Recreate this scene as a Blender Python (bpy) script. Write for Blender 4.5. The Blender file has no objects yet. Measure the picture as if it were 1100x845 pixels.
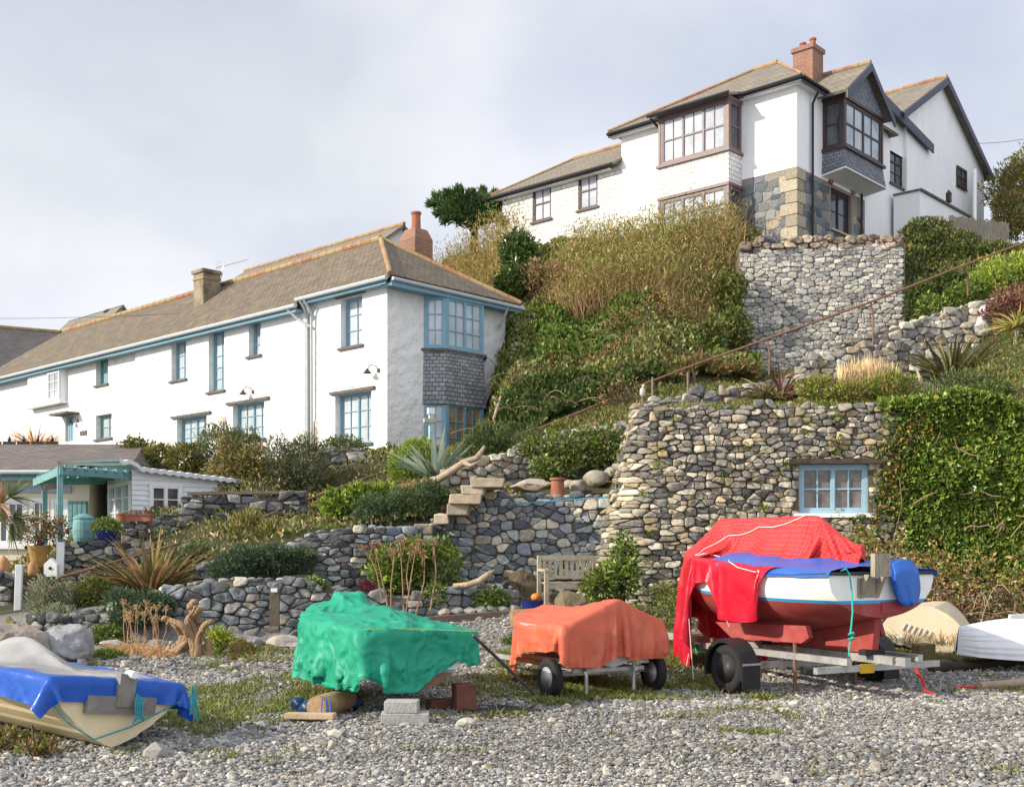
import bpy, bmesh, math, random
import numpy as np

SC = bpy.context.scene
COL = SC.collection
rng = np.random.default_rng(11)
random.seed(11)

# ---------------------------------------------------------------- camera model (metres; camera looks along +Y)
F, CX, HY, EYE = 1250.0, 550.0, 590.0, 1.6


def P(x, y, Y):
    """Place in the world seen at photo pixel (x, y) when it stands Y metres away."""
    return np.array([(x - CX) / F * Y, Y, EYE + (HY - y) / F * Y])


def unit(v):
    v = np.asarray(v, float)
    return v / (np.linalg.norm(v) + 1e-12)


# ---------------------------------------------------------------- noise
def _hash(i, j, k, seed):
    h = (i * 374761393 + j * 668265263 + k * 2147483647 + seed * 974711) & 0xFFFFFFFF
    h = ((h ^ (h >> 13)) * 1274126177) & 0xFFFFFFFF
    h = (h ^ (h >> 16)) & 0xFFFFFFFF
    return h / 4294967295.0


def vnoise(p, seed=0):
    """Smooth value noise, -1..1."""
    p = np.atleast_2d(np.asarray(p, float))
    b = np.floor(p).astype(np.int64)
    f = p - b
    f = f * f * (3 - 2 * f)
    r = 0
    for di in (0, 1):
        wi = f[:, 0] if di else 1 - f[:, 0]
        for dj in (0, 1):
            wj = f[:, 1] if dj else 1 - f[:, 1]
            for dk in (0, 1):
                wk = f[:, 2] if dk else 1 - f[:, 2]
                r = r + wi * wj * wk * _hash(b[:, 0] + di, b[:, 1] + dj, b[:, 2] + dk, seed)
    return r * 2 - 1


def fbm(p, o=3, seed=0):
    p = np.atleast_2d(np.asarray(p, float))
    r, a = 0, 1.0
    for k in range(o):
        r = r + a * vnoise(p * 2 ** k, seed + k)
        a *= 0.5
    return r


def n1(u, seed=0):
    u = np.atleast_1d(np.asarray(u, float))
    return vnoise(np.stack([u, u * 0 + 0.37, u * 0 + 0.71], 1), seed)


# ---------------------------------------------------------------- mesh builder
ORG = {}


class MB:
    def __init__(s):
        s.V, s.L, s.S, s.C, s.M, s.U = [], [], [], [], [], []
        s.n = 0
        s.hascol = s.hasuv = False

    def add(s, V, Fs, col=None, mi=0, uv=None):
        V = np.asarray(V, float).reshape(-1, 3)
        if isinstance(Fs, np.ndarray):
            L = Fs.reshape(-1).astype(np.int64)
            S = np.full(len(Fs), Fs.shape[1], np.int64)
        else:
            L = np.array([i for f in Fs for i in f], np.int64)
            S = np.array([len(f) for f in Fs], np.int64)
        s.V.append(V)
        s.L.append(L + s.n)
        s.S.append(S)
        s.M.append(np.full(len(S), mi, np.int32))
        if col is None:
            c = np.ones((len(V), 3))
        else:
            s.hascol = True
            c = np.broadcast_to(np.asarray(col, float), (len(V), 3))
        s.C.append(c)
        if uv is None:
            u = np.zeros((len(L), 2))
        else:
            s.hasuv = True
            u = np.asarray(uv, float)[L]
        s.U.append(u)
        s.n += len(V)
        return s

    def xf(s, M):
        """Map everything gathered so far through a 4x4 matrix."""
        M = np.asarray(M, float)
        s.V = [v @ M[:3, :3].T + M[:3, 3] for v in s.V]
        return s

    def mesh(s, name, org, smooth):
        V = np.concatenate(s.V) - np.asarray(org, float)
        L = np.concatenate(s.L)
        S = np.concatenate(s.S)
        me = bpy.data.meshes.new(name)
        me.vertices.add(len(V))
        me.vertices.foreach_set('co', V.astype(np.float32).ravel())
        me.loops.add(len(L))
        me.loops.foreach_set('vertex_index', L.astype(np.int32))
        me.polygons.add(len(S))
        st = np.concatenate([[0], np.cumsum(S)[:-1]]).astype(np.int32)
        me.polygons.foreach_set('loop_start', st)
        me.polygons.foreach_set('material_index', np.concatenate(s.M))
        me.polygons.foreach_set('use_smooth', np.full(len(S), bool(smooth)))
        if s.hascol:
            a = me.attributes.new('col', 'FLOAT_COLOR', 'POINT')
            c = np.concatenate(s.C)
            a.data.foreach_set('color', np.concatenate([c, np.ones((len(c), 1))], 1).astype(np.float32).ravel())
        if s.hasuv:
            uvl = me.uv_layers.new(name='UVMap')
            uvl.data.foreach_set('uv', np.concatenate(s.U).astype(np.float32).ravel())
        me.update(calc_edges=True)
        return me

    def build(s, name, mats, parent, smooth=False, label=None):
        """One mesh, linked as a part (or a sub-part) of its parent."""
        org = ORG[parent.name]
        me = s.mesh(name, org, smooth)
        o = bpy.data.objects.new(name, me)
        COL.objects.link(o)
        o.parent = parent
        ORG[o.name] = org
        for m in (mats if isinstance(mats, (list, tuple)) else [mats]):
            me.materials.append(m)
        if label:
            o['label'] = label
        return o

    def thing(s, name, label, cat, mats, group=None, kind=None, smooth=False, loc=None):
        """One mesh, linked as a thing of its own."""
        V = np.concatenate(s.V)
        if loc is None:
            loc = np.array([(V[:, 0].min() + V[:, 0].max()) / 2, (V[:, 1].min() + V[:, 1].max()) / 2, V[:, 2].min()])
        me = s.mesh(name, loc, smooth)
        o = bpy.data.objects.new(name, me)
        COL.objects.link(o)
        o.location = loc
        ORG[o.name] = np.asarray(loc, float)
        for m in (mats if isinstance(mats, (list, tuple)) else [mats]):
            me.materials.append(m)
        tag(o, label, cat, group, kind or ('thing' if cat else None))
        return o


def tag(o, label=None, cat=None, group=None, kind=None):
    if label:
        o['label'] = label
    if cat:
        o['category'] = cat
    if group:
        o['group'] = group
    if kind:
        o['kind'] = kind


def thing(name, label, cat, loc, group=None):
    o = bpy.data.objects.new(name, None)
    o.empty_display_size = 0.2
    COL.objects.link(o)
    o.location = loc
    ORG[o.name] = np.asarray(loc, float)
    tag(o, label, cat, group, 'thing')
    return o


def bevel(o, w=0.01, seg=2):
    m = o.modifiers.new('bevel', 'BEVEL')
    m.width = w
    m.segments = seg
    m.limit_method = 'ANGLE'
    return o


# ---------------------------------------------------------------- shapes
def hexa(mb, o, a, b, c, col=None, mi=0):
    o, a, b, c = [np.asarray(q, float) for q in (o, a, b, c)]
    V = [o, o + a, o + a + b, o + b, o + c, o + a + c, o + a + b + c, o + b + c]
    mb.add(V, np.array([[3, 2, 1, 0], [4, 5, 6, 7], [0, 1, 5, 4], [1, 2, 6, 5], [2, 3, 7, 6], [3, 0, 4, 7]]), col, mi)


def box(mb, c, s, yaw=0.0, col=None, mi=0, tilt=0.0):
    """Box of size s centred on c (base centre height included), turned by yaw."""
    ca, sa = math.cos(yaw), math.sin(yaw)
    ex, ey, ez = np.array([ca, sa, 0]), np.array([-sa, ca, 0]), np.array([0, 0, 1.0])
    if tilt:
        ct, st = math.cos(tilt), math.sin(tilt)
        ex, ez = ex * ct + ez * st, ez * ct - ex * st
    a, b, d = ex * s[0], ey * s[1], ez * s[2]
    hexa(mb, np.asarray(c, float) - (a + b + d) / 2, a, b, d, col, mi)


def tube(mb, pts, r, n=8, col=None, mi=0, caps=True):
    pts = np.asarray(pts, float)
    k = len(pts)
    r = np.broadcast_to(np.asarray(r, float), (k,))
    T = np.gradient(pts, axis=0)
    T /= np.linalg.norm(T, axis=1)[:, None] + 1e-12
    up = np.array([0, 0, 1.0]) if abs(T[0][2]) < 0.9 else np.array([1.0, 0, 0])
    A = unit(np.cross(up, T[0]))
    V = []
    ang = np.linspace(0, 2 * np.pi, n, endpoint=False)
    for i in range(k):
        A = unit(A - T[i] * np.dot(A, T[i]))
        B = np.cross(T[i], A)
        V.append(pts[i] + r[i] * (np.cos(ang)[:, None] * A + np.sin(ang)[:, None] * B))
    V = np.concatenate(V)
    fs = []
    for i in range(k - 1):
        for j in range(n):
            j2 = (j + 1) % n
            fs.append([i * n + j, i * n + j2, (i + 1) * n + j2, (i + 1) * n + j])
    if caps:
        fs.append(list(range(n))[::-1])
        fs.append([(k - 1) * n + j for j in range(n)])
    mb.add(V, fs, col, mi)


def lathe(mb, prof, c, n=20, axis=(0, 0, 1), col=None, mi=0):
    """prof: (radius, height along the axis) pairs."""
    ez = unit(axis)
    ex = unit(np.cross(ez, [0.31, 0.9, 0.17]))
    ey = np.cross(ez, ex)
    ang = np.linspace(0, 2 * np.pi, n, endpoint=False)
    V = np.concatenate([np.asarray(c, float) + ez * h + max(r, 1e-4) * (np.cos(ang)[:, None] * ex + np.sin(ang)[:, None] * ey) for r, h in prof])
    fs = []
    for i in range(len(prof) - 1):
        for j in range(n):
            j2 = (j + 1) % n
            fs.append([i * n + j, i * n + j2, (i + 1) * n + j2, (i + 1) * n + j])
    fs.append(list(range(n))[::-1])
    fs.append([(len(prof) - 1) * n + j for j in range(n)])
    mb.add(V, fs, col, mi)


def prism(mb, poly, vec, col=None, mi=0):
    """Polygon of 3D points extruded along vec."""
    poly = np.asarray(poly, float)
    n = len(poly)
    V = np.concatenate([poly, poly + np.asarray(vec, float)])
    fs = [list(range(n))[::-1], list(range(n, 2 * n))]
    fs += [[i, (i + 1) % n, n + (i + 1) % n, n + i] for i in range(n)]
    mb.add(V, fs, col, mi)


def slab(mb, pts, thick, mi=0, e=None):
    """Flat roof plane through pts, given thickness below, with UVs in metres (u level, v up the slope)."""
    pts = np.asarray(pts, float)
    nrm = unit(np.cross(pts[1] - pts[0], pts[2] - pts[0]))
    if nrm[2] < 0:
        nrm = -nrm
    eu = unit(np.cross([0, 0, 1.0], nrm)) if abs(nrm[2]) < 0.999 else np.array([1.0, 0, 0])
    ev = np.cross(nrm, eu)
    n = len(pts)
    V = np.concatenate([pts, pts - nrm * thick])
    fs = [list(range(n)), list(range(n, 2 * n))[::-1]] + [[i, (i + 1) % n, n + (i + 1) % n, n + i] for i in range(n)]
    mb.add(V, fs, None, mi, np.stack([V @ eu, V @ ev], 1))


_ICO = {}


def ico(sub):
    if sub not in _ICO:
        bm = bmesh.new()
        bmesh.ops.create_icosphere(bm, subdivisions=sub, radius=1.0)
        bm.verts.ensure_lookup_table()
        V = np.array([v.co[:] for v in bm.verts])
        Fs = np.array([[v.index for v in f.verts] for f in bm.faces])
        bm.free()
        _ICO[sub] = (V, Fs)
    return _ICO[sub]


def rock(mb, c, size, seed=0, sub=4, rough=0.25, flat=0.0, col=None, mi=0, yaw=0.0, facets=5):
    """Boulder: a sphere cut by random planes, then roughened."""
    V, Fs = ico(sub)
    r = np.random.default_rng(seed)
    V = V.copy()
    for _ in range(facets):
        nrm = unit(r.normal(size=3))
        d = r.uniform(0.55, 0.85)
        ex = np.maximum(V @ nrm - d, 0)
        V -= ex[:, None] * nrm * 0.9
    V = V * (1 + rough * 0.5 * fbm(V * 1.7 + seed * 3.1, 3, seed))[:, None]
    V = V * (1 + rough * 0.15 * fbm(V * 7 + seed, 2, seed))[:, None]
    V = V * np.asarray(size, float)
    ca, sa = math.cos(yaw), math.sin(yaw)
    V = V @ np.array([[ca, sa, 0], [-sa, ca, 0], [0, 0, 1]])
    mb.add(V + np.asarray(c, float), Fs, col, mi)


class Fr:
    """A vertical plane in the world: ex runs along it, ey points outward from it."""

    def __init__(s, o, ex, ey):
        s.o = np.array([o[0], o[1], 0.0])
        s.ex = unit([ex[0], ex[1], 0])
        s.ey = unit([ey[0], ey[1], 0])
        s.ez = np.array([0, 0, 1.0])

    def __call__(s, u, d, z):
        u, d, z = np.broadcast_arrays(np.asarray(u, float), np.asarray(d, float), np.asarray(z, float))
        return s.o + u[..., None] * s.ex + d[..., None] * s.ey + z[..., None] * s.ez

    def pix(s, x, y, d=0.0):
        r = np.array([(x - CX) / F, 1.0, (HY - y) / F])
        cam = np.array([0, 0, EYE])
        t = (np.dot(s.ey, s.o - cam) + d) / np.dot(s.ey, r)
        p = cam + r * t
        return float(np.dot(s.ex, p - s.o)), float(p[2])

    def rect(s, x0, x1, y0, y1, d=0.0):
        """Window rectangle (u0, u1, z0, z1) from its sides' pixels; heights are read on the middle line."""
        xm = (x0 + x1) / 2
        ua, ub = s.pix(x0, y0, d)[0], s.pix(x1, y0, d)[0]
        return min(ua, ub), max(ua, ub), s.pix(xm, y1, d)[1], s.pix(xm, y0, d)[1]

    def box(s, mb, u0, u1, d0, d1, z0, z1, col=None, mi=0):
        hexa(mb, s(u0, d0, z0), s.ex * (u1 - u0), s.ey * (d1 - d0), s.ez * (z1 - z0), col, mi)


def facade(mb, fr, u0, u1, z0, z1, holes=(), depth=0.22, d=0.0, mi=0, back=True):
    """Wall sheet with real openings and their reveals."""
    us = sorted(set([u0, u1] + [q for h in holes for q in h[:2]]))
    zs = sorted(set([z0, z1] + [q for h in holes for q in h[2:4]]))
    us = [u for u in us if u0 - 1e-6 <= u <= u1 + 1e-6]
    zs = [z for z in zs if z0 - 1e-6 <= z <= z1 + 1e-6]
    for a, b in zip(us[:-1], us[1:]):
        for c, e in zip(zs[:-1], zs[1:]):
            um, zm = (a + b) / 2, (c + e) / 2
            if any(h[0] < um < h[1] and h[2] < zm < h[3] for h in holes):
                continue
            mb.add([fr(a, d, c), fr(b, d, c), fr(b, d, e), fr(a, d, e)], np.array([[0, 1, 2, 3]]), None, mi)
    for h in holes:
        a, b, c, e = h[:4]
        for (p, q) in (((a, c), (b, c)), ((b, c), (b, e)), ((b, e), (a, e)), ((a, e), (a, c))):
            mb.add([fr(p[0], d, p[1]), fr(q[0], d, q[1]), fr(q[0], d - depth, q[1]), fr(p[0], d - depth, p[1])],
                   np.array([[0, 1, 2, 3]]), None, mi)


def window(root, fr, ua, ub, za, zb, dep, fm, pm, cas=1, nx=2, ny=2, fw=0.055, bw=0.022, sill=None, lintel=None,
           sash=False, d=0.0, name='window', lint_ext=0.12, sill_out=0.08):
    """Window: frame mesh with pane, sill and lintel under it; cas casements of nx by ny panes."""
    f = MB()
    d0, d1 = d - dep, d - dep + 0.07
    fr.box(f, ua, ua + fw, d0, d1, za, zb)
    fr.box(f, ub - fw, ub, d0, d1, za, zb)
    fr.box(f, ua + fw, ub - fw, d0, d1 - 0.004, za, za + fw)
    fr.box(f, ua + fw, ub - fw, d0, d1 - 0.004, zb - fw, zb)
    w = (ub - ua - 2 * fw) / cas
    sw = 0.04
    for i in range(cas):
        a, b = ua + fw + i * w, ua + fw + (i + 1) * w
        if i:
            fr.box(f, a - fw * 0.45, a + fw * 0.45, d0, d1 - 0.002, za + fw, zb - fw)
        fr.box(f, a, a + sw, d0, d1 - 0.012, za + fw, zb - fw)
        fr.box(f, b - sw, b, d0, d1 - 0.012, za + fw, zb - fw)
        fr.box(f, a + sw, b - sw, d0, d1 - 0.014, za + fw, za + fw + sw)
        fr.box(f, a + sw, b - sw, d0, d1 - 0.014, zb - fw - sw, zb - fw)
        for k in range(1, nx):
            u = a + (b - a) * k / nx
            fr.box(f, u - bw / 2, u + bw / 2, d0, d1 - 0.024, za + fw + sw, zb - fw - sw)
        for k in range(1, ny):
            z = za + fw + (zb - za - 2 * fw) * k / ny
            hw = 0.03 if sash and k == ny // 2 else bw / 2
            fr.box(f, a + sw, b - sw, d0, d1 - (0.018 if sash and k == ny // 2 else 0.027), z - hw, z + hw)
    o = f.build(name, fm, root)
    p = MB()
    p.add([fr(ua + 0.02, d0 + 0.015, za + 0.02), fr(ub - 0.02, d0 + 0.015, za + 0.02), fr(ub - 0.02, d0 + 0.015, zb - 0.02),
           fr(ua + 0.02, d0 + 0.015, zb - 0.02)], np.array([[0, 1, 2, 3]]))
    p.build('pane', pm, o)
    if sill is not None:
        q = MB()
        fr.box(q, ua - 0.08, ub + 0.08, d0 + 0.08, d + sill_out, za - 0.07, za + 0.003)
        q.build('sill', sill, o)
    if lintel is not None:
        q = MB()
        fr.box(q, ua - lint_ext, ub + lint_ext, d + 0.003, d + 0.09, zb - 0.003, zb + 0.08)
        q.build('lintel', lintel, o)
    return o


# ---------------------------------------------------------------- materials
_MATS = {}


def mat(name, col=(0.5, 0.5, 0.5), rough=0.8, var=0.15, scale=6.0, bump=0.0, bscale=25.0, bdist=0.02, attr=False, metal=0.0, spec=0.3,
        transl=0.0, col2=None, s2=2.0, t2=(0.5, 0.6), mix2=1.0, det=5.0, stretch=None, coat=0.0, bump2=0.0, bscale2=4.0, bdist2=0.05):
    if name in _MATS:
        return _MATS[name]
    m = bpy.data.materials.new(name)
    m.use_nodes = True
    nt = m.node_tree
    N, L = nt.nodes, nt.links
    b = N['Principled BSDF']
    out = N['Material Output']
    tc = N.new('ShaderNodeTexCoord')
    mp = N.new('ShaderNodeMapping')
    L.new(tc.outputs['Object'], mp.inputs['Vector'])
    if stretch:
        mp.inputs['Scale'].default_value = stretch
    nz = N.new('ShaderNodeTexNoise')
    nz.inputs['Scale'].default_value = scale
    nz.inputs['Detail'].default_value = det
    nz.inputs['Roughness'].default_value = 0.6
    L.new(mp.outputs[0], nz.inputs['Vector'])
    rmp = N.new('ShaderNodeMapRange')
    rmp.inputs['From Min'].default_value = 0.3
    rmp.inputs['From Max'].default_value = 0.7
    rmp.inputs['To Min'].default_value = 1 - var
    rmp.inputs['To Max'].default_value = 1 + var
    L.new(nz.outputs['Fac'], rmp.inputs['Value'])
    mul = N.new('ShaderNodeVectorMath')
    mul.operation = 'SCALE'
    L.new(rmp.outputs[0], mul.inputs['Scale'])
    if attr:
        at = N.new('ShaderNodeAttribute')
        at.attribute_name = 'col'
        L.new(at.outputs['Color'], mul.inputs[0])
    else:
        mul.inputs[0].default_value = col[:3]
    cur = mul.outputs[0]
    if col2 is not None:
        n2 = N.new('ShaderNodeTexNoise')
        n2.inputs['Scale'].default_value = s2
        n2.inputs['Detail'].default_value = 6
        n2.inputs['Roughness'].default_value = 0.65
        L.new(mp.outputs[0], n2.inputs['Vector'])
        r2 = N.new('ShaderNodeMapRange')
        r2.inputs['From Min'].default_value = t2[0]
        r2.inputs['From Max'].default_value = t2[1]
        r2.inputs['To Max'].default_value = mix2
        L.new(n2.outputs['Fac'], r2.inputs['Value'])
        mx = N.new('ShaderNodeMixRGB')
        L.new(r2.outputs[0], mx.inputs['Fac'])
        L.new(cur, mx.inputs['Color1'])
        mx.inputs['Color2'].default_value = (*col2[:3], 1)
        cur = mx.outputs[0]
    L.new(cur, b.inputs['Base Color'])
    b.inputs['Roughness'].default_value = rough
    b.inputs['Metallic'].default_value = metal
    b.inputs['Specular IOR Level'].default_value = spec
    b.inputs['Coat Weight'].default_value = coat
    prev = None
    for (st, sc_, di) in ((bump, bscale, bdist), (bump2, bscale2, bdist2)):
        if st:
            nb = N.new('ShaderNodeTexNoise')
            nb.inputs['Scale'].default_value = sc_
            nb.inputs['Detail'].default_value = 4
            L.new(mp.outputs[0], nb.inputs['Vector'])
            bp = N.new('ShaderNodeBump')
            bp.inputs['Strength'].default_value = st
            bp.inputs['Distance'].default_value = di
            L.new(nb.outputs['Fac'], bp.inputs['Height'])
            if prev is not None:
                L.new(prev, bp.inputs['Normal'])
            prev = bp.outputs[0]
    if prev is not None:
        L.new(prev, b.inputs['Normal'])
    if transl:
        tr = N.new('ShaderNodeBsdfTranslucent')
        L.new(cur, tr.inputs['Color'])
        ms = N.new('ShaderNodeMixShader')
        ms.inputs[0].default_value = transl
        L.new(b.outputs[0], ms.inputs[1])
        L.new(tr.outputs[0], ms.inputs[2])
        L.new(ms.outputs[0], out.inputs['Surface'])
    _MATS[name] = m
    return m


def slate_mat(name, c1, c2, mortar, bw=0.3, bh=0.2, lichen=None, tl=(0.52, 0.68), rough=0.75, bump=0.5, lmix=0.8, msize=0.012, dist=0.015,
              offset=0.5):
    """Courses of slates or shingles, laid out on the UVs (metres)."""
    m = bpy.data.materials.new(name)
    m.use_nodes = True
    nt = m.node_tree
    N, L = nt.nodes, nt.links
    b = N['Principled BSDF']
    tc = N.new('ShaderNodeTexCoord')
    br = N.new('ShaderNodeTexBrick')
    br.offset = offset
    L.new(tc.outputs['UV'], br.inputs['Vector'])
    br.inputs['Scale'].default_value = 1.0
    br.inputs['Brick Width'].default_value = bw
    br.inputs['Row Height'].default_value = bh
    br.inputs['Mortar Size'].default_value = msize
    br.inputs['Mortar Smooth'].default_value = 0.3
    br.inputs['Color1'].default_value = (*c1, 1)
    br.inputs['Color2'].default_value = (*c2, 1)
    br.inputs['Mortar'].default_value = (*mortar, 1)
    nz = N.new('ShaderNodeTexNoise')
    nz.inputs['Scale'].default_value = 1.3
    nz.inputs['Detail'].default_value = 8
    nz.inputs['Roughness'].default_value = 0.7
    L.new(tc.outputs['UV'], nz.inputs['Vector'])
    rm = N.new('ShaderNodeMapRange')
    rm.inputs['From Min'].default_value = 0.3
    rm.inputs['From Max'].default_value = 0.7
    rm.inputs['To Min'].default_value = 0.75
    rm.inputs['To Max'].default_value = 1.25
    L.new(nz.outputs['Fac'], rm.inputs['Value'])
    sc = N.new('ShaderNodeVectorMath')
    sc.operation = 'SCALE'
    L.new(br.outputs['Color'], sc.inputs[0])
    L.new(rm.outputs[0], sc.inputs['Scale'])
    cur = sc.outputs[0]
    if lichen is not None:
        n2 = N.new('ShaderNodeTexNoise')
        n2.inputs['Scale'].default_value = 2.6
        n2.inputs['Detail'].default_value = 9
        n2.inputs['Roughness'].default_value = 0.75
        L.new(tc.outputs['UV'], n2.inputs['Vector'])
        r2 = N.new('ShaderNodeMapRange')
        r2.inputs['From Min'].default_value = tl[0]
        r2.inputs['From Max'].default_value = tl[1]
        r2.inputs['To Max'].default_value = lmix
        L.new(n2.outputs['Fac'], r2.inputs['Value'])
        mx = N.new('ShaderNodeMixRGB')
        L.new(r2.outputs[0], mx.inputs['Fac'])
        L.new(cur, mx.inputs['Color1'])
        mx.inputs['Color2'].default_value = (*lichen, 1)
        cur = mx.outputs[0]
    L.new(cur, b.inputs['Base Color'])
    b.inputs['Roughness'].default_value = rough
    bp = N.new('ShaderNodeBump')
    bp.inputs['Strength'].default_value = bump
    bp.inputs['Distance'].default_value = dist
    bp.invert = True
    L.new(br.outputs['Fac'], bp.inputs['Height'])
    n3 = N.new('ShaderNodeTexNoise')
    n3.inputs['Scale'].default_value = 14
    L.new(tc.outputs['UV'], n3.inputs['Vector'])
    b2 = N.new('ShaderNodeBump')
    b2.inputs['Strength'].default_value = 0.4
    b2.inputs['Distance'].default_value = 0.02
    L.new(n3.outputs['Fac'], b2.inputs['Height'])
    L.new(bp.outputs[0], b2.inputs['Normal'])
    L.new(b2.outputs[0], b.inputs['Normal'])
    return m


# ---------------------------------------------------------------- stone walling
def stone_field(mb, mp, L, bot, top, row=0.16, asp=1.4, depth=0.09, holes=(), pal=None, rnd=0.4, gap=0.008, seed=0, jit=0.36, mi=0, K=22, big=0.2, small=0.34, sq=2.2):
    """Random rubble: every stone its own irregular cell, rounded at the corners. mp(u, v, d) maps wall coordinates to the world."""
    r = np.random.default_rng(seed)
    us_ = np.linspace(0, L, 80)
    v0, v1 = min(bot(u) for u in us_), max(top(u) for u in us_)
    nr, nc = int((v1 - v0) / row) + 3, int(L / (row * asp)) + 3
    J, I = np.meshgrid(np.arange(-1, nc), np.arange(-1, nr))
    S = np.stack([(J + 0.5 * (I % 2)).ravel().astype(float), I.ravel().astype(float)], 1)
    S += r.uniform(-jit, jit, S.shape)
    S = S[r.random(len(S)) > big]
    ex = S[r.random(len(S)) < small] + r.uniform(-0.55, 0.55, (int(0), 2)) if False else S[r.random(len(S)) < small]
    S = np.concatenate([S, ex + np.where(r.random((len(ex), 2)) < 0.5, -1, 1) * r.uniform(0.35, 0.6, ex.shape)])
    S = S * row + np.array([0, v0])                       # metric space: u is squeezed by asp
    n = len(S)
    nb = 18
    idx = np.zeros((n, nb), int)
    for a in range(0, n, 400):
        d2 = ((S[a:a + 400, None] - S[None]) ** 2).sum(-1)
        d2[np.arange(len(d2)), np.arange(a, a + len(d2))] = 1e9
        idx[a:a + 400] = np.argpartition(d2, nb, axis=1)[:, :nb]
    D = S[idx] - S[:, None]
    ln = np.linalg.norm(D, axis=-1) + 1e-9
    th = np.linspace(0, 2 * np.pi, K, endpoint=False)
    dr = np.stack([np.cos(th), np.sin(th)], 1)
    Nm = np.sign(D) * np.abs(D / ln[..., None]) ** sq      # joints lean towards level and plumb, as in laid stone
    Nm /= np.linalg.norm(Nm, axis=-1)[..., None] + 1e-9
    cd = (Nm * D).sum(-1) / 2
    dot = np.einsum('nij,kj->nik', Nm, dr)
    rad = np.where(dot > 1e-3, cd[..., None] / np.maximum(dot, 1e-3), 9.0).min(1)
    rad = np.minimum(rad, row * 1.9)

    def plane(nx, ny, c):                                  # keep nx*x + ny*y <= c
        nonlocal rad
        q = nx * dr[:, 0] + ny * dr[:, 1]
        c_ = c - (nx * S[:, 0] + ny * S[:, 1])
        cut = np.where(q[None] > 1e-3, np.maximum(c_, 0.0)[:, None] / np.maximum(q, 1e-3)[None], 9.0)
        return cut
    Lm = L / asp
    rad = np.minimum(rad, plane(-1, 0, 0.0))
    rad = np.minimum(rad, plane(1, 0, Lm))
    ok = (S[:, 0] > 0.01) & (S[:, 0] < Lm - 0.01)
    tp = np.array([top(u) for u in S[:, 0] * asp])
    bt = np.array([bot(u) for u in S[:, 0] * asp])
    ok &= (S[:, 1] < tp) & (S[:, 1] > bt)
    for h in holes:
        h0, h1 = h[0] / asp, h[1] / asp
        ok &= ~((S[:, 0] > h0) & (S[:, 0] < h1) & (S[:, 1] > h[2]) & (S[:, 1] < h[3]))
        out = np.stack([h0 - S[:, 0], S[:, 0] - h1, h[2] - S[:, 1], S[:, 1] - h[3]], 1)
        side = out.argmax(1)
        cuts = [plane(1, 0, h0), plane(-1, 0, -h1), plane(0, 1, h[2]), plane(0, -1, -h[3])]
        near = out.max(1) < row * 2
        for k in range(4):
            m = (side == k) & near
            rad[m] = np.minimum(rad[m], cuts[k][m])
    S, rad = S[ok], rad[ok]
    n = len(S)
    w = np.clip(rnd, 0, 0.9)
    for _ in range(2):
        rad = rad * (1 - w * 0.5) + w * 0.25 * (np.roll(rad, 1, 1) + np.roll(rad, -1, 1))
    rad = np.maximum(rad * (1 + r.normal(0, 0.015, rad.shape)) - gap, 0.012)
    fr_ = np.array([1.0, 0.985, 0.94, 0.8, 0.42])
    hp = np.array([-0.3, 0.45, 0.84, 0.97, 1.0])
    sz = rad.mean(1)
    dp = depth * r.uniform(0.45, 1.4, n) * np.clip(sz / (row * 0.5), 0.5, 1.3)
    tx, ty = r.normal(0, 0.24, n), r.normal(0, 0.24, n)
    P_ = S[:, None, None] + (rad[:, None, :, None] * fr_[None, :, None, None]) * dr[None, None]
    rel = (P_ - S[:, None, None]) / (sz[:, None, None, None] + 1e-9)
    hh = dp[:, None, None] * (hp[None, :, None] + (tx[:, None, None] * rel[..., 0] + ty[:, None, None] * rel[..., 1]) * (hp[None, :, None] > 0))
    pu, pv = P_[..., 0].reshape(n, -1) * asp, P_[..., 1].reshape(n, -1)
    hh = hh.reshape(n, -1)
    pu = np.concatenate([pu, S[:, :1] * asp], 1)
    pv = np.concatenate([pv, S[:, 1:2]], 1)
    hh = np.concatenate([hh, dp[:, None] * 1.0], 1)
    nz = fbm(np.stack([pu.ravel() * 11, pv.ravel() * 11, np.repeat(np.arange(n) * 1.7, pu.shape[1])], 1), 2, seed + 9).reshape(n, -1)
    hh = hh + nz * depth * 0.4 * (hh > 0)
    W = mp(pu.ravel(), pv.ravel(), hh.ravel())
    R = len(fr_)
    m = R * K + 1
    f4 = [[k * K + j, k * K + (j + 1) % K, (k + 1) * K + (j + 1) % K, (k + 1) * K + j] for k in range(R - 1) for j in range(K)]
    f3 = [[(R - 1) * K + j, (R - 1) * K + (j + 1) % K, R * K] for j in range(K)]
    off = (np.arange(n) * m)[:, None, None]
    pal = np.asarray(pal)
    col = pal[r.integers(0, len(pal), n)] * r.uniform(0.72, 1.3, (n, 1)) * (1 + r.normal(0, 0.012, (n, 3)))
    col = np.repeat(np.clip(col, 0.01, 0.9), m, axis=0)
    k0 = mb.n
    mb.add(W, (np.array(f4)[None] + off).reshape(-1, 4), col, mi)
    # the centre fans share the same vertices
    L3 = (np.array(f3)[None] + off).reshape(-1, 3)
    mb.L.append(L3.reshape(-1) + k0)
    mb.S.append(np.full(len(L3), 3, np.int64))
    mb.M.append(np.full(len(L3), mi, np.int32))
    mb.U.append(np.zeros((L3.size, 2)))


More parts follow.
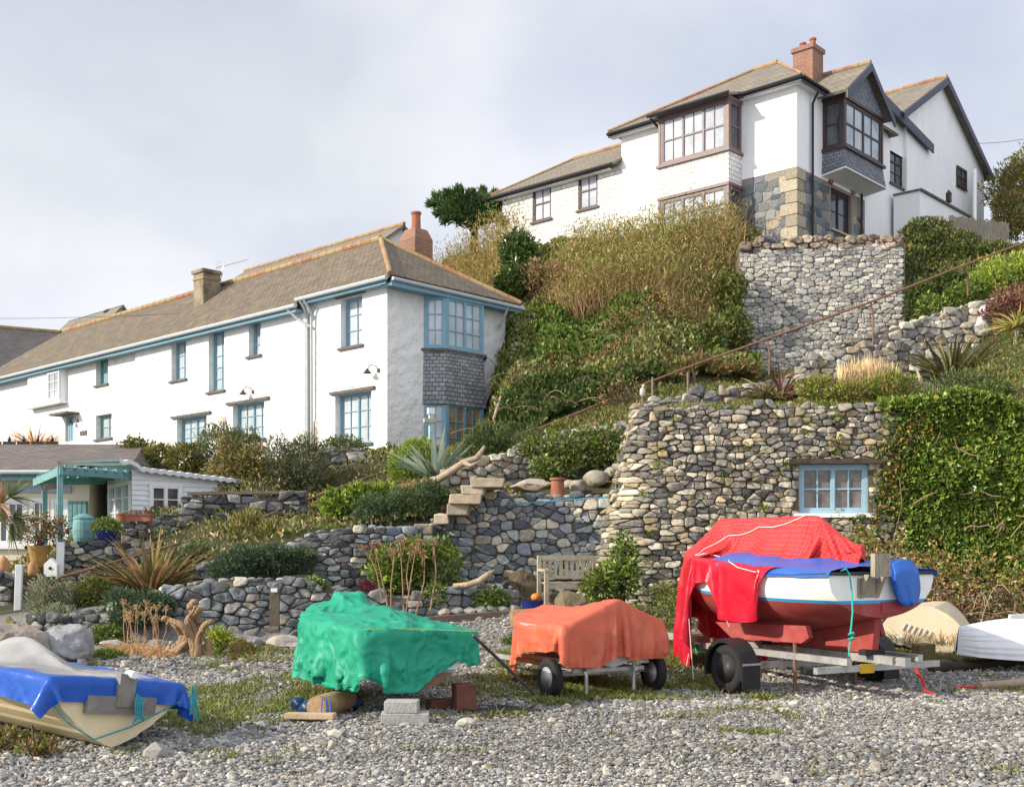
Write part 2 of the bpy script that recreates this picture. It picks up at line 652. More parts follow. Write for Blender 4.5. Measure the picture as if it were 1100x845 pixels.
def wall_body(mb, mp, L, bot, top, back, n=40, mi=1, cap=True):
    """The solid heart of a wall: front sheet, top and back."""
    us = np.linspace(0, L, n + 1)
    tp = np.array([top(u) for u in us]) - 0.04
    bt = np.array([bot(u) for u in us])
    rowsV = []
    nv = 6
    for k in range(nv + 1):
        f = k / nv
        rowsV.append(mp(us, bt * (1 - f) + tp * f, us * 0))
    rowsV.append(mp(us, tp, us * 0 - back))
    rowsV.append(mp(us, bt, us * 0 - back))
    V = np.concatenate(rowsV)
    m = n + 1
    fs = []
    for k in range(len(rowsV) - 1):
        for j in range(n):
            fs.append([k * m + j, k * m + j + 1, (k + 1) * m + j + 1, (k + 1) * m + j])
    K = len(rowsV)
    fs.append([k * m for k in range(K)])
    fs.append([k * m + n for k in range(K)][::-1])
    mb.add(V, fs, (0.1, 0.09, 0.075), mi)


# ---------------------------------------------------------------- plants
def basis(N_):
    """Two unit vectors square to each row of N_."""
    up = np.where(np.abs(N_[:, 2:3]) < 0.9, np.array([[0, 0, 1.0]]), np.array([[1.0, 0, 0]]))
    A = np.cross(up, N_)
    A /= np.linalg.norm(A, axis=1)[:, None] + 1e-9
    return A, np.cross(N_, A)


def pick(pal, n, r, j=0.22):
    pal = np.asarray(pal, float)
    c = pal[r.integers(0, len(pal), n)] * 1.45
    return np.clip(c * r.uniform(1 - j, 1 + j, (n, 1)) * (1 + r.normal(0, 0.05, (n, 3))), 0.003, 0.9)


def leaves(mb, pos, dirs, length, width, pal, r, fold=0.25, mi=0, j=0.22, lj=0.35):
    """One folded leaf per row of pos, growing along dirs."""
    n = len(pos)
    D = dirs / (np.linalg.norm(dirs, axis=1)[:, None] + 1e-9)
    A, B = basis(D)
    th = r.uniform(0, 2 * np.pi, (n, 1))
    S = A * np.cos(th) + B * np.sin(th)
    Nn = np.cross(D, S)
    ln = length * r.uniform(1 - lj, 1 + lj, (n, 1))
    wd = width * r.uniform(1 - lj, 1 + lj, (n, 1)) * 0.5
    b = pos
    t = pos + D * ln - Nn * ln * r.uniform(0, 0.25, (n, 1))
    m = pos + D * ln * 0.45
    l_ = m + S * wd + Nn * wd * fold
    q = m - S * wd + Nn * wd * fold
    V = np.stack([b, l_, t, q], 1).reshape(-1, 3)
    k = np.arange(n)[:, None] * 4
    Fs = np.concatenate([k + np.array([[0, 1, 2]]), k + np.array([[0, 2, 3]])])
    mb.add(V, Fs, np.repeat(pick(pal, n, r, j), 4, axis=0), mi)


def cloud_pts(blobs, n, r, shell=0.45, lump=0.3, ls=2.2, seed=0):
    """Points in and near the skin of uneven ellipsoids, with the outward direction of each."""
    blobs = np.asarray(blobs, float)
    w = blobs[:, 3] * blobs[:, 4] * blobs[:, 5]
    w = w ** 0.67
    bi = r.choice(len(blobs), n, p=w / w.sum())
    D = r.normal(size=(n, 3))
    D /= np.linalg.norm(D, axis=1)[:, None]
    rad = 1 - shell * r.random(n) ** 1.6
    bb = blobs[bi]
    lm = 1 + lump * fbm(D * ls + bi[:, None] * 5.3 + seed, 2, seed) + lump * 0.6 * vnoise(D * ls * 3.3 + bi[:, None] * 2.1, seed + 5)
    pts = bb[:, :3] + D * bb[:, 3:6] * (rad * lm)[:, None]
    return pts, D


def bush(mb, blobs, n, ll, lw, pal, seed=0, shell=0.5, lump=0.32, up=0.35, rand=0.7, zmin=None, mi=0, ls=2.2, j=0.22):
    r = np.random.default_rng(seed + 100)
    p, d = cloud_pts(blobs, n, r, shell, lump, ls, seed)
    if zmin is not None:
        ok = p[:, 2] > zmin
        p, d = p[ok], d[ok]
    dirs = d + r.normal(size=p.shape) * rand + np.array([0, 0, up])
    leaves(mb, p, dirs, ll, lw, pal, r, mi=mi, j=j)


def blades(mb, base, dirs, length, width, bend, pal, r, k=5, mi=0, taper=1.6, lj=0.3, j=0.2, wmax=0.35):
    """Strap leaves or stems: ribbons that leave base along dirs and droop."""
    n = len(base)
    D = dirs / (np.linalg.norm(dirs, axis=1)[:, None] + 1e-9)
    ln = length * r.uniform(1 - lj, 1 + lj, (n, 1))
    bd = bend * r.uniform(0.4, 1.6, (n, 1))
    hz = D.copy()
    hz[:, 2] = 0
    hz /= np.linalg.norm(hz, axis=1)[:, None] + 1e-6
    S = np.cross(D, np.array([0, 0, 1.0]))
    S /= np.linalg.norm(S, axis=1)[:, None] + 1e-6
    th = r.normal(0, 0.5, (n, 1))
    S = S * np.cos(th) + np.cross(D, S) * np.sin(th)
    V = []
    for i in range(k + 1):
        t = i / k
        c = base + D * ln * t + (hz * 0.35 - np.array([0, 0, 1.0])) * ln * bd * t ** 2.2
        w = width * 0.5 * (min(1, 0.55 + t / wmax * 0.45) if t < wmax else ((1 - t) / (1 - wmax)) ** (1 / taper))
        w = max(w, width * 0.03)
        V += [c - S * w, c + S * w]
    V = np.stack(V, 1).reshape(-1, 3)
    m = 2 * (k + 1)
    f = np.array([[2 * i, 2 * i + 1, 2 * i + 3, 2 * i + 2] for i in range(k)])
    Fs = (f[None] + (np.arange(n) * m)[:, None, None]).reshape(-1, 4)
    mb.add(V, Fs, np.repeat(pick(pal, n, r, j), m, axis=0), mi)


def tuft(mb, c, n, length, width, spread, bend, pal, seed=0, br=0.05, k=5, mi=0, upmin=0.25, lj=0.3, wmax=0.35):
    r = np.random.default_rng(seed + 500)
    a = r.uniform(0, 2 * np.pi, n)
    s = spread * np.sqrt(r.random(n))
    dirs = np.stack([np.cos(a) * s, np.sin(a) * s, np.maximum(upmin, 1 - 0.35 * s)], 1)
    base = np.asarray(c, float) + np.stack([np.cos(a) * br * r.random(n), np.sin(a) * br * r.random(n), np.zeros(n)], 1)
    blades(mb, base, dirs, length, width, bend, pal, r, k, mi, lj=lj, wmax=wmax)


def twigs(mb, blobs, n, r, rad=0.006, col=(0.12, 0.08, 0.05), root=None, mi=0):
    """Thin bent branches from the root out to points in the crown."""
    p, d = cloud_pts(blobs, n, r, 0.6, 0.2)
    for q in p:
        b = np.asarray(root, float) + r.normal(0, 0.04, 3) * np.array([1, 1, 0.1])
        m = b * 0.5 + q * 0.5 + r.normal(0, 0.06, 3) + np.array([0, 0, 0.08])
        tube(mb, [b, m, q], [rad * 2.2, rad * 1.4, rad * 0.5], 5, col, mi)
# ================================================================ camera, light, sky
cam_d = bpy.data.cameras.new('camera')
cam = bpy.data.objects.new('camera', cam_d)
COL.objects.link(cam)
cam.location = (0, 0, EYE)
cam.rotation_euler = (math.radians(90), 0, 0)
cam_d.sensor_width = 36
cam_d.lens = 36 * F / 1100
cam_d.shift_y = (HY - 422.5) / 1100
cam_d.clip_end = 2000
SC.camera = cam

SUN_AZ = math.radians(198)      # where the sun stands, counted from +X towards +Y
SUN_EL = math.radians(27)
sd = np.array([math.cos(SUN_EL) * math.cos(SUN_AZ), math.cos(SUN_EL) * math.sin(SUN_AZ), math.sin(SUN_EL)])
ld = bpy.data.lights.new('sun', 'SUN')
ld.energy = 4.7
ld.angle = math.radians(0.6)
ld.color = (1.0, 0.9, 0.74)
sun = bpy.data.objects.new('sun', ld)
COL.objects.link(sun)
from mathutils import Vector
sun.rotation_euler = Vector(sd).to_track_quat('Z', 'Y').to_euler()
sun.location = (-30, -10, 30)

wd = bpy.data.worlds.new('World')
SC.world = wd
wd.use_nodes = True
nt = wd.node_tree
N, L = nt.nodes, nt.links
bg = N['Background']
sky = N.new('ShaderNodeTexSky')
sky.sky_type = 'NISHITA'
sky.sun_disc = False
sky.sun_elevation = SUN_EL
sky.sun_rotation = math.pi / 2 - SUN_AZ
sky.air_density = 1.0
sky.dust_density = 2.0
tc = N.new('ShaderNodeTexCoord')
mp = N.new('ShaderNodeMapping')
mp.inputs['Scale'].default_value = (1.0, 1.0, 1.55)
mp.inputs['Location'].default_value = (0.35, 0.0, 0.22)
L.new(tc.outputs['Generated'], mp.inputs['Vector'])
nz = N.new('ShaderNodeTexNoise')
nz.inputs['Scale'].default_value = 3.1
nz.inputs['Detail'].default_value = 5
nz.inputs['Roughness'].default_value = 0.46
nz.inputs['Distortion'].default_value = 0.25
L.new(mp.outputs[0], nz.inputs['Vector'])
cr = N.new('ShaderNodeMapRange')
cr.inputs['From Min'].default_value = 0.36
cr.inputs['From Max'].default_value = 0.66
cr.inputs['To Min'].default_value = 0.66
cr.inputs['To Max'].default_value = 1.0
L.new(nz.outputs['Fac'], cr.inputs['Value'])
# cloud brightness itself varies a little: greyer bellies, paler tops
n2 = N.new('ShaderNodeTexNoise')
n2.inputs['Scale'].default_value = 2.4
n2.inputs['Detail'].default_value = 6
n2.inputs['Roughness'].default_value = 0.5
L.new(mp.outputs[0], n2.inputs['Vector'])
c2 = N.new('ShaderNodeMapRange')
c2.inputs['From Min'].default_value = 0.38
c2.inputs['From Max'].default_value = 0.62
L.new(n2.outputs['Fac'], c2.inputs['Value'])
cc = N.new('ShaderNodeMixRGB')
cc.inputs['Color1'].default_value = (5.9, 6.25, 7.35, 1)
cc.inputs['Color2'].default_value = (7.8, 7.85, 8.1, 1)
L.new(c2.outputs[0], cc.inputs['Fac'])
mx = N.new('ShaderNodeMixRGB')
L.new(cr.outputs[0], mx.inputs['Fac'])
L.new(sky.outputs[0], mx.inputs['Color1'])
L.new(cc.outputs[0], mx.inputs['Color2'])
# unseen sky behind the camera brightened as added fill for the shaded walls
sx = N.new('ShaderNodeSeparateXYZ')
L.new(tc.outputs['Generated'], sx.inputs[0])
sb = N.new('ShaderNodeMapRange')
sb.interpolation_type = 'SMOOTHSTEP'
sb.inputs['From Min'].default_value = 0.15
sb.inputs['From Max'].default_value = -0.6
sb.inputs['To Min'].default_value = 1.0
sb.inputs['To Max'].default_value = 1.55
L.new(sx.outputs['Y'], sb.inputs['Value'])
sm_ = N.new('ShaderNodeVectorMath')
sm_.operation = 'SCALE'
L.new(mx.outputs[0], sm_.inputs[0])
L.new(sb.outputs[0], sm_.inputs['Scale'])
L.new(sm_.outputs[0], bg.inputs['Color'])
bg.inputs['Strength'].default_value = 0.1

SC.view_settings.view_transform = 'Standard'
SC.view_settings.look = 'None'
SC.view_settings.exposure = 0.38
SC.view_settings.gamma = 1.0
SC.cycles.max_bounces = 6
SC.cycles.diffuse_bounces = 3
SC.cycles.transparent_max_bounces = 6
SC.cycles.use_denoising = True

# ================================================================ terrain: one sheet, built from profiles of (distance, height)
COLS = [
    (-1200, [(-40, 0), (8, 0), (13, .05), (18.5, .2), (19.0, .5), (20.5, .7), (21.2, .9), (21.6, 1.1), (27, 1.2), (33, 1.4), (38, 2), (44, 4), (52, 4.4), (60, 5), (120, 6), (400, 8)]),
    (0, [(-40, 0), (8, 0), (13, .0), (18.3, .1), (18.8, .45), (20.5, .6), (21.0, .75), (21.4, 1.0), (26, 1.0), (33, 1.2), (36, 1.6), (44, 4.0), (52, 4.4), (60, 5), (120, 6), (400, 8)]),
    (110, [(-40, 0), (8, 0), (13, .0), (18.3, .12), (18.8, .6), (20.5, .85), (22.3, 1.0), (22.9, 1.9), (25, 2.0), (27, 2.2), (33, 3.2), (42, 4.1), (52, 4.4), (60, 5), (120, 6), (400, 8)]),
    (230, [(-40, 0), (8, 0), (13, .02), (18.6, .15), (19.1, .85), (20.1, .95), (20.6, 1.4), (23.3, 2.4), (25, 2.6), (27, 3.0), (30, 3.7), (38, 4.1), (50, 4.5), (60, 6), (120, 8), (400, 10)]),
    (335, [(-40, 0), (8, 0), (13, .05), (18.8, .18), (19.3, .75), (20.3, .85), (20.75, 1.85), (26.4, 2.75), (27.1, 3.75), (30, 3.95), (33, 4.1), (38, 4.3), (50, 6), (60, 8), (120, 12), (400, 14)]),
    (480, [(-40, 0), (8, 0), (13, .06), (19.4, .52), (20.1, .85), (21.5, .95), (21.8, 2.2), (24, 3.1), (27, 3.7), (30, 4.0), (35, 4.2), (39, 5.5), (45, 11.3), (52, 14.8), (90, 18), (400, 20)]),
    (560, [(-40, 0), (8, 0), (13, .06), (19.6, .6), (20.3, .7), (21.6, .8), (21.95, 2.45), (24, 2.9), (27, 4.0), (29.5, 4.6), (34, 6.6), (39, 9.6), (44, 12.6), (50, 14.5), (90, 19), (400, 22)]),
    (655, [(-40, 0), (8, 0), (13, .06), (19.4, .6), (20.0, .65), (21.5, .75), (21.9, 2.45), (24, 3.6), (26.8, 4.5), (29.5, 5.2), (34, 7.2), (38.5, 10), (43, 12.6), (48, 14.0), (90, 18), (400, 22)]),
    (700, [(-40, 0), (8, 0), (13, .05), (19.2, .55), (19.8, .6), (20.6, .7), (20.9, 4.0), (24, 4.3), (26.8, 4.7), (29.5, 5.4), (34, 7.5), (38, 10), (42, 12.4), (47, 13.8), (90, 18), (400, 22)]),
    (800, [(-40, 0), (8, 0), (13, .05), (19.0, .5), (19.6, .6), (20.4, .7), (20.8, 4.05), (24, 4.4), (27, 5.0), (30.5, 5.8), (34.5, 6.7), (37.3, 7.1), (38.6, 11.4), (45, 13.6), (90, 18), (400, 22)]),
    (960, [(-40, 0), (8, 0), (13, .04), (18.0, .3), (19.0, .45), (20.4, .6), (20.8, 4.05), (24, 4.5), (28, 5.0), (30.6, 5.2), (32, 6.6), (36.9, 7.1), (38.4, 11.4), (45, 13.8), (90, 19), (400, 22)]),
    (1010, [(-40, 0), (8, 0), (13, .04), (17.6, .25), (18.8, .4), (20.2, .55), (20.7, 4.0), (24, 4.6), (28, 5.3), (30.9, 5.6), (32, 7.5), (36.3, 9.2), (40, 11.6), (46, 12.8), (90, 20), (400, 23)]),
    (1110, [(-40, 0), (8, 0), (13, .03), (16.8, .2), (18.2, .4), (19.8, .6), (20.4, 3.9), (23.5, 5.0), (28, 6.8), (31, 8.0), (33, 9.2), (37, 10.8), (41, 12.1), (47, 13.3), (90, 22), (400, 24)]),
    (1700, [(-40, 0), (8, 0), (13, .03), (16.5, .2), (18, .5), (19.5, 1), (20.5, 3.0), (23.5, 5.0), (28, 6.8), (31, 8.0), (33, 9.2), (37, 10.8), (41, 12.8), (47, 15.6), (90, 22), (400, 24)]),
]
_CP = np.array([c[0] for c in COLS], float)
_CY = np.array([[q[0] for q in c[1]] for c in COLS], float)
_CZ = np.array([[q[1] for q in c[1]] for c in COLS], float)
NB = _CY.shape[1]


def colx(X, Y):
    return CX + F * np.asarray(X, float) / np.maximum(np.asarray(Y, float), 12.0)


def ground(X, Y):
    """Height of the ground at (X, Y)."""
    X, Y = np.atleast_1d(np.asarray(X, float)), np.atleast_1d(np.asarray(Y, float))
    px = np.clip(colx(X, Y), _CP[0], _CP[-1])
    i = np.clip(np.searchsorted(_CP, px, side='right') - 1, 0, len(_CP) - 2)
    f = (px - _CP[i]) / (_CP[i + 1] - _CP[i])
    by = _CY[i] * (1 - f)[:, None] + _CY[i + 1] * f[:, None]
    bz = _CZ[i] * (1 - f)[:, None] + _CZ[i + 1] * f[:, None]
    k = np.clip((by <= Y[:, None]).sum(1) - 1, 0, NB - 2)
    a = np.arange(len(X))
    t = np.clip((Y - by[a, k]) / (by[a, k + 1] - by[a, k]), 0, 1)
    return bz[a, k] * (1 - t) + bz[a, k + 1] * t


def gz(X, Y):
    return float(ground(X, Y)[0])


def gpix(x, y, y0=6.0, y1=70.0):
    """First place where the line of sight through photo pixel (x, y) meets the ground."""
    Ys = np.linspace(y0, y1, 1600)
    X = (x - CX) / F * Ys
    z = EYE + (HY - y) / F * Ys
    g = ground(X, Ys)
    k = np.argmax(g >= z)
    return np.array([X[k], Ys[k], g[k]])


def on(x, Y, dz=0.0):
    """Ground point at photo column x, Y metres away."""
    X = (x - CX) / F * Y
    return np.array([X, Y, gz(X, Y) + dz])


# where the beach turns from shingle to thin turf and earth: (photo x, y, half width, half height, strength)
GRASS = [(262, 752, 75, 26, .95), (340, 745, 50, 16, .8), (470, 740, 90, 20, .35), (545, 735, 60, 26, .8), (640, 735, 90, 22, .95), (700, 690, 60, 36, 1.1),
         (735, 700, 30, 30, .9), (620, 672, 60, 14, .5), (985, 695, 50, 12, 1.0), (950, 700, 40, 12, .7), (20, 800, 70, 14, .6), (1090, 745, 25, 5, .5),
         (110, 704, 24, 8, .7), (270, 702, 40, 14, .5), (560, 700, 30, 14, .8), (1040, 690, 60, 8, .7), (330, 765, 60, 8, .3), (560, 665, 30, 10, .5)]
EARTH = [(600, 765, 110, 12, .9), (760, 745, 70, 14, .7), (180, 690, 60, 16, .4), (420, 765, 90, 12, .6), (690, 745, 60, 14, .6), (60, 800, 90, 12, .7)]
_G = []
for lst in (GRASS, EARTH):
    q = []
    for (x, y, rx, ry, s) in lst:
        c = gpix(x, y)
        a = gpix(x, y - ry)
        q.append((c[0], c[1], rx / F * c[1], max(0.35, a[1] - c[1]), s))
    _G.append(q)


def cover(X, Y, which):
    r = np.zeros(len(X))
    for (cx, cy, rx, ry, s) in _G[which]:
        r = np.maximum(r, s * np.exp(-(((X - cx) / rx) ** 2 + ((Y - cy) / ry) ** 2) * 0.8))
    return r


pxs = np.concatenate([np.arange(-1200, -60, 60), np.arange(-60, 1160, 7), np.arange(1160, 1701, 60)]).astype(float)
kk = np.concatenate([np.linspace(k, k + 1, m, endpoint=False) for k, m in zip(range(NB - 1), [4, 40, 60, 8, 8, 8, 8, 8, 10, 8, 8, 8, 8, 8, 8])] + [[NB - 1]])
KV, YV, ZV = [], [], []
f_i = np.clip(np.searchsorted(_CP, pxs, side='right') - 1, 0, len(_CP) - 2)
f_f = (pxs - _CP[f_i]) / (_CP[f_i + 1] - _CP[f_i])
by = _CY[f_i] * (1 - f_f)[:, None] + _CY[f_i + 1] * f_f[:, None]
bz = _CZ[f_i] * (1 - f_f)[:, None] + _CZ[f_i + 1] * f_f[:, None]
k0 = np.minimum(kk.astype(int), NB - 2)
ft = kk - k0
GY = by[:, k0] * (1 - ft) + by[:, k0 + 1] * ft
GZ = bz[:, k0] * (1 - ft) + bz[:, k0 + 1] * ft
GX = (pxs[:, None] - CX) / F * np.maximum(GY, 12.0)
flat = np.stack([GX.ravel(), GY.ravel(), GZ.ravel()], 1)
near = np.clip((flat[:, 1] - 7) / 4, 0, 1)
flat[:, 2] += (0.02 * fbm(flat * np.array([1.3, 1.3, 0]), 3, 4) + np.clip((flat[:, 1] - 20) / 10, 0, 1) * 0.15 * fbm(flat * 0.5, 3, 8))
gcol = np.tile(np.array([[0.2, 0.19, 0.175]]), (len(flat), 1))
nn = fbm(flat * np.array([2.3, 2.3, 0]), 3, 21)
g_ = np.clip((cover(flat[:, 0], flat[:, 1], 0) + 0.35 * nn - 0.42) * 3, 0, 1) * (flat[:, 1] < 20)
e_ = np.clip((cover(flat[:, 0], flat[:, 1], 1) + 0.35 * nn - 0.45) * 3, 0, 1) * (flat[:, 1] < 20)
gcol = gcol * (1 - e_[:, None]) + np.array([0.11, 0.085, 0.06]) * e_[:, None]
gcol = gcol * (1 - g_[:, None]) + np.array([0.1, 0.1, 0.04]) * g_[:, None]
bank = np.clip((flat[:, 1] - 19.2) / 0.8, 0, 1)
gcol = gcol * (1 - bank[:, None]) + np.array([0.055, 0.055, 0.025]) * bank[:, None]
nx_, ny_ = len(pxs), len(kk)
idx = np.arange(nx_ * ny_).reshape(nx_, ny_)
Fq = np.stack([idx[:-1, :-1], idx[1:, :-1], idx[1:, 1:], idx[:-1, 1:]], -1).reshape(-1, 4)
M_ground = mat('shingle_and_earth', attr=True, rough=0.95, var=0.35, scale=22, bump=0.9, bscale=28, bdist=0.03, bump2=0.6, bscale2=90, bdist2=0.015)
mb = MB()
mb.add(flat, Fq, gcol)
mb.thing('ground', 'shingle beach rising to the terraced hillside', None, M_ground, kind='structure', smooth=True, loc=(0, 0, 0))

# ---------------------------------------------------------------- shingle: loose pebbles
M_peb = mat('pebble', attr=True, rough=0.85, var=0.18, scale=60, spec=0.25)
PEB = [(0.30, 0.29, 0.275), (0.24, 0.24, 0.235), (0.36, 0.345, 0.32), (0.17, 0.175, 0.18), (0.42, 0.40, 0.36), (0.29, 0.26, 0.22), (0.2, 0.21, 0.22), (0.46, 0.44, 0.4), (0.26, 0.27, 0.28), (0.21, 0.19, 0.165), (0.15, 0.15, 0.15)]


def pebbles(n, y0, y1, size, seed, dens):
    r = np.random.default_rng(seed)
    Y = np.sqrt(r.uniform(y0 ** 2, y1 ** 2, n))
    X = r.uniform(-0.66, 0.66, n) * Y
    p = dens(X, Y)
    ok = r.random(n) < p
    X, Y = X[ok], Y[ok]
    n = len(X)
    V0, F0 = ico(1)
    sz = size * r.lognormal(0, 0.42, n) * (1 + 0.25 * fbm(np.stack([X * 0.4, Y * 1.3, X * 0], 1), 2, 35))
    sc = np.stack([sz * r.uniform(0.8, 1.5, n), sz * r.uniform(0.7, 1.15, n), sz * r.uniform(0.4, 0.75, n)], 1)
    V = V0[None] * (1 + r.uniform(-0.22, 0.22, (n, len(V0), 1)))
    V = V * sc[:, None]
    a = r.uniform(0, 2 * np.pi, n)
    t = r.normal(0, 0.35, n)
    ca, sa, ct, st = np.cos(a), np.sin(a), np.cos(t), np.sin(t)
    R = np.zeros((n, 3, 3))
    R[:, 0, 0], R[:, 0, 1], R[:, 0, 2] = ca * ct, -sa, ca * st
    R[:, 1, 0], R[:, 1, 1], R[:, 1, 2] = sa * ct, ca, sa * st
    R[:, 2, 0], R[:, 2, 2] = -st, ct
    V = np.einsum('nij,nkj->nki', R, V)
    z = ground(X, Y) + sc[:, 2] * 0.35 + r.uniform(-0.004, 0.012, n) + 0.02 * fbm(np.stack([X * 1.3, Y * 1.3, X * 0], 1), 3, 4)
    V += np.stack([X, Y, z], 1)[:, None]
    Fs = (F0[None] + (np.arange(n) * len(V0))[:, None, None]).reshape(-1, 3)
    c = np.asarray(PEB)[r.integers(0, len(PEB), n)] * r.uniform(0.75, 1.25, (n, 1))
    c = c * (1 + 0.2 * fbm(np.stack([X * 0.35, Y * 1.1, X * 0], 1), 3, 31))[:, None] * np.array([0.94, 0.93, 0.91])
    return V.reshape(-1, 3), Fs, np.repeat(c, len(V0), axis=0)


def dens_near(X, Y):
    nn = fbm(np.stack([X * 2.3, Y * 2.3, X * 0], 1), 3, 21)
    g = np.clip((np.maximum(cover(X, Y, 0), cover(X, Y, 1) * 0.8) + 0.35 * nn - 0.35) * 2.5, 0, 1)
    return 1 - 0.88 * g


mb = MB()
mb.add(*pebbles(185000, 7.2, 14.2, 0.0122, 1, dens_near))
mb.add(*pebbles(500, 7.2, 18, 0.028, 2, lambda X, Y: dens_near(X, Y) * 0.8))
mb.add(*pebbles(33000, 14.0, 19.6, 0.02, 3, lambda X, Y: dens_near(X, Y) * (Y < 18.3 + 0.9 * (X > -1))))
mb.thing('shingle', 'loose grey pebbles covering the beach', None, M_peb, kind='stuff', loc=(0, 0, 0))

# ---------------------------------------------------------------- thin turf
M_leaf = mat('leaf', attr=True, rough=0.55, var=0.12, scale=3, spec=0.35, transl=0.25)
M_dry = mat('dry_leaf', attr=True, rough=0.8, var=0.12, scale=3, spec=0.15, transl=0.15)
r = np.random.default_rng(5)
n = 120000
Y = np.sqrt(r.uniform(8.0 ** 2, 19.3 ** 2, n))
X = r.uniform(-0.5, 0.5, n) * Y
nn = fbm(np.stack([X * 2.3, Y * 2.3, X * 0], 1), 3, 21)
g = np.clip((cover(X, Y, 0) + 0.45 * nn - 0.36) * 1.8, 0, 1)
ok = (r.random(n) < g) | (r.random(n) < 0.0015)
X, Y = X[ok], Y[ok]
n = len(X)
bs = np.repeat(np.stack([X, Y, ground(X, Y) - 0.005], 1), 5, axis=0)
bs[:, :2] += r.normal(0, 0.03, (len(bs), 2))
dr = np.stack([r.normal(0, 0.6, len(bs)), r.normal(0, 0.6, len(bs)), np.ones(len(bs))], 1)
mb = MB()
GR = [(0.085, 0.115, 0.02), (0.13, 0.15, 0.03), (0.19, 0.19, 0.05), (0.055, 0.085, 0.015), (0.22, 0.18, 0.08), (0.1, 0.13, 0.025)]
blades(mb, bs, dr, 0.095, 0.011, 0.35, GR, r, 3)
mb.thing('grass', 'thin patchy green grass growing through the shingle', None, M_leaf, kind='stuff', loc=(0, 0, 0))
# ================================================================ shared building materials
M_white = mat('whitewash', (0.74, 0.735, 0.72), rough=0.9, var=0.07, scale=2.5, bump=0.5, bscale=7, bdist=0.05, bump2=0.7, bscale2=2.6, bdist2=0.12,
              col2=(0.58, 0.56, 0.5), s2=0.9, t2=(0.52, 0.75), mix2=0.6, stretch=(1, 1, 1.25))
M_white_s = mat('smooth_render', (0.76, 0.76, 0.755), rough=0.85, var=0.04, scale=1.2, bump=0.25, bscale=12, bdist=0.01, bump2=0.35, bscale2=1.4, bdist2=0.05,
                col2=(0.6, 0.59, 0.56), s2=0.8, t2=(0.52, 0.78), mix2=0.55, stretch=(2, 2, 0.5))
M_blue = mat('blue_paint', (0.19, 0.345, 0.44), rough=0.5, var=0.1, scale=6)
M_teal = mat('teal_paint', (0.14, 0.3, 0.3), rough=0.55, var=0.14, scale=5, col2=(0.2, 0.34, 0.34), s2=8)
M_wframe = mat('white_paint', (0.76, 0.77, 0.77), rough=0.5, var=0.05, scale=6)
M_brown = mat('brown_paint', (0.055, 0.035, 0.032), rough=0.4, var=0.15, scale=6)
M_black = mat('black_paint', (0.018, 0.018, 0.02), rough=0.45, var=0.2, scale=6)
M_gutter = mat('grey_plastic', (0.42, 0.46, 0.48), rough=0.45, var=0.08, scale=4)
M_stoneslab = mat('slate_slab', (0.12, 0.11, 0.1), rough=0.85, var=0.3, scale=7, bump=0.5, bscale=18)
M_roofL = slate_mat('weathered_slate', (0.17, 0.133, 0.09), (0.115, 0.092, 0.066), (0.05, 0.042, 0.034), 0.24, 0.15, lichen=(0.27, 0.2, 0.08), tl=(0.52, 0.7), lmix=0.6, bump=0.8, dist=0.03)
M_roofR = slate_mat('grey_slate', (0.21, 0.18, 0.14), (0.165, 0.145, 0.115), (0.09, 0.08, 0.07), 0.25, 0.17, lichen=(0.38, 0.29, 0.12), tl=(0.56, 0.75), lmix=0.5)
M_roofD = slate_mat('dark_slate', (0.07, 0.065, 0.068), (0.055, 0.052, 0.055), (0.025, 0.025, 0.025), 0.26, 0.17, lichen=(0.13, 0.1, 0.06), tl=(0.55, 0.7), lmix=0.5)
M_roofB = slate_mat('brown_slate', (0.16, 0.13, 0.115), (0.12, 0.1, 0.09), (0.045, 0.04, 0.035), 0.28, 0.17, lichen=(0.22, 0.19, 0.14), tl=(0.5, 0.7), lmix=0.5)
M_hung = slate_mat('hung_slate', (0.2, 0.21, 0.23), (0.33, 0.33, 0.34), (0.06, 0.06, 0.065), 0.19, 0.11, lichen=(0.45, 0.44, 0.42), tl=(0.55, 0.7), lmix=0.4, bump=0.8)
M_hungW = slate_mat('pale_shingle', (0.7, 0.69, 0.67), (0.6, 0.59, 0.57), (0.4, 0.39, 0.37), 0.27, 0.17, lichen=(0.42, 0.41, 0.38), tl=(0.52, 0.75), lmix=0.55, bump=0.9, msize=0.014, dist=0.025)
M_hungD = slate_mat('slate_hanging', (0.13, 0.145, 0.175), (0.2, 0.215, 0.24), (0.04, 0.042, 0.05), 0.22, 0.13, lichen=(0.3, 0.3, 0.3), tl=(0.57, 0.75), lmix=0.4, bump=0.8)
M_brick = slate_mat('red_brick', (0.28, 0.1, 0.05), (0.19, 0.07, 0.04), (0.27, 0.23, 0.18), 0.22, 0.075, lichen=(0.14, 0.09, 0.06), tl=(0.52, 0.7), lmix=0.6, msize=0.01)
M_tile = mat('ridge_tile', (0.3, 0.145, 0.08), rough=0.8, var=0.25, scale=3, col2=(0.32, 0.25, 0.12), s2=0.8, t2=(0.42, 0.56), mix2=0.9, bump=0.4, bscale=12)
M_terra = mat('terracotta', (0.3, 0.115, 0.065), rough=0.8, var=0.2, scale=6, bump=0.2)
M_conc = mat('weathered_concrete', (0.3, 0.25, 0.18), rough=0.95, var=0.25, scale=3, col2=(0.12, 0.1, 0.07), s2=1.5, t2=(0.42, 0.62), bump=0.5, bscale=15)
M_granite = mat('stone_sill', (0.42, 0.38, 0.31), rough=0.9, var=0.2, scale=9, bump=0.4, bscale=20)
M_metal = mat('dull_metal', (0.35, 0.35, 0.35), rough=0.45, metal=0.8, var=0.1)
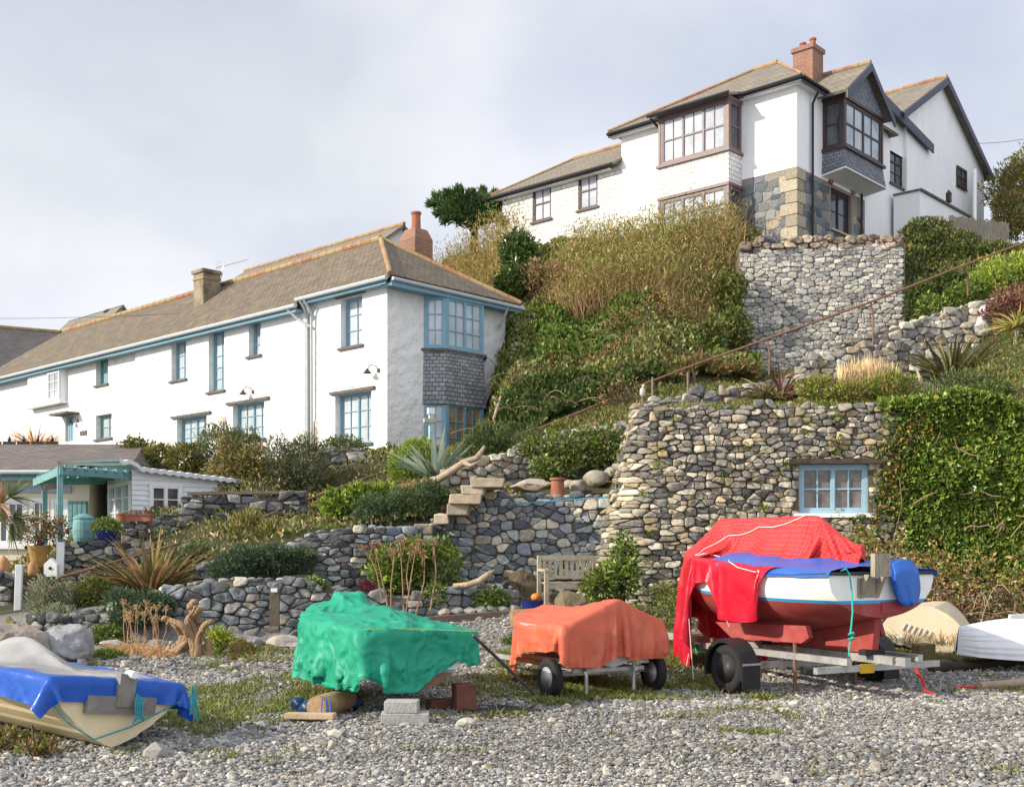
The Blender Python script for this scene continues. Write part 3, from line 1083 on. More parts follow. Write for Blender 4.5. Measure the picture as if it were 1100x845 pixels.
M_rust = mat('rusty_iron', (0.19, 0.1, 0.06), rough=0.8, var=0.3, scale=9, bump=0.3, bscale=40)
M_lampm = mat('bronze_lamp', (0.06, 0.045, 0.035), rough=0.5, var=0.1)


def pane_mat(name, base, rough=0.06, spec=0.9, var=0.3, scale=0.8):
    m = mat(name, base, rough=rough, var=var, scale=scale, spec=spec)
    return m


M_paneL = pane_mat('curtained_glass', (0.42, 0.47, 0.5))
M_paneD = pane_mat('dark_glass', (0.05, 0.055, 0.065), spec=1.0, var=0.5, scale=1.5)
M_paneS = pane_mat('sky_glass', (0.4, 0.43, 0.48), rough=0.05, spec=1.0, var=0.4, scale=0.7)
M_paneW = pane_mat('warm_glass', (0.3, 0.24, 0.15), var=0.5, scale=2.5)
M_paneT = pane_mat('teal_curtain_glass', (0.22, 0.4, 0.4))


def ridge_run(mb, a, b, r=0.1):
    """Half-round ridge tiles laid end to end."""
    a, b = np.asarray(a, float), np.asarray(b, float)
    L_ = np.linalg.norm(b - a)
    n = max(2, int(L_ / 0.45))
    for i in range(n):
        p, q = a + (b - a) * i / n, a + (b - a) * (i + 0.97) / n
        tube(mb, [p, q], [r, r * 0.93], 10)


def gutter_run(mb, a, b, r=0.065, n=2):
    tube(mb, np.linspace(a, b, n), r, 8)


# ================================================================ white cottage with blue windows
C = np.array([-3.54, 33.0])
ef, nf = np.array([-0.72, 0.693]), np.array([-0.693, -0.72])
er, nr = np.array([0.693, 0.72]), np.array([0.72, -0.693])
FL = Fr(C, ef, nf)
FRt = Fr(C, er, nr)
cot = thing('cottage', 'long whitewashed cottage with sky blue window frames and a slate-hung corner bay', 'house', (C[0], C[1], 4.0))
ZE, ZE2 = 9.28, 9.1
D2, D3 = 0.16, 0.05
spec1 = [('u', 366, 389, 318, 372), ('l', 360, 399, 421, 477)]
spec2 = [('c', 267, 280, 343, 382), ('d', 224, 241, 354, 420), ('b', 184, 200, 366, 408), ('l', 250, 284, 432, 472), ('l', 190, 222, 447, 480)]
spec3 = [('t', 103, 116, 384, 413), ('s', 103, 120, 445, 471), ('door', 70, 79, 447, 474)]
uB, uC, uE = 3.72, 14.1, 28.6


def rects(fr, spec, d):
    return [(k,) + fr.rect(x0, x1, y0, y1, d) for (k, x0, x1, y0, y1) in spec]


R1, R2, R3 = rects(FL, spec1, 0), rects(FL, spec2, D2), rects(FL, spec3, D3)
# white oriel at the far end
uo0, uo1, zo0, zo1 = FL.rect(36, 72, 400, 437, D3)
hole_o = (uo0, uo1, zo0, zo1)
# bay openings in the end wall
S0, S1 = 1.38, 3.85
w = MB()
facade(w, FL, 0.0, uB, 3.0, ZE, [q[1:] for q in R1], 0.4, 0)
facade(w, FL, uB, uC, 3.0, ZE2, [q[1:] for q in R2], 0.4, D2)
facade(w, FL, uC, uE, 2.6, ZE2, [q[1:] for q in R3] + [hole_o], 0.4, D3)
for (u, da, db) in ((uB, 0, D2), (uC, D3, D2)):
    w.add([FL(u, da, 3), FL(u, db, 3), FL(u, db, ZE2), FL(u, da, ZE2)], np.array([[0, 1, 2, 3]]))
facade(w, FRt, 0.0, 4.8, 3.0, ZE - 0.02, [], 0.2, 0)
w.add([FL(uE, D3, 2.6), FL(uE, -4.8, 2.6), FL(uE, -4.8, ZE2), FL(uE, D3, ZE2)], np.array([[0, 1, 2, 3]]))
w.add([FL(0, -4.8, 2.6), FL(uE, -4.8, 2.6), FL(uE, -4.8, ZE2), FL(0, -4.8, ZE2)], np.array([[0, 1, 2, 3]]))
# a rounded rubble edge where the facade steps
tube(w, [FL(uB + 0.02, D2 * 0.55, 3.0), FL(uB + 0.03, D2 * 0.55, 6), FL(uB + 0.02, D2 * 0.55, ZE2)], [0.1, 0.085, 0.09], 10)
w.build('wall', M_white, cot, smooth=False)
for k, a, b, c, d in R1:
    window(cot, FL, a, b, c, d, 0.27, M_blue, M_paneL, cas=1 if k == 'u' else 2, nx=2 if k == 'u' else 2, ny=3, sill=M_stoneslab, lintel=M_stoneslab, lint_ext=0.18)
for k, a, b, c, d in R2:
    if k == 'd':
        window(cot, FL, a, b, c, d, 0.27, M_blue, M_paneL, cas=1, nx=2, ny=5, sill=M_stoneslab, d=D2)
    elif k == 'l':
        window(cot, FL, a, b, c, d, 0.27, M_blue, M_paneL, cas=2, nx=2, ny=3, sill=M_stoneslab, lintel=M_stoneslab, d=D2, lint_ext=0.3)
    else:
        window(cot, FL, a, b, c, d, 0.27, M_blue, M_paneL, cas=1, nx=2, ny=3, sill=M_stoneslab, d=D2)
for k, a, b, c, d in R3:
    if k == 'door':
        q = MB()
        FL.box(q, a, b, D3 - 0.15, D3 - 0.1, c, d)
        for i in range(4):
            FL.box(q, a + (b - a) * (i + 0.1) / 4, a + (b - a) * (i + 0.85) / 4, D3 - 0.1, D3 - 0.085, c + 0.05, d - 0.05)
        dr_ = q.build('door', M_blue, cot, label='narrow blue plank door')
        q = MB()
        FL.box(q, a - 0.5, b + 0.3, D3 + 0.002, D3 + 0.55, d + 0.02, d + 0.1)
        q.build('lintel', M_stoneslab, dr_)
    else:
        window(cot, FL, a, b, c, d, 0.27, M_teal, M_paneT if k == 't' else M_paneL, cas=1, nx=2, ny=2, sill=M_stoneslab, d=D3)
# white oriel: boarded left cheek and a glazed right light
q = MB()
FL.box(q, uo0 + 0.003, uo1 - 0.003, D3 - 0.2, D3 + 0.25, zo0 + 0.12, zo1 - 0.003)
for i in range(7):
    u = uo0 + 0.35 * (uo1 - uo0) + (uo1 - uo0) * 0.62 * i / 7
    FL.box(q, u, u + 0.16, D3 + 0.25, D3 + 0.27, zo0 + 0.14, zo1 - 0.05)
FL.box(q, uo0 - 0.05, uo1 + 0.1, D3 - 0.2, D3 + 0.33, zo0 + 0.02, zo0 + 0.12)
orl = q.build('oriel', M_wframe, cot, label='white boarded oriel with one small glazed light')
window(orl, FL, uo0 + 0.04, uo0 + 0.36 * (uo1 - uo0), zo0 + 0.16, zo1 - 0.08, 0.0, M_wframe, M_paneS, nx=2, ny=3, d=D3 + 0.25, name='window_light')

# corner bay, two storeys, canted
bay_pts = [FRt(1.38, 0, 0)[:2], FRt(1.84, 0.47, 0)[:2], FRt(3.38, 0.47, 0)[:2], FRt(3.84, 0, 0)[:2]]
zt, zs, zk, zl0 = 9.02, 7.47, 5.92, 4.1
q = MB()
for (z0, z1) in ((3.6, zl0 + 0.25), (zt - 0.02, zt + 0.12)):
    poly = [np.array([p[0], p[1], z0]) for p in bay_pts]
    prism(q, poly, (0, 0, z1 - z0))
bay = q.build('bay', M_blue, cot, label='two-storey canted bay with blue casements above and below a slate skirt')
for (z0, z1, pm) in ((zs, zt, M_paneL), (zl0 + 0.2, zk, M_paneW)):
    for i in range(3):
        a, b = np.array(bay_pts[i]), np.array(bay_pts[i + 1])
        e = unit([*(b - a), 0])
        nrm = np.array([e[1], -e[0], 0])
        fr_ = Fr(a, e, nrm)
        wl = np.linalg.norm(b - a)
        window(bay, fr_, 0.0 if i else 0.02, wl - 0.004, z0, z1, 0.08, M_blue, M_paneS if (i == 0) else pm, cas=2 if i == 1 else 1, nx=2, ny=3, fw=0.085, bw=0.026, d=0.02)
q = MB()
ctr = np.mean(bay_pts, axis=0)
outl = [np.array(p) + unit([*(np.array(p) - ctr), 0])[:2] * (0.1 if i in (1, 2) else 0.06) for i, p in enumerate(bay_pts)]
uu = 0
for i in range(3):
    a, b = np.array(bay_pts[i]), np.array(bay_pts[i + 1])
    a2, b2 = outl[i], outl[i + 1]
    wl = np.linalg.norm(b - a)
    m_a, m_b = a * 0.55 + a2 * 0.45, b * 0.55 + b2 * 0.45
    V = [(*a2, zk - 0.08), (*b2, zk - 0.08), (*m_b, 6.6), (*m_a, 6.6), (*b, zs - 0.06), (*a, zs - 0.06)]
    q.add(V, [[0, 1, 2, 3], [3, 2, 4, 5]], None, 0, [(uu, 0), (uu + wl, 0), (uu + wl, 0.65), (uu, 0.65), (uu + wl, 1.5), (uu, 1.5)])
    uu += wl
V = [(*outl[0], zk - 0.08), (*outl[1], zk - 0.08), (*outl[2], zk - 0.08), (*outl[3], zk - 0.08)]
q.add(V, [[0, 1, 2, 3]], None, 0, [(0, 0)] * 4)
q.build('slate_skirt', M_hung, bay)
q = MB()
poly = [np.array([*(np.array(p) + unit([*(np.array(p) - ctr), 0])[:2] * 0.12), zs - 0.07]) for p in bay_pts]
prism(q, poly, (0, 0, 0.07))
q.build('sill', M_stoneslab, bay)

# roof
ov = 0.34


def LP(u, s, z):
    p = C + ef * u + er * s
    return np.array([p[0], p[1], z])


zr = 11.44
e_n = LP(-ov - 0.2, -ov, ZE - 0.02)
e_s = LP(uB, -ov, ZE - 0.02)
e2a, e2b = LP(uB, -ov - 0.17, ZE2 - 0.1), LP(uE + 0.3, -ov - 0.17, ZE2 - 0.1)
e_r = LP(-ov, 4.8 + ov, ZE - 0.05)
r0, rm_, r1 = LP(3.17, 2.4, zr), LP(uB + 0.02, 2.4, zr), LP(uE - 3.2, 2.4, zr - 0.05)
q = MB()
slab(q, [e_n, e_s, rm_, r0], 0.09)
slab(q, [e2a, e2b, r1, LP(uB, 2.4, zr)], 0.09)
slab(q, [e_n + [0, 0, .003], r0 + [0, 0, .003], LP(-ov - 0.2, 4.98, ZE - 0.05)], 0.09)
bk0, bk1 = LP(-ov, 4.8 + ov, ZE - 0.05), LP(uE + 0.3, 4.8 + ov, ZE - 0.05)
slab(q, [bk0, bk1, r1, r0], 0.09)
slab(q, [e2b, LP(uE + 0.3, 4.8 + ov, ZE2 - 0.1), r1], 0.09)
roof = q.build('roof', M_roofL, cot)
q = MB()
ridge_run(q, r0 + np.array([0, 0, 0.02]), r1 + np.array([0, 0, 0.02]), 0.11)
q.build('ridge_tiles', M_tile, roof)
q = MB()
ridge_run(q, r0 + np.array([0, 0, 0.01]), e_n + [0, 0, 0.02], 0.08)
ridge_run(q, r0 + np.array([0, 0, 0.01]), LP(-ov - 0.2, 4.98, ZE - 0.03), 0.085)
q.build('hip_tiles', M_tile, roof)
# blue soffit and fascia
q = MB()
fz = ZE - 0.16
FL.box(q, 0.003, uB - 0.002, 0.002, ov - 0.06, fz - 0.06, fz)
FL.box(q, -ov + 0.03, uB, ov - 0.06, ov - 0.02, fz - 0.08, fz + 0.12)
FL.box(q, uB + 0.003, uE, D2 + 0.002, ov + 0.1, ZE2 - 0.28, ZE2 - 0.22)
FL.box(q, uB + 0.01, uE + 0.2, ov + 0.1, ov + 0.14, ZE2 - 0.3, ZE2 - 0.1)
FRt.box(q, -0.25, 4.95, 0.003, 0.48, fz - 0.12, fz - 0.05)
FRt.box(q, -0.28, 4.97, 0.48, 0.52, fz - 0.16, fz + 0.02)
q.build('fascia', M_blue, roof)
q = MB()
gutter_run(q, FL(-ov - 0.1, ov + 0.06, ZE - 0.1), FL(uB + 0.1, ov + 0.06, ZE - 0.1))
gutter_run(q, FL(uB - 0.1, ov + 0.22, ZE2 - 0.14), FL(uE + 0.3, ov + 0.22, ZE2 - 0.14))
gutter_run(q, FRt(-0.3, 0.6, ZE - 0.14), FRt(5.02, 0.6, ZE - 0.2), 0.055)
q.build('gutter', M_gutter, cot)
q = MB()
for (u0_, dx) in ((3.42, 0.0), (3.62, 0.07)):
    q = MB()
    tube(q, [FL(u0_, ov + 0.05, ZE - 0.15), FL(u0_, ov - 0.1, ZE - 0.35), FL(u0_, 0.12, ZE - 0.6 - dx), FL(u0_, 0.1, 3.2)], 0.045, 8)
    q.build('drainpipe', M_gutter, cot)
q = MB()
tube(q, [FL(uB + 0.35, ov + 0.18, ZE2 - 0.2), FL(uB + 0.1, 0.32, ZE2 - 0.5), FL(3.45, 0.14, ZE2 - 0.75)], 0.04, 8)
q.build('drainpipe', M_gutter, cot)
q = MB()
tube(q, [FRt(4.35, 0.55, ZE - 0.25), FRt(4.4, 0.3, ZE - 0.6), FRt(4.4, 0.1, ZE - 0.8)], 0.04, 8, None, 0)
q.build('drainpipe', M_gutter, cot)
q = MB()
FL.box(q, 3.28, 3.46, 0.003, 0.03, 4.0, 5.5)
q.build('rust_stain', mat('rust_streak', (0.4, 0.27, 0.17), rough=0.9, var=0.5, scale=5, col2=(0.72, 0.68, 0.6), s2=6, t2=(0.42, 0.55)), cot)
# concrete stack with an orange tile course
yC = 42.6
q = MB()
pc = P(221, 320, yC)
FLc = Fr(pc[:2], ef, nf)
FLc.box(q, -0.33, 0.33, -0.4, 0.3, pc[2] - 1.2, pc[2] + 0.86)
FLc.box(q, -0.39, 0.39, -0.46, 0.36, pc[2] + 0.86, pc[2] + 0.98)
ch = q.build('chimney', M_conc, cot, label='squat weathered concrete chimney')
q = MB()
FLc.box(q, -0.36, 0.36, -0.43, 0.33, pc[2] + 0.62, pc[2] + 0.69)
q.build('tile_course', M_tile, ch)
# brick stack with a tall pot
pb = P(447, 279, 37.6)
FLb = Fr(pb[:2], ef, nf)
q = MB()
V = []
w0, w1 = 0.38, 0.32
fsb = [[0, 1, 2, 3], [4, 5, 6, 7], [8, 9, 10, 11], [12, 13, 14, 15], [16, 17, 18, 19]]
ring = lambda w_, z: [FLb(-w_, -w_, z), FLb(w_, -w_, z), FLb(w_, w_, z), FLb(-w_, w_, z)]
for (za_, zb_, wa, wb) in ((pb[2] - 0.9, pb[2] + 0.62, w0, w0), (pb[2] + 0.62, pb[2] + 0.95, w0, w1 * 0.8)):
    A, B = ring(wa, za_), ring(wb, zb_)
    for i in range(4):
        j = (i + 1) % 4
        q.add([A[i], A[j], B[j], B[i]], np.array([[0, 1, 2, 3]]), None, 0, [(i * 0.9, za_), (i * 0.9 + 0.9, za_), (i * 0.9 + 0.9, zb_), (i * 0.9, zb_)])
q.add(ring(w1 * 0.8, pb[2] + 0.95), np.array([[0, 1, 2, 3]]), None, 0, [(0, 0)] * 4)
ch = q.build('chimney', M_brick, cot, label='red brick chimney with one tall pot')
q = MB()
lathe(q, [(0.17, 0), (0.15, 0.08), (0.14, 0.5), (0.17, 0.54), (0.17, 0.6), (0.11, 0.6), (0.11, 0.3)], (pb[0], pb[1], pb[2] + 0.93), 16)
q.build('pot', M_terra, ch)
# swan-neck wall lamps
for (x, y, d_) in ((407, 398, 0.0), (272, 421, D2), (84, 452, D3)):
    u, z = FL.pix(x, y, d_)
    q = MB()
    tube(q, [FL(u, d_, z), FL(u, d_ + 0.1, z + 0.12), FL(u + 0.12, d_ + 0.2, z + 0.16), FL(u + 0.25, d_ + 0.22, z + 0.05)], 0.014, 6)
    lathe(q, [(0.03, 0), (0.05, -0.04), (0.12, -0.12), (0.125, -0.13), (0.02, -0.05)], FL(u + 0.25, d_ + 0.22, z + 0.06), 12)
    lathe(q, [(0.06, 0), (0.06, 0.03)], FL(u, d_ + 0.002, z), 10, FL.ey)
    q.build('wall_lamp', M_lampm, cot)
u, z = FL.pix(240, 452, D2)
q = MB()
lathe(q, [(0.17, 0.0), (0.17, 0.03), (0.12, 0.05)], FL(u, D2 + 0.002, z), 18, FL.ey)
q.build('plaque', M_granite, cot, label='round pale plaque')
q = MB()
u, z = FL.pix(90, 465, D3)
FL.box(q, u - 0.28, u + 0.28, D3 + 0.002, D3 + 0.03, z - 0.09, z + 0.09)
q.build('plaque', M_stoneslab, cot, label='small dark house-name slab')

# aerial on the concrete stack
q = MB()
ap = P(233, 302, yC)
top = ap + np.array([0.25, 0, 0.55])
tube(q, [ap + np.array([0, 0, -0.2]), ap + np.array([0.14, 0, 0.1]), ap + np.array([0.2, 0, 0.3]), top], 0.018, 6)
tip = top + np.array([0.95, -0.2, 0.2])
tube(q, [top - np.array([0.3, -0.06, 0.06]), tip], 0.012, 6)
for i in range(9):
    c_ = top + (tip - top) * i / 8
    tube(q, [c_ + np.array([0, -0.05, -0.11]), c_ + np.array([0, 0.05, 0.11])], 0.006, 5)
for s_ in (-1, 1):
    for i in range(3):
        tube(q, [top + np.array([-0.3, s_ * 0.02, s_ * 0.1 * (i + 0.4)]), top + np.array([-0.12, s_ * 0.02, s_ * 0.06 * (i + 0.4)])], 0.006, 5)
q.thing('aerial', 'thin television aerial fixed to the concrete chimney', 'aerial', M_metal)

# ================================================================ buildings behind the cottage
# white gabled house, only its gable and roof show over the ridge
hs = thing('house', 'white gabled house showing just its grey roof and gable tip behind the brick chimney', 'house', P(431, 300, 50) * np.array([1, 1, 0]) + np.array([0, 0, 8]))
pk = P(431, 242, 50)
dl = unit([-0.72, 0.693, 0])
gr_ = np.array([er[0], er[1], 0])
zb_ = 11.0
hw = 3.2
q = MB()
a, b = pk - gr_ * hw, pk + gr_ * hw
a[2] = b[2] = pk[2] - 2.3
prism(q, [a * np.array([1, 1, 0]) + [0, 0, zb_ - 3], b * np.array([1, 1, 0]) + [0, 0, zb_ - 3], b, pk - [0, 0, 0.08], a], dl * 11.5)
q.build('wall', M_white_s, hs)
q = MB()
ex_ = -dl * 0.2
ln_ = dl * 12.0
a_, b_ = a - gr_ * 0.3 - [0, 0, 0.2], b + gr_ * 0.3 - [0, 0, 0.2]
slab(q, [a_ + ex_, pk + ex_, pk + ln_, a_ + ln_], 0.12)
slab(q, [pk + ex_, b_ + ex_, b_ + ln_, pk + ln_], 0.12)
rf = q.build('roof', M_roofR, hs)
q = MB()
ridge_run(q, pk + ex_ + [0, 0, 0.03], pk + ln_ + [0, 0, 0.03], 0.09)
q.build('ridge_tiles', M_tile, rf)

# dark roofed house beyond the far left end
hs = thing('house', 'house with a dark slate roof at the far left edge behind the cottage', 'house', (-33, 64, 3))
q = MB()
pR, pL = P(66, 357, 62), P(-160, 338, 62)
eR, eL = P(30, 402, 58), P(-160, 408, 58)
bR, bL = P(60, 400, 66), P(-160, 400, 66)
slab(q, [eL, eR, pR, pL], 0.15)
slab(q, [bL, bR, pR, pL], 0.15)
rf = q.build('roof', M_roofD, hs)
q = MB()
ridge_run(q, pL, pR, 0.12)
q.build('ridge_tiles', mat('mossy_ridge', (0.16, 0.12, 0.06), var=0.3), rf)
q = MB()
hexa(q, [eL[0], 58.6, 2], [eR[0] - eL[0] - 0.5, 0, 0], [0, 6.5, 0], [0, 0, eR[2] - 2.25])
q.build('wall', M_white_s, hs)

# little blue dormer gable with a black cowl
hs = thing('dormer_house', 'slate roofed house showing only a pale blue gable tip above the cottage ridge', 'house', (-20, 60, 6))
pk = P(131, 329, 60)
q = MB()
a, b = pk + np.array([-0.05, -0.0, -1.9]) - gr_ * 1.7, pk + np.array([0, 0, -1.9]) + gr_ * 1.7
prism(q, [a - [0, 0, 4], b - [0, 0, 4], b, pk, a], dl * 5)
q.build('wall', mat('pale_blue_paint', (0.3, 0.47, 0.56), rough=0.7, var=0.06), hs)
q = MB()
slab(q, [a - gr_ * 0.25 - [0, 0, 0.2] - dl * 0.15, pk - dl * 0.15 + [0, 0, 0.07], pk + dl * 6 + [0, 0, 0.07], a - gr_ * 0.25 - [0, 0, 0.2] + dl * 6], 0.1)
slab(q, [b + gr_ * 0.25 - [0, 0, 0.2] - dl * 0.15, pk - dl * 0.15 + [0, 0, 0.07], pk + dl * 6 + [0, 0, 0.07], b + gr_ * 0.25 - [0, 0, 0.2] + dl * 6], 0.1)
rf = q.build('roof', M_roofR, hs)
q = MB()
cw = P(118, 337, 61)
lathe(q, [(0.1, -1.2), (0.1, 0.0), (0.34, 0.06), (0.3, 0.14), (0.12, 0.24), (0.0, 0.26)], cw, 12)
q.build('cowl', M_black, rf)

# overhead wire on the left
q = MB()
a, b = P(-20, 342, 40), P(420, 316, 46)
t = np.linspace(0, 1, 24)[:, None]
tube(q, a * (1 - t) + b * t - np.array([0, 0, 1.0]) * (4 * t * (1 - t)) * 0.25, 0.007, 5)
q.thing('cable', 'thin overhead cable crossing in front of the cottage roof', 'cable', M_black)
q = MB()
a, b = P(1040, 154, 48), P(1130, 143, 44)
tube(q, a * (1 - t) + b * t - np.array([0, 0, 1.0]) * (4 * t * (1 - t)) * 0.12, 0.01, 5)
q.thing('cable', 'thin overhead cable leaving the big white gable on the right', 'cable', M_black)

# ================================================================ clifftop house with dark window frames
C2 = np.array([9.79, 40.0])
e1, m1 = np.array([-0.74, 0.673]), np.array([-0.673, -0.74])
e2, m2 = np.array([0.673, 0.74]), np.array([0.74, -0.673])
RF, RS = Fr(C2, e1, m1), Fr(C2, e2, m2)
chs = thing('clifftop_house', 'white clifftop house with dark brown bay windows above a masonry base', 'house', (C2[0], C2[1], 12.0))


def RPt(u, s, z):
    p = C2 + e1 * u + e2 * s
    return np.array([p[0], p[1], z])


ZT, ZM = 17.75, 14.75
uA, uBk = 7.5, 13.8
ub0, ub1, db = 2.15, 5.15, 0.9       # front bay
sb0, sb1, ds = 1.83, 4.95, 0.85      # side bay
LS = 10.3
wB = [RF.rect(572, 592, 199, 237), RF.rect(621, 642, 184, 224)]
wS = RS.rect(956, 971, 150, 200)
w = MB()
facade(w, RF, 0, uA, ZM, ZT, [], 0.2, 0)
facade(w, RS, 0, 5.2, ZM, ZT, [], 0.2, 0)
# side wall rising to its rake
rk0, rk1 = RS.pix(946, 92)[1], RS.pix(996, 160)[1]
sk0, sk1 = RS.pix(946, 92)[0], RS.pix(996, 160)[0]
facade(w, RS, 5.2, LS, 11.5, 17.2, [wS], 0.2, 0)
zz0, zz1 = 18.9, rk1 - 0.2
w.add([RS(5.2, 0, 17.2), RS(LS, 0, 17.2), RS(LS, 0, max(17.3, zz1 + 0.25)), RS(5.2, 0, zz0)], np.array([[0, 1, 2, 3]]))
w.add([RPt(uA, 0, 12), RPt(uA, 7, 12), RPt(uA, 7, ZT), RPt(uA, 0, ZT)], np.array([[0, 1, 2, 3]]))
w.add([RPt(uA, 7, 12), RPt(0, 7, 12), RPt(0, 7, ZT), RPt(uA, 7, ZT)], np.array([[0, 1, 2, 3]]))
facade(w, RF, 5.15, uA, 12.0, ZM, [], 0.2, -0.01)
w.build('wall', M_white_s, chs)
# shingled left wing
w = MB()
ZB = 16.55
us = [uA, uBk]
for h0, h1, z0, z1, holes in ((uA, uBk, 12.6, ZB, wB),):
    usx = sorted(set([h0, h1] + [q for h in holes for q in h[:2]]))
    zsx = sorted(set([z0, z1] + [q for h in holes for q in h[2:]]))
    for a, b in zip(usx[:-1], usx[1:]):
        for c, d in zip(zsx[:-1], zsx[1:]):
            if any(h[0] < (a + b) / 2 < h[1] and h[2] < (c + d) / 2 < h[3] for h in holes):
                continue
            w.add([RF(a, 0, c), RF(b, 0, c), RF(b, 0, d), RF(a, 0, d)], np.array([[0, 1, 2, 3]]), None, 0, [(a, c), (b, c), (b, d), (a, d)])
    for h in holes:
        a, b, c, d = h
        for p_, q_ in (((a, c), (b, c)), ((b, c), (b, d)), ((b, d), (a, d)), ((a, d), (a, c))):
            w.add([RF(p_[0], 0, p_[1]), RF(q_[0], 0, q_[1]), RF(q_[0], -0.15, q_[1]), RF(p_[0], -0.15, p_[1])], np.array([[0, 1, 2, 3]]), None, 0, [p_, q_, q_, p_])
w.add([RPt(uBk, 0, 12.6), RPt(uBk, 5, 12.6), RPt(uBk, 5, ZB), RPt(uBk, 0, ZB)], np.array([[0, 1, 2, 3]]), None, 0, [(0, 0), (5, 0), (5, 4), (0, 4)])
w.add([RPt(uBk, 5, 12.6), RPt(uA, 5, 12.6), RPt(uA, 5, ZB), RPt(uBk, 5, ZB)], np.array([[0, 1, 2, 3]]), None, 0, [(0, 0), (5, 0), (5, 4), (0, 4)])
w.build('shingled_wall', M_hungW, chs)
for h in wB:
    window(chs, RF, *h, 0.1, M_brown, M_paneS, cas=1, nx=2, ny=2, sash=True, fw=0.06, sill=M_brown)
window(chs, RS, *wS, 0.1, M_brown, M_paneD, cas=1, nx=2, ny=4, sash=True, fw=0.06, sill=M_brown)

# masonry base of squared stone
BLU = [(0.115, 0.13, 0.145), (0.15, 0.16, 0.17), (0.085, 0.1, 0.115), (0.2, 0.2, 0.195), (0.27, 0.23, 0.17), (0.33, 0.28, 0.2), (0.13, 0.14, 0.14)]
TAN = [(0.36, 0.31, 0.23), (0.31, 0.27, 0.2), (0.39, 0.34, 0.26), (0.27, 0.24, 0.18)]
arch = RS.rect(893, 915, 206, 250)
arch = (arch[0], arch[1], arch[2], arch[3])
w = MB()
facade(w, RF, 0, 2.2, 11.4, ZM + 0.003, [], 0.2, -0.02, mi=1)
facade(w, RS, 0, 5.2, 11.4, ZM + 0.003, [(arch[0], arch[1], arch[2], arch[3])], 0.3, -0.02, mi=1)
stone_field(w, lambda u, v, d: RF(u, d * 0.3 - 0.014, v), 2.2, lambda u: 11.6, lambda u: ZM - 0.06, row=0.34, asp=1.3, depth=0.05, pal=[tuple(np.array(c) * 1.05) for c in BLU[:5] + BLU[:3] + BLU[3:4]], rnd=0.12, gap=0.005, seed=31, jit=0.26, big=0.05, small=0.08)
stone_field(w, lambda u, v, d: RS(u, d * 0.3 - 0.014, v), 5.2, lambda u: 11.6, lambda u: ZM - 0.06 - 0.35 * (u > 3.6) - 0.5 * max(0, u - 3.6) * 0.6, row=0.32, asp=1.3, depth=0.05, pal=[tuple(np.array(c) * 1.05) for c in BLU[:5]], rnd=0.12, gap=0.006, seed=32, jit=0.26, big=0.05, small=0.08,
            holes=[(arch[0] - 0.12, arch[1] + 0.12, arch[2] - 0.1, arch[3] + 0.2)])
wq = MB()
for k in range(8):   # tan quoins
    z = 11.5 + k * 0.41
    s_ = 0.42 if k % 2 else 0.62
    RF.box(wq, -0.035, s_, -0.1, 0.035, z, z + 0.39, TAN[k % 4], 0)
    RS.box(wq, -0.03, 1.0 - s_, -0.1, 0.038, z, z + 0.388, TAN[(k + 1) % 4], 0)
M_stone = mat('walling_stone', attr=True, rough=0.9, var=0.28, scale=14, bump=0.6, bscale=30, bdist=0.02)
M_mortar = mat('lime_mortar', (0.24, 0.22, 0.18), rough=0.95, var=0.2, scale=9, bump=0.4)
base_ = w.build('masonry_base', [M_stone, M_mortar], chs, smooth=True)
bevel(wq.build('quoins', M_stone, base_), 0.015)
# arch of brick over the low window
q = MB()
am, ar = (arch[0] + arch[1]) / 2, (arch[1] - arch[0]) / 2
for k in range(11):
    t0, t1 = math.pi * (0.12 + 0.76 * k / 11), math.pi * (0.12 + 0.76 * (k + 0.9) / 11)
    pts = []
    for (t_, rr_) in ((t0, 1.0), (t1, 1.0), (t1, 1.32), (t0, 1.32)):
        pts.append(RS(am - math.cos(t_) * ar * rr_ * 1.08, 0.05, arch[3] - 0.12 + math.sin(t_) * ar * rr_ * 0.62))
    prism(q, pts, -RS.ey * 0.15)
q.build('arch', M_terra, base_)
window(chs, RS, arch[0], arch[1], arch[2], arch[3], 0.2, M_brown, M_paneD, cas=2, nx=1, ny=2, sill=M_granite)


def flat_bay(fr, u0, u1, d, z0, z1, pm, fm, cas, label, slim=False):
    """Square bay storey of sash windows: front and two returns."""
    q = MB()
    for (a, b) in ((u0, u0 + 0.1), (u1 - 0.1, u1)):
        fr.box(q, a, b, d - 0.1, d, z0, z1)
    fr.box(q, u0 - 0.03, u1 + 0.03, -0.02, d + 0.03, z1 - 0.002, z1 + 0.1)
    fr.box(q, u0 - 0.06, u1 + 0.06, -0.02, d + 0.08, z0 - 0.1, z0 + 0.002)
    bo = q.build('bay', fm, chs, label=label)
    window(bo, fr, u0 + 0.1, u1 - 0.1, z0 + 0.002, z1 - 0.002, 0.09, fm, pm, cas=cas, nx=2, ny=2, sash=True, fw=0.09, bw=0.03, d=d)
    for (u, sgn) in ((u0, -1), (u1, 1)):
        fb = Fr(fr(u, 0, 0)[:2], fr.ey[:2], fr.ex[:2] * sgn)
        window(bo, fb, 0.02, d - 0.1, z0 + 0.002, z1 - 0.002, 0.09, fm, M_paneD, cas=1, nx=1, ny=2, sash=True, fw=0.08, d=0.0)
    return bo


zt_, zs_ = 17.42, 15.68
M_mauve = mat('faded_brown_paint', (0.16, 0.115, 0.11), rough=0.45, var=0.15, scale=6)
b1 = flat_bay(RF, ub0, ub1, db, zs_, zt_, M_paneS, M_mauve, 3, 'upper front bay of three brown sash windows')
b2 = flat_bay(RF, ub0, ub1, db, 13.15, 14.4, M_paneS, M_mauve, 3, 'lower front bay of three brown sash windows')
q = MB()


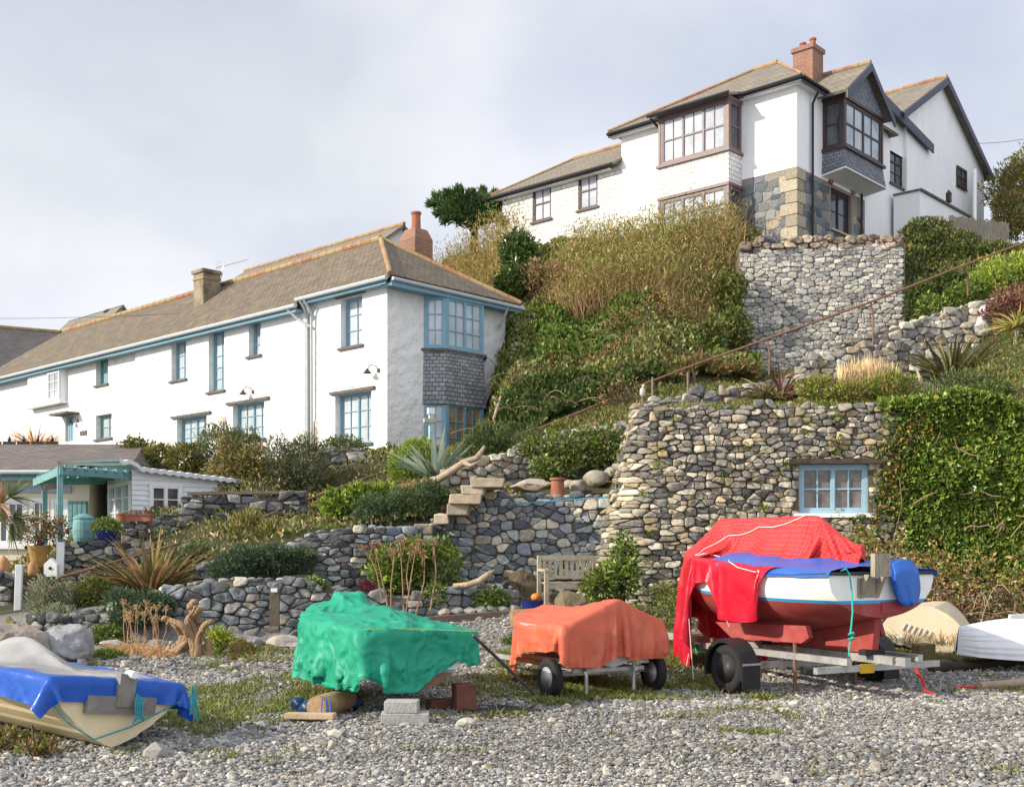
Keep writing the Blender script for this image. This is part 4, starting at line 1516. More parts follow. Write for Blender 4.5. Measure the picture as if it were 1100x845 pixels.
def skirt(q, fr, u0, u1, d, z0, z1, flare=0.0):
    us_ = [(u0, 0), (u0, d), (u1, d), (u1, 0)]
    t_ = 0
    for i in range(3):
        (a, da), (b, db_) = us_[i], us_[i + 1]
        wl = math.hypot(b - a, db_ - da)
        q.add([fr(a, da, z0), fr(b, db_, z0), fr(b, db_, z1), fr(a, da, z1)], np.array([[0, 1, 2, 3]]), None, 0, [(t_, z0), (t_ + wl, z0), (t_ + wl, z1), (t_, z1)])
        t_ += wl


skirt(q, RF, ub0 + 0.02, ub1 - 0.02, db - 0.02, 14.5, zs_ - 0.09)
q.build('shingle_apron', M_hungW, b1)
q = MB()
RF.box(q, ub0 + 0.03, ub1 - 0.03, 0.0, db - 0.04, 11.4, 13.05)
RF.box(q, ub0 - 0.06, ub1 + 0.06, -0.02, db + 0.1, 12.94, 13.048)
q.build('plinth', M_granite, b2)

# side bay: gabled oriel
z0s, z1s = 15.78, 17.45
b3 = flat_bay(RS, sb0, sb1, ds, z0s, z1s, M_paneS, M_brown, 2, 'gabled side oriel of two brown sash windows')
q = MB()
zs1, zs0, zin = z0s - 0.09, 14.85, 0.14
fl = 0.03
tri_l, tri_r = (sb0 + 0.02, sb0 + 0.02), (sb1 - 0.02, sb1 - 0.02)
A = [RS(sb0 + 0.02, 0, zs1), RS(sb0 + 0.02, ds - 0.02, zs1), RS(sb1 - 0.02, ds - 0.02, zs1), RS(sb1 - 0.02, 0, zs1)]
B = [RS(sb0 - 0.05, 0, zs0), RS(sb0 - 0.05, ds + 0.06, zs0 + 0.12), RS(sb1 + 0.12, ds + 0.06, zs0 + 0.12), RS(sb1 + 0.12, 0, zs0)]
t_ = 0
for i in range(3):
    wl = np.linalg.norm(A[i + 1] - A[i])
    q.add([B[i], B[i + 1], A[i + 1], A[i]], np.array([[0, 1, 2, 3]]), None, 0, [(t_, 0), (t_ + wl, 0), (t_ + wl, 0.85), (t_, 0.85)])
    t_ += wl
q.build('slate_apron', M_hungD, b3)
q = MB()
q.add([B[0] + [0, 0, 0.001], B[1] + [0, 0, 0.001], B[2] + [0, 0, 0.001], B[3] + [0, 0, 0.001]], np.array([[0, 1, 2, 3]]))
for i in range(3):
    tube(q, [B[i], B[i + 1]], 0.03, 6)
q.build('soffit', M_white_s, b3)
# gable over the oriel
sm = (sb0 + sb1) / 2
zpk = 19.05
q = MB()
g0, g1, gp = RS(sb0 - 0.02, ds, z1s + 0.1), RS(sb1 + 0.02, ds, z1s + 0.1), RS(sm, ds, zpk - 0.15)
q.add([g0, g1, gp], np.array([[0, 1, 2]]), None, 0, [(0, 0), (3.1, 0), (1.55, 1.5)])
for s_ in (sb0 - 0.02, sb1 + 0.02):
    q.add([RS(s_, 0, z1s + 0.1), RS(s_, ds, z1s + 0.1), RS(s_, ds, z1s + 0.3), RS(s_, 0, z1s + 0.3)], np.array([[0, 1, 2, 3]]), None, 0, [(0, 0), (.8, 0), (.8, .2), (0, .2)])
q.build('slate_gable', M_hungD, b3)

# roofs
zr2 = 20.15
ov2 = 0.38
q = MB()
E = lambda u, s, z: RPt(u, s, z)
eF0, eF1 = E(-ov2, -ov2, ZT - 0.03), E(uA + ov2, -ov2, ZT - 0.03)
eB0, eB1 = E(-ov2, 7 + ov2, ZT - 0.03), E(uA + ov2, 7 + ov2, ZT - 0.03)
rA, rB = E(3.7, 3.5, zr2), E(2.7, 3.5, zr2)
slab(q, [eF0, eF1, rA, rB], 0.1)
slab(q, [eF1, eB1, rA], 0.1)
slab(q, [eB1, eB0, rB, rA], 0.1)
slab(q, [eB0, eF0, rB], 0.1)
# canopy over the front bay
slab(q, [RF(ub0 - 0.15, db + 0.3, zt_ + 0.08), RF(ub1 + 0.2, db + 0.3, zt_ + 0.08), RF(ub1 + 0.2, ov2 - 0.1, ZT + 0.03), RF(ub0 - 0.15, ov2 - 0.1, ZT + 0.03)], 0.08)
# left wing
slab(q, [E(uA - 0.02, -ov2, ZB), E(uBk + 0.3, -ov2, ZB), E(uBk + 0.3 - 2.2, 2.5, ZB + 1.75), E(uA - 0.02, 2.5, ZB + 1.75)], 0.1)
slab(q, [E(uBk + 0.3, -ov2, ZB), E(uBk + 0.3, 5.3, ZB), E(uBk + 0.3 - 2.2, 2.5, ZB + 1.75)], 0.1)
slab(q, [E(uA - 0.02, 5.3, ZB), E(uBk + 0.3, 5.3, ZB), E(uBk + 0.3 - 2.2, 2.5, ZB + 1.75), E(uA - 0.02, 2.5, ZB + 1.75)], 0.1)
# oriel gable
gf, gbk = ds + 0.25, -3.4
gp_f, gp_b = RS(sm, gf, zpk), RS(sm, gbk, zpk + 0.1)
gl_f, gl_b = RS(sb0 - 0.38, gf, z1s + 0.02 + 0.08), RS(sb0 - 0.38, gbk, z1s + 0.12)
gr_f, gr_b = RS(sb1 + 0.38, gf, z1s + 0.02 + 0.08), RS(sb1 + 0.38, gbk, z1s + 0.12)
slab(q, [gl_f, gp_f, gp_b, gl_b], 0.09)
slab(q, [gr_f, gp_f, gp_b, gr_b], 0.09)
# the long slope down behind the side wall
kA, kB = RS(4.6, 0.3, 19.15), RS(LS + 0.45, 0.3, rk1 + 0.02)
slab(q, [kA, kB, kB - RS.ey * 6, kA - RS.ey * 6], 0.12)
roof = q.build('roof', M_roofR, chs)
q = MB()
up = np.array([0, 0, 0.03])
ridge_run(q, rA + up, rB + up, 0.11)
ridge_run(q, rA + up, eF1 + up, 0.075)
ridge_run(q, rB + up, eF0 + up, 0.05)
q.build('ridge_tiles', M_tile, roof)
q = MB()
ridge_run(q, gp_f + up, gp_b + up, 0.09)
q.build('ridge_tiles', M_tile, roof)
q = MB()
ridge_run(q, E(uBk + 0.3 - 2.2, 2.5, ZB + 1.78), E(uA, 2.5, ZB + 1.78), 0.09)
ridge_run(q, E(uBk + 0.3 - 2.2, 2.5, ZB + 1.78), E(uBk + 0.3, -ov2, ZB + 0.02), 0.06)
q.build('ridge_tiles', M_tile, roof)
q = MB()
# barge boards
for a, b in ((gl_f, gp_f), (gp_f, gr_f)):
    a, b = a + RS.ey * 0.012, b + RS.ey * 0.012
    prism(q, [a - [0, 0, 0.3], b - [0, 0, 0.3], b - [0, 0, 0.03], a - [0, 0, 0.03]], RS.ey * 0.05)
a, b = kA + RS.ey * 0.02, kB + RS.ey * 0.02
prism(q, [a - [0, 0, 0.34], b - [0, 0, 0.34], b + [0, 0, 0.02], a + [0, 0, 0.02]], RS.ey * 0.06)
RF.box(q, -ov2 + 0.02, uA + ov2, ov2 - 0.06, ov2 - 0.01, ZT - 0.24, ZT - 0.1)
RF.box(q, uA + ov2 + 0.01, uBk + 0.3, ov2 - 0.06, ov2 - 0.01, ZB - 0.2, ZB - 0.1)
RS.box(q, -ov2 + 0.03, sb0 - 0.3, ov2 - 0.06, ov2 - 0.01, ZT - 0.26, ZT - 0.12)
q.build('barge_board', mat('slate_blue_paint', (0.06, 0.065, 0.09), rough=0.5), roof)
q = MB()
RF.box(q, -ov2 + 0.05, uA + ov2, 0.003, ov2 - 0.06, ZT - 0.22, ZT - 0.18)
RS.box(q, -0.02, sb0 - 0.3, 0.004, ov2 - 0.06, ZT - 0.21, ZT - 0.17)
RF.box(q, uA + ov2 + 0.02, uBk + 0.25, 0.003, ov2 - 0.06, ZB - 0.2, ZB - 0.16)
q.build('soffit', M_white_s, roof)
q = MB()
gutter_run(q, RF(-ov2 - 0.05, ov2 + 0.04, ZT - 0.1), RF(ub0 - 0.2, ov2 + 0.04, ZT - 0.12))
gutter_run(q, RF(ub0 - 0.2, db + 0.34, zt_ + 0.06), RF(ub1 + 0.25, db + 0.34, zt_ + 0.05))
gutter_run(q, RF(ub1 + 0.1, ov2 + 0.04, ZT - 0.1), RF(uA + ov2, ov2 + 0.04, ZT - 0.12))
gutter_run(q, RF(uA + 0.2, ov2 + 0.04, ZB - 0.1), RF(uBk + 0.35, ov2 + 0.04, ZB - 0.12))
gutter_run(q, RS(-ov2 - 0.05, ov2 + 0.04, ZT - 0.1), RS(sb0 - 0.35, ov2 + 0.04, ZT - 0.12))
q.build('gutter', M_black, chs)
q = MB()
for s_ in (0.95, 4.75):
    q = MB()
    tube(q, [RS(s_, ov2, ZT - 0.15), RS(s_, 0.2, ZT - 0.4), RS(s_, 0.1, ZT - 0.6), RS(s_, 0.1, 11.6)] if s_ < 2 else [RS(s_, 0.1, 14.9), RS(s_, 0.1, 11.6)], 0.045, 8)
    q.build('drainpipe', M_black, chs)
q = MB()
tube(q, [RF(ub1 + 0.2, db + 0.2, zt_), RF(ub1 + 0.12, 0.3, zt_ - 0.4), RF(ub1 + 0.12, 0.1, zt_ - 0.6), RF(ub1 + 0.12, 0.1, 13.6)], 0.045, 8)
q.build('drainpipe', M_black, chs)
# chimney
pc = P(868, 82, 43.0)
CH = Fr(pc[:2], e1, m1)
q = MB()
w_ = 0.4
for (za_, zb_, ww) in ((pc[2] - 1.5, pc[2] + 0.82, 0.4), (pc[2] + 0.82, pc[2] + 0.98, 0.46)):
    V = [CH(-ww, -ww, za_), CH(ww, -ww, za_), CH(ww, ww, za_), CH(-ww, ww, za_)]
    T_ = [CH(-ww, -ww, zb_), CH(ww, -ww, zb_), CH(ww, ww, zb_), CH(-ww, ww, zb_)]
    for i in range(4):
        j = (i + 1) % 4
        q.add([V[i], V[j], T_[j], T_[i]], np.array([[0, 1, 2, 3]]), None, 0, [(i * 0.8, za_), (i * 0.8 + 0.8, za_), (i * 0.8 + 0.8, zb_), (i * 0.8, zb_)])
    q.add(T_, np.array([[0, 1, 2, 3]]), None, 0, [(0, 0)] * 4)
    q.add(V, np.array([[0, 1, 2, 3]]), None, 0, [(0, 0)] * 4)
ch = q.build('chimney', M_brick, chs)
for dx in (-0.16, 0.17):
    q = MB()
    lathe(q, [(0.13, 0), (0.12, 0.12), (0.1, 0.3 if dx < 0 else 0.18), (0.13, 0.32 if dx < 0 else 0.2), (0.13, 0.38 if dx < 0 else 0.26), (0.07, 0.38 if dx < 0 else 0.26)], CH(dx, dx * 0.4, pc[2] + 0.98), 12)
    q.build('pot', M_terra, ch)

# big white gable behind on the right
gh = thing('gabled_house', 'tall plain white gable with a dark sloping barge board beside the clifftop house', 'house', (18, 47, 14))
RG = Fr(C2, e2, m2)
dG = 0.15
sp, zp = RG.pix(1010, 88, dG)
sr, zrr = RG.pix(1057, 189, dG)
sl, zll = RG.pix(974, 116, dG)
wg = RG.rect(1027, 1037, 181, 202, dG)
q = MB()
poly = [RG(sl, dG, 13), RG(sr, dG, 13), RG(sr, dG, zrr), RG(sp, dG, zp), RG(sl, dG, zll)]
prism(q, poly, -RG.ey * 8)
q.build('wall', M_white_s, gh)
window(gh, RG, *wg, 0.0, M_brown, M_paneD, cas=1, nx=2, ny=2, d=dG + 0.01, fw=0.06, sill=M_brown)
q = MB()
o_ = RG.ey * 0.3
sll, zlk = sl - 1.0, zll - (zp - zll) / (sp - sl) * 1.0
srr, zrk = sr + 0.35, zrr - (zp - zrr) / (sr - sp) * 0.35
for a, b in (((sll, zlk), (sp, zp)), ((srr, zrk), (sp, zp))):
    A_, B_ = RG(a[0], dG, a[1]), RG(b[0], dG, b[1])
    slab(q, [A_ + o_ + [0, 0, .12], B_ + o_ + [0, 0, .12], B_ - RG.ey * 8.3 + [0, 0, .12], A_ - RG.ey * 8.3 + [0, 0, .12]], 0.1)
rf = q.build('roof', M_roofR, gh)
q = MB()
ridge_run(q, RG(sp, dG + 0.3, zp + .14), RG(sp, dG - 8, zp + .14), 0.1)
q.build('ridge_tiles', M_tile, rf)
q = MB()
for a, b in (((sll, zlk), (sp, zp)), ((srr, zrk), (sp, zp))):
    A_, B_ = RG(a[0], dG + 0.315, a[1]), RG(b[0], dG + 0.315, b[1])
    prism(q, [A_ - [0, 0, .2], B_ - [0, 0, .2], B_ + [0, 0, .1], A_ + [0, 0, .1]], RG.ey * 0.05)
q.build('barge_board', mat('slate_blue_paint'), rf)
# small white annex below it
q = MB()
a0, za0 = RG.pix(988, 205, 1.2)
a1, _ = RG.pix(1046, 210, 1.2)
RG.box(q, a0, a1, dG + 0.003, 1.2, 13.0, za0)
q.build('annex', M_white_s, gh, label='low white annex against the gable wall')
q = MB()
RG.box(q, a0 - 0.05, a1 + 0.1, dG + 0.003, 1.3, za0, za0 + 0.08)
q.build('coping', M_stoneslab, gh)
q = MB()
ul, zl_ = RG.pix(1017, 212, 1.2)
RG.box(q, ul - 0.1, ul + 0.1, 1.2, 1.36, zl_ - 0.22, zl_ + 0.12)
lathe(q, [(0.13, 0.12), (0.02, 0.28)], RG(ul, 1.28, zl_), 8)
q.build('lantern', M_lampm, gh)
# ================================================================ dry-stone walls
GREY = [(0.2, 0.195, 0.185), (0.27, 0.255, 0.23), (0.14, 0.14, 0.14), (0.33, 0.31, 0.275), (0.1, 0.105, 0.11), (0.24, 0.21, 0.165), (0.4, 0.375, 0.325)]
WARM = [(0.3, 0.275, 0.235), (0.24, 0.225, 0.2), (0.36, 0.325, 0.265), (0.17, 0.165, 0.155), (0.42, 0.385, 0.315), (0.3, 0.25, 0.17), (0.2, 0.19, 0.175), (0.48, 0.45, 0.385)]
BLUE = [(0.17, 0.19, 0.205), (0.22, 0.24, 0.245), (0.125, 0.14, 0.155), (0.28, 0.29, 0.28), (0.36, 0.335, 0.28), (0.1, 0.11, 0.12), (0.42, 0.38, 0.3), (0.19, 0.2, 0.2)]
DARK = [(0.11, 0.115, 0.115), (0.075, 0.08, 0.085), (0.16, 0.16, 0.15), (0.21, 0.2, 0.18), (0.06, 0.065, 0.07), (0.28, 0.265, 0.23)]
PALE = [(0.4, 0.375, 0.325), (0.34, 0.325, 0.295), (0.46, 0.43, 0.375), (0.28, 0.275, 0.26), (0.38, 0.36, 0.33), (0.22, 0.22, 0.215)]
BRNS = [(0.25, 0.195, 0.15), (0.29, 0.23, 0.175), (0.21, 0.165, 0.13), (0.32, 0.265, 0.2)]
BLUE, DARK, GREY, WARM = [[tuple(np.array(c) * k_) for c in L_] for L_, k_ in ((BLUE, 1.05), (DARK, 1.1), (GREY, 1.0), (WARM, 1.05))]
M_wall = mat('dry_stone', attr=True, rough=0.92, var=0.3, scale=16, bump=0.7, bscale=38, bdist=0.018, col2=(0.3, 0.24, 0.075), s2=2.3, t2=(0.63, 0.75), mix2=0.55)
M_wallm = mat('mossy_stone', attr=True, rough=0.92, var=0.3, scale=16, bump=0.7, bscale=38, bdist=0.018, col2=(0.3, 0.22, 0.05), s2=2.1, t2=(0.57, 0.7), mix2=0.6)
M_gap = mat('dark_joint', (0.1, 0.085, 0.06), rough=1.0, var=0.3, scale=12)


class Course:
    """A wall line through (photo x, distance, photo y of the top, photo y of the foot)."""

    def __init__(s, pts, batter=0.06, wob=0.03):
        p = np.array(pts, float)
        s.X = (p[:, 0] - CX) / F * p[:, 1]
        s.Y = p[:, 1]
        s.zt = EYE + (HY - p[:, 2]) / F * p[:, 1]
        s.zb = EYE + (HY - p[:, 3]) / F * p[:, 1]
        s.u = np.concatenate([[0], np.cumsum(np.hypot(np.diff(s.X), np.diff(s.Y)))])
        s.L = s.u[-1]
        s.b = np.broadcast_to(np.asarray(batter, float), s.u.shape)
        s.wob = wob
        s.seed = int(abs(p[0, 0] * 7 + p[0, 2])) % 997

    def top(s, u):
        return float(np.interp(u, s.u, s.zt)) + s.wob * float(n1(u * 1.9, s.seed)[0])

    def bot(s, u):
        return float(np.interp(u, s.u, s.zb))

    def xy(s, u):
        k = 0.12
        f = lambda A: (np.interp(u - k, s.u, A) + np.interp(u, s.u, A) * 2 + np.interp(u + k, s.u, A)) / 4
        return f(s.X), f(s.Y)

    def __call__(s, u, v, d):
        u, v, d = np.asarray(u, float), np.asarray(v, float), np.asarray(d, float)
        x, y = s.xy(u)
        x1, y1 = s.xy(np.minimum(u + 0.15, s.L))
        x0, y0 = s.xy(np.maximum(u - 0.15, 0))
        tx, ty = x1 - x0, y1 - y0
        n = np.hypot(tx, ty) + 1e-9
        nx, ny = ty / n, -tx / n
        o = d + (np.interp(u, s.u, s.zt) - v) * np.interp(u, s.u, s.b) + 0.05 * vnoise(np.stack([u.ravel() * 0.6, v.ravel() * 0.6, u.ravel() * 0 + s.seed], 1), 3).reshape(u.shape)
        return np.stack([x + nx * o, y + ny * o, v], -1)

    def u_at(s, px, v):
        us = np.linspace(0, s.L, 2000)
        W = s(us, us * 0 + v, us * 0)
        q = CX + F * W[:, 0] / W[:, 1]
        ok = us > s.L * 0.15
        k = np.argmin(np.abs(q[ok] - px))
        return us[ok][k], W[ok][k]


def wall(name, label, pts, pal, row=0.16, asp=1.75, depth=0.07, batter=0.06, back=0.6, holes=(), seed=1, m=None, rnd=0.12, gap=0.004, wob=0.03, course=None, group=None):
    c = course or Course(pts, batter, wob)
    w_ = MB()
    stone_field(w_, c, c.L, c.bot, c.top, row, asp, depth, holes, pal, rnd, gap, seed)
    if holes:
        # heart of the wall with the opening left free
        h = holes[0]
        us_ = sorted(list(np.linspace(0, c.L, 50)) + [h[0], h[1]])
        for a, b in zip(us_[:-1], us_[1:]):
            if b - a < 1e-6:
                continue
            um = (a + b) / 2
            spans = [(c.bot(um), h[2]), (h[3], c.top(um) - 0.05)] if h[0] < um < h[1] else [(c.bot(um), c.top(um) - 0.05)]
            for (z0, z1) in spans:
                zz = np.linspace(z0, z1, 6)
                for z_a, z_b in zip(zz[:-1], zz[1:]):
                    w_.add(c(np.array([a, b, b, a]), np.array([z_a, z_a, z_b, z_b]), np.zeros(4)), np.array([[0, 1, 2, 3]]), (.1, .09, .07), 1)
        for (p_, q_) in (((h[0], h[2]), (h[1], h[2])), ((h[1], h[2]), (h[1], h[3])), ((h[1], h[3]), (h[0], h[3])), ((h[0], h[3]), (h[0], h[2]))):
            w_.add(c(np.array([p_[0], q_[0], q_[0], p_[0]]), np.array([p_[1], q_[1], q_[1], p_[1]]), np.array([0, 0, -0.4, -0.4])), np.array([[0, 1, 2, 3]]), (.2, .18, .15), 1)
        us2 = np.linspace(0, c.L, 30)
        A = c(us2, np.array([c.top(u) - 0.05 for u in us2]), us2 * 0)
        B = c(us2, np.array([c.top(u) - 0.05 for u in us2]), us2 * 0 - back)
        for i in range(29):
            w_.add([A[i], A[i + 1], B[i + 1], B[i]], np.array([[0, 1, 2, 3]]), (.1, .09, .07), 1)
    else:
        wall_body(w_, c, c.L, c.bot, c.top, back)
    # stones along the crown, so the top edge is not a knife line
    r = np.random.default_rng(seed + 50)
    u = 0.05
    while u < c.L - 0.05:
        s_ = row * r.uniform(0.5, 1.0)
        if not any(h[0] < u < h[1] and h[3] > c.top(u) for h in holes):
            q = c(np.array([u]), np.array([c.top(u) - 0.02]), np.array([-0.12 + r.normal(0, 0.04)]))[0]
            rock(w_, q, (s_ * asp * 0.6, s_ * 0.9, s_ * 0.45), seed=int(r.integers(1e6)), sub=2, rough=0.3, col=np.asarray(pal)[r.integers(len(pal))] * r.uniform(0.8, 1.2), yaw=r.normal(0, 0.3), facets=9)
        u += s_ * asp * 1.05
    o = w_.thing(name, label, 'wall', [m or M_wall, M_gap], group=group, smooth=True)
    return o, c


wall('garden_wall', 'low dark dry-stone wall at the foot of the silvery bush on the left', [(26, 18.4, 666, 690), (60, 18.4, 661, 689), (125, 18.5, 651, 688)], DARK, 0.13, 1.5, seed=2, batter=0.05)
wall('garden_wall', 'low wall of big grey and white stones behind the stump and labelled post',
     [(112, 18.75, 652, 694), (180, 18.8, 630, 694), (255, 18.85, 619, 692), (330, 18.95, 622, 690), (385, 19.15, 637, 685), (440, 19.3, 640, 680), (485, 19.5, 631, 676), (545, 19.8, 627, 668), (562, 19.95, 640, 664)],
     DARK[:4] + BLUE[:3] + [(0.4, 0.38, 0.33)], 0.135, 1.8, seed=3, batter=0.1, m=M_wall)
wall('garden_wall', 'upper tier of blue grey dry stone behind the leafy shrub with seed heads',
     [(205, 20.15, 606, 640), (300, 20.25, 588, 640), (340, 20.35, 571, 640), (395, 20.55, 563, 640), (445, 20.8, 566, 640), (470, 21.0, 562, 640)], BLUE[:4] + DARK[:3] + [(0.4, 0.37, 0.31)], 0.13, 1.75, seed=4, batter=0.08)
_, cD = wall('garden_wall', 'blue grey squared stone wall with projecting pale steps beside the bench',
     [(440, 21.2, 572, 645), (468, 21.25, 557, 645), (490, 21.3, 546, 645), (503, 21.35, 530, 645), (522, 21.4, 521, 645), (545, 21.45, 531, 648), (600, 21.4, 533, 652), (664, 21.3, 531, 655)],
     BLUE, 0.14, 1.5, depth=0.05, seed=5, batter=0.04, rnd=0.3, wob=0.02)
wall('garden_wall', 'upper retaining wall half hidden by creeper above the projecting steps',
     [(466, 23.0, 514, 540), (500, 23.2, 498, 540), (545, 23.5, 487, 540), (580, 23.8, 473, 540), (620, 24.0, 462, 540), (676, 24.2, 452, 540)], WARM, 0.15, 1.7, seed=6, batter=0.05)
wall('garden_wall', 'weathered dry-stone wall directly below the corner of the cottage',
     [(322, 26.7, 486, 540), (345, 26.8, 481, 538), (385, 27.0, 482, 536), (405, 27.2, 492, 534), (426, 27.5, 506, 532)], GREY, 0.19, 1.7, seed=7, batter=0.06)
_, cB = wall('garden_wall', 'dark terrace wall beside the white boarded shed with a timber rail on top',
     [(128, 22.5, 561, 640), (190, 22.7, 558, 620), (199, 22.72, 533, 600), (250, 23.0, 532, 592), (332, 23.3, 531, 575)], DARK + [(0.26, 0.26, 0.25)], 0.125, 2.1, seed=8, batter=0.03)
wall('garden_wall', 'dark coursed wall under the teal water butt and pergola posts', [(66, 21.7, 583, 640), (120, 21.8, 581, 640), (164, 22.0, 582, 640)], DARK, 0.12, 1.9, seed=9, batter=0.02)
wall('garden_wall', 'short dark wall at the left edge below the cream cottage windows', [(-90, 20.5, 618, 690), (19, 20.5, 617, 688)], DARK, 0.16, 1.6, seed=10, batter=0.02)
q = MB()
us = np.linspace(1.3, cB.L, 14)
a = cB(us, np.array([cB.top(u) for u in us]) * 0 + np.interp(us, cB.u, cB.zt) + 0.05, us * 0 - 0.05)
for i in range(13):
    hexa(q, a[i] + [0, -0.12, -0.03], a[i + 1] - a[i] - [0.004, 0, 0], [0, 0.26, 0], [0, 0, 0.06])
M_plank = mat('weathered_plank', (0.2, 0.16, 0.12), rough=0.9, var=0.3, scale=5, stretch=(1, 6, 6), bump=0.4, bscale=16)
q.thing('timber_rail', 'dark weathered timber capping along the shed terrace wall', 'rail', M_plank)

# the big battered wall with the blue window
cF = Course([(716, 25.2, 430, 520), (696, 22.6, 434, 560), (682, 21.35, 437, 620), (688, 20.85, 438, 652), (720, 20.7, 437, 655), (790, 20.65, 436, 655), (860, 20.6, 436, 655), (950, 20.5, 434, 655), (1030, 20.4, 423, 660), (1075, 20.3, 428, 660), (1130, 20.0, 455, 660), (1230, 19.8, 480, 660)], [.2, .24, .26, .22, .13, .1, .1, .1, .1, .1, .1, .1], 0.03)
zw0, zw1 = EYE + (HY - 552) / F * 20.75, EYE + (HY - 499) / F * 20.6
ua = cF.u_at(858, (zw0 + zw1) / 2)[0]
ub = cF.u_at(933, (zw0 + zw1) / 2)[0]
hole = (ua, ub, zw0, zw1)
wall('retaining_wall', 'tall battered rubble wall with a small pale blue window set in it', None, [tuple(np.array(c) * np.array([1.02, .98, .9])) for c in WARM + GREY[:3] + GREY[4:5]], 0.108, 1.75, depth=0.075, holes=[hole], seed=12, course=cF, back=1.2, m=M_wallm, gap=0.004, rnd=0.14)
wm = cF(np.array([(ua + ub) / 2]), np.array([(zw0 + zw1) / 2]), np.array([0.0]))[0]
w0_, w1_ = cF(np.array([ua, ub]), np.array([zw0, zw0]), np.array([0.0, 0.0]))
e_ = unit(np.array([w1_[0] - w0_[0], w1_[1] - w0_[1], 0]))
WF = Fr(w0_[:2], e_, np.array([e_[1], -e_[0], 0]))
M_pblue = mat('pale_blue_frame', (0.27, 0.42, 0.5), rough=0.6, var=0.1)
wl = float(np.hypot(*(w1_ - w0_)[:2]))
wr = thing('wall_window', 'pale blue two-light window with murky panes set in the rubble wall', 'window', (wm[0], wm[1], zw0))
window(wr, WF, 0.0, wl, zw0 + 0.005, zw1 - 0.005, 0.16, M_pblue, pane_mat('murky_glass', (0.15, 0.13, 0.125), rough=0.25, spec=0.5, var=0.5, scale=4), cas=2, nx=2, ny=2, fw=0.06, bw=0.025)
q = MB()
WF.box(q, -0.18, wl + 0.15, -0.3, 0.1, zw1 - 0.002, zw1 + 0.09)
q.build('lintel', mat('old_oak', (0.06, 0.045, 0.035), rough=0.9, var=0.4, scale=6, bump=0.4), wr)
q = MB()
WF.box(q, -0.1, wl + 0.1, -0.3, 0.12, zw0 - 0.07, zw0 + 0.002)
q.build('sill', M_wframe, wr)

# rubble wall climbing beside the path, and a low one under the handrail
wall('garden_wall', 'sloping lichen-yellowed rubble wall climbing beside the handrail path on the right',
     [(828, 30.4, 420, 440), (871, 30.6, 386, 440), (915, 30.8, 366, 440), (960, 31.1, 352, 440), (1010, 31.4, 337, 436), (1040, 31.6, 327, 430), (1062, 31.8, 322, 420), (1090, 32.2, 316, 410)], WARM, 0.2, 1.6, seed=14, batter=0.12, m=M_wallm)
wall('garden_wall', 'low shaded wall between the path and the top of the big rubble wall', [(690, 26.6, 432, 445), (730, 26.6, 425, 445), (790, 26.7, 416, 442), (835, 26.9, 408, 440)], GREY, 0.16, 1.7, seed=15)
wall('garden_wall', 'dark mossy rubble wall on the shaded slope right of the cottage', [(548, 31.0, 432, 470), (590, 30.8, 428, 466), (640, 30.5, 436, 462), (668, 30.3, 444, 460)], DARK, 0.18, 1.6, seed=16)
# gabion below the clifftop house
cG = Course([(793, 37.4, 272, 400), (880, 37.2, 266, 400), (972, 37.0, 262, 395)], 0.02, 0.0)
w_ = MB()
stone_field(w_, cG, cG.L, cG.bot, cG.top, 0.135, 1.9, 0.035, (), [tuple(np.array(c) * 1.2) for c in PALE], 0.2, 0.004, 21)
wall_body(w_, cG, cG.L, cG.bot, cG.top, 2.0)
stone_field(w_, lambda u, v, d: cG(u, v, d - 0.1), cG.L, lambda u: cG.top(u) - 0.05, lambda u: cG.top(u) + 0.36 + 0.05 * math.sin(u * 4), 0.24, 1.5, 0.16, (), BRNS, 0.3, 0.006, 22, big=0.0, small=0.1)
cG2 = Course([(793, 37.5, 262, 272), (880, 37.3, 257, 268), (972, 37.1, 252, 262)], 0.0, 0.0)
wall_body(w_, cG2, cG2.L, cG2.bot, cG2.top, 1.8)
o = w_.build('stone_fill', [M_wall, M_gap], thing('gabion_wall', 'tall gabion of pale stones behind wire mesh capped with brown boulders', 'wall', cG(np.array([cG.L / 2]), np.array([7.4]), np.array([0.]))[0]), smooth=True)
q = MB()
for k in range(27):
    u = cG.L * k / 26
    zz = np.linspace(7.3, cG.top(u) - 0.02, 6)
    tube(q, cG(zz * 0 + u, zz, zz * 0 + 0.085), 0.003 if k % 9 else 0.008, 4, caps=False)
for k in range(20):
    f_ = k / 19
    uu = np.linspace(0, cG.L, 5)
    zz = 7.3 * (1 - f_) + (np.interp(uu, cG.u, cG.zt) - 0.02) * f_
    tube(q, cG(uu, zz, uu * 0 + 0.088), 0.003 if k % 6 else 0.007, 4, caps=False)
q.build('wire_mesh', mat('old_wire', (0.25, 0.24, 0.23), rough=0.7), o.parent)

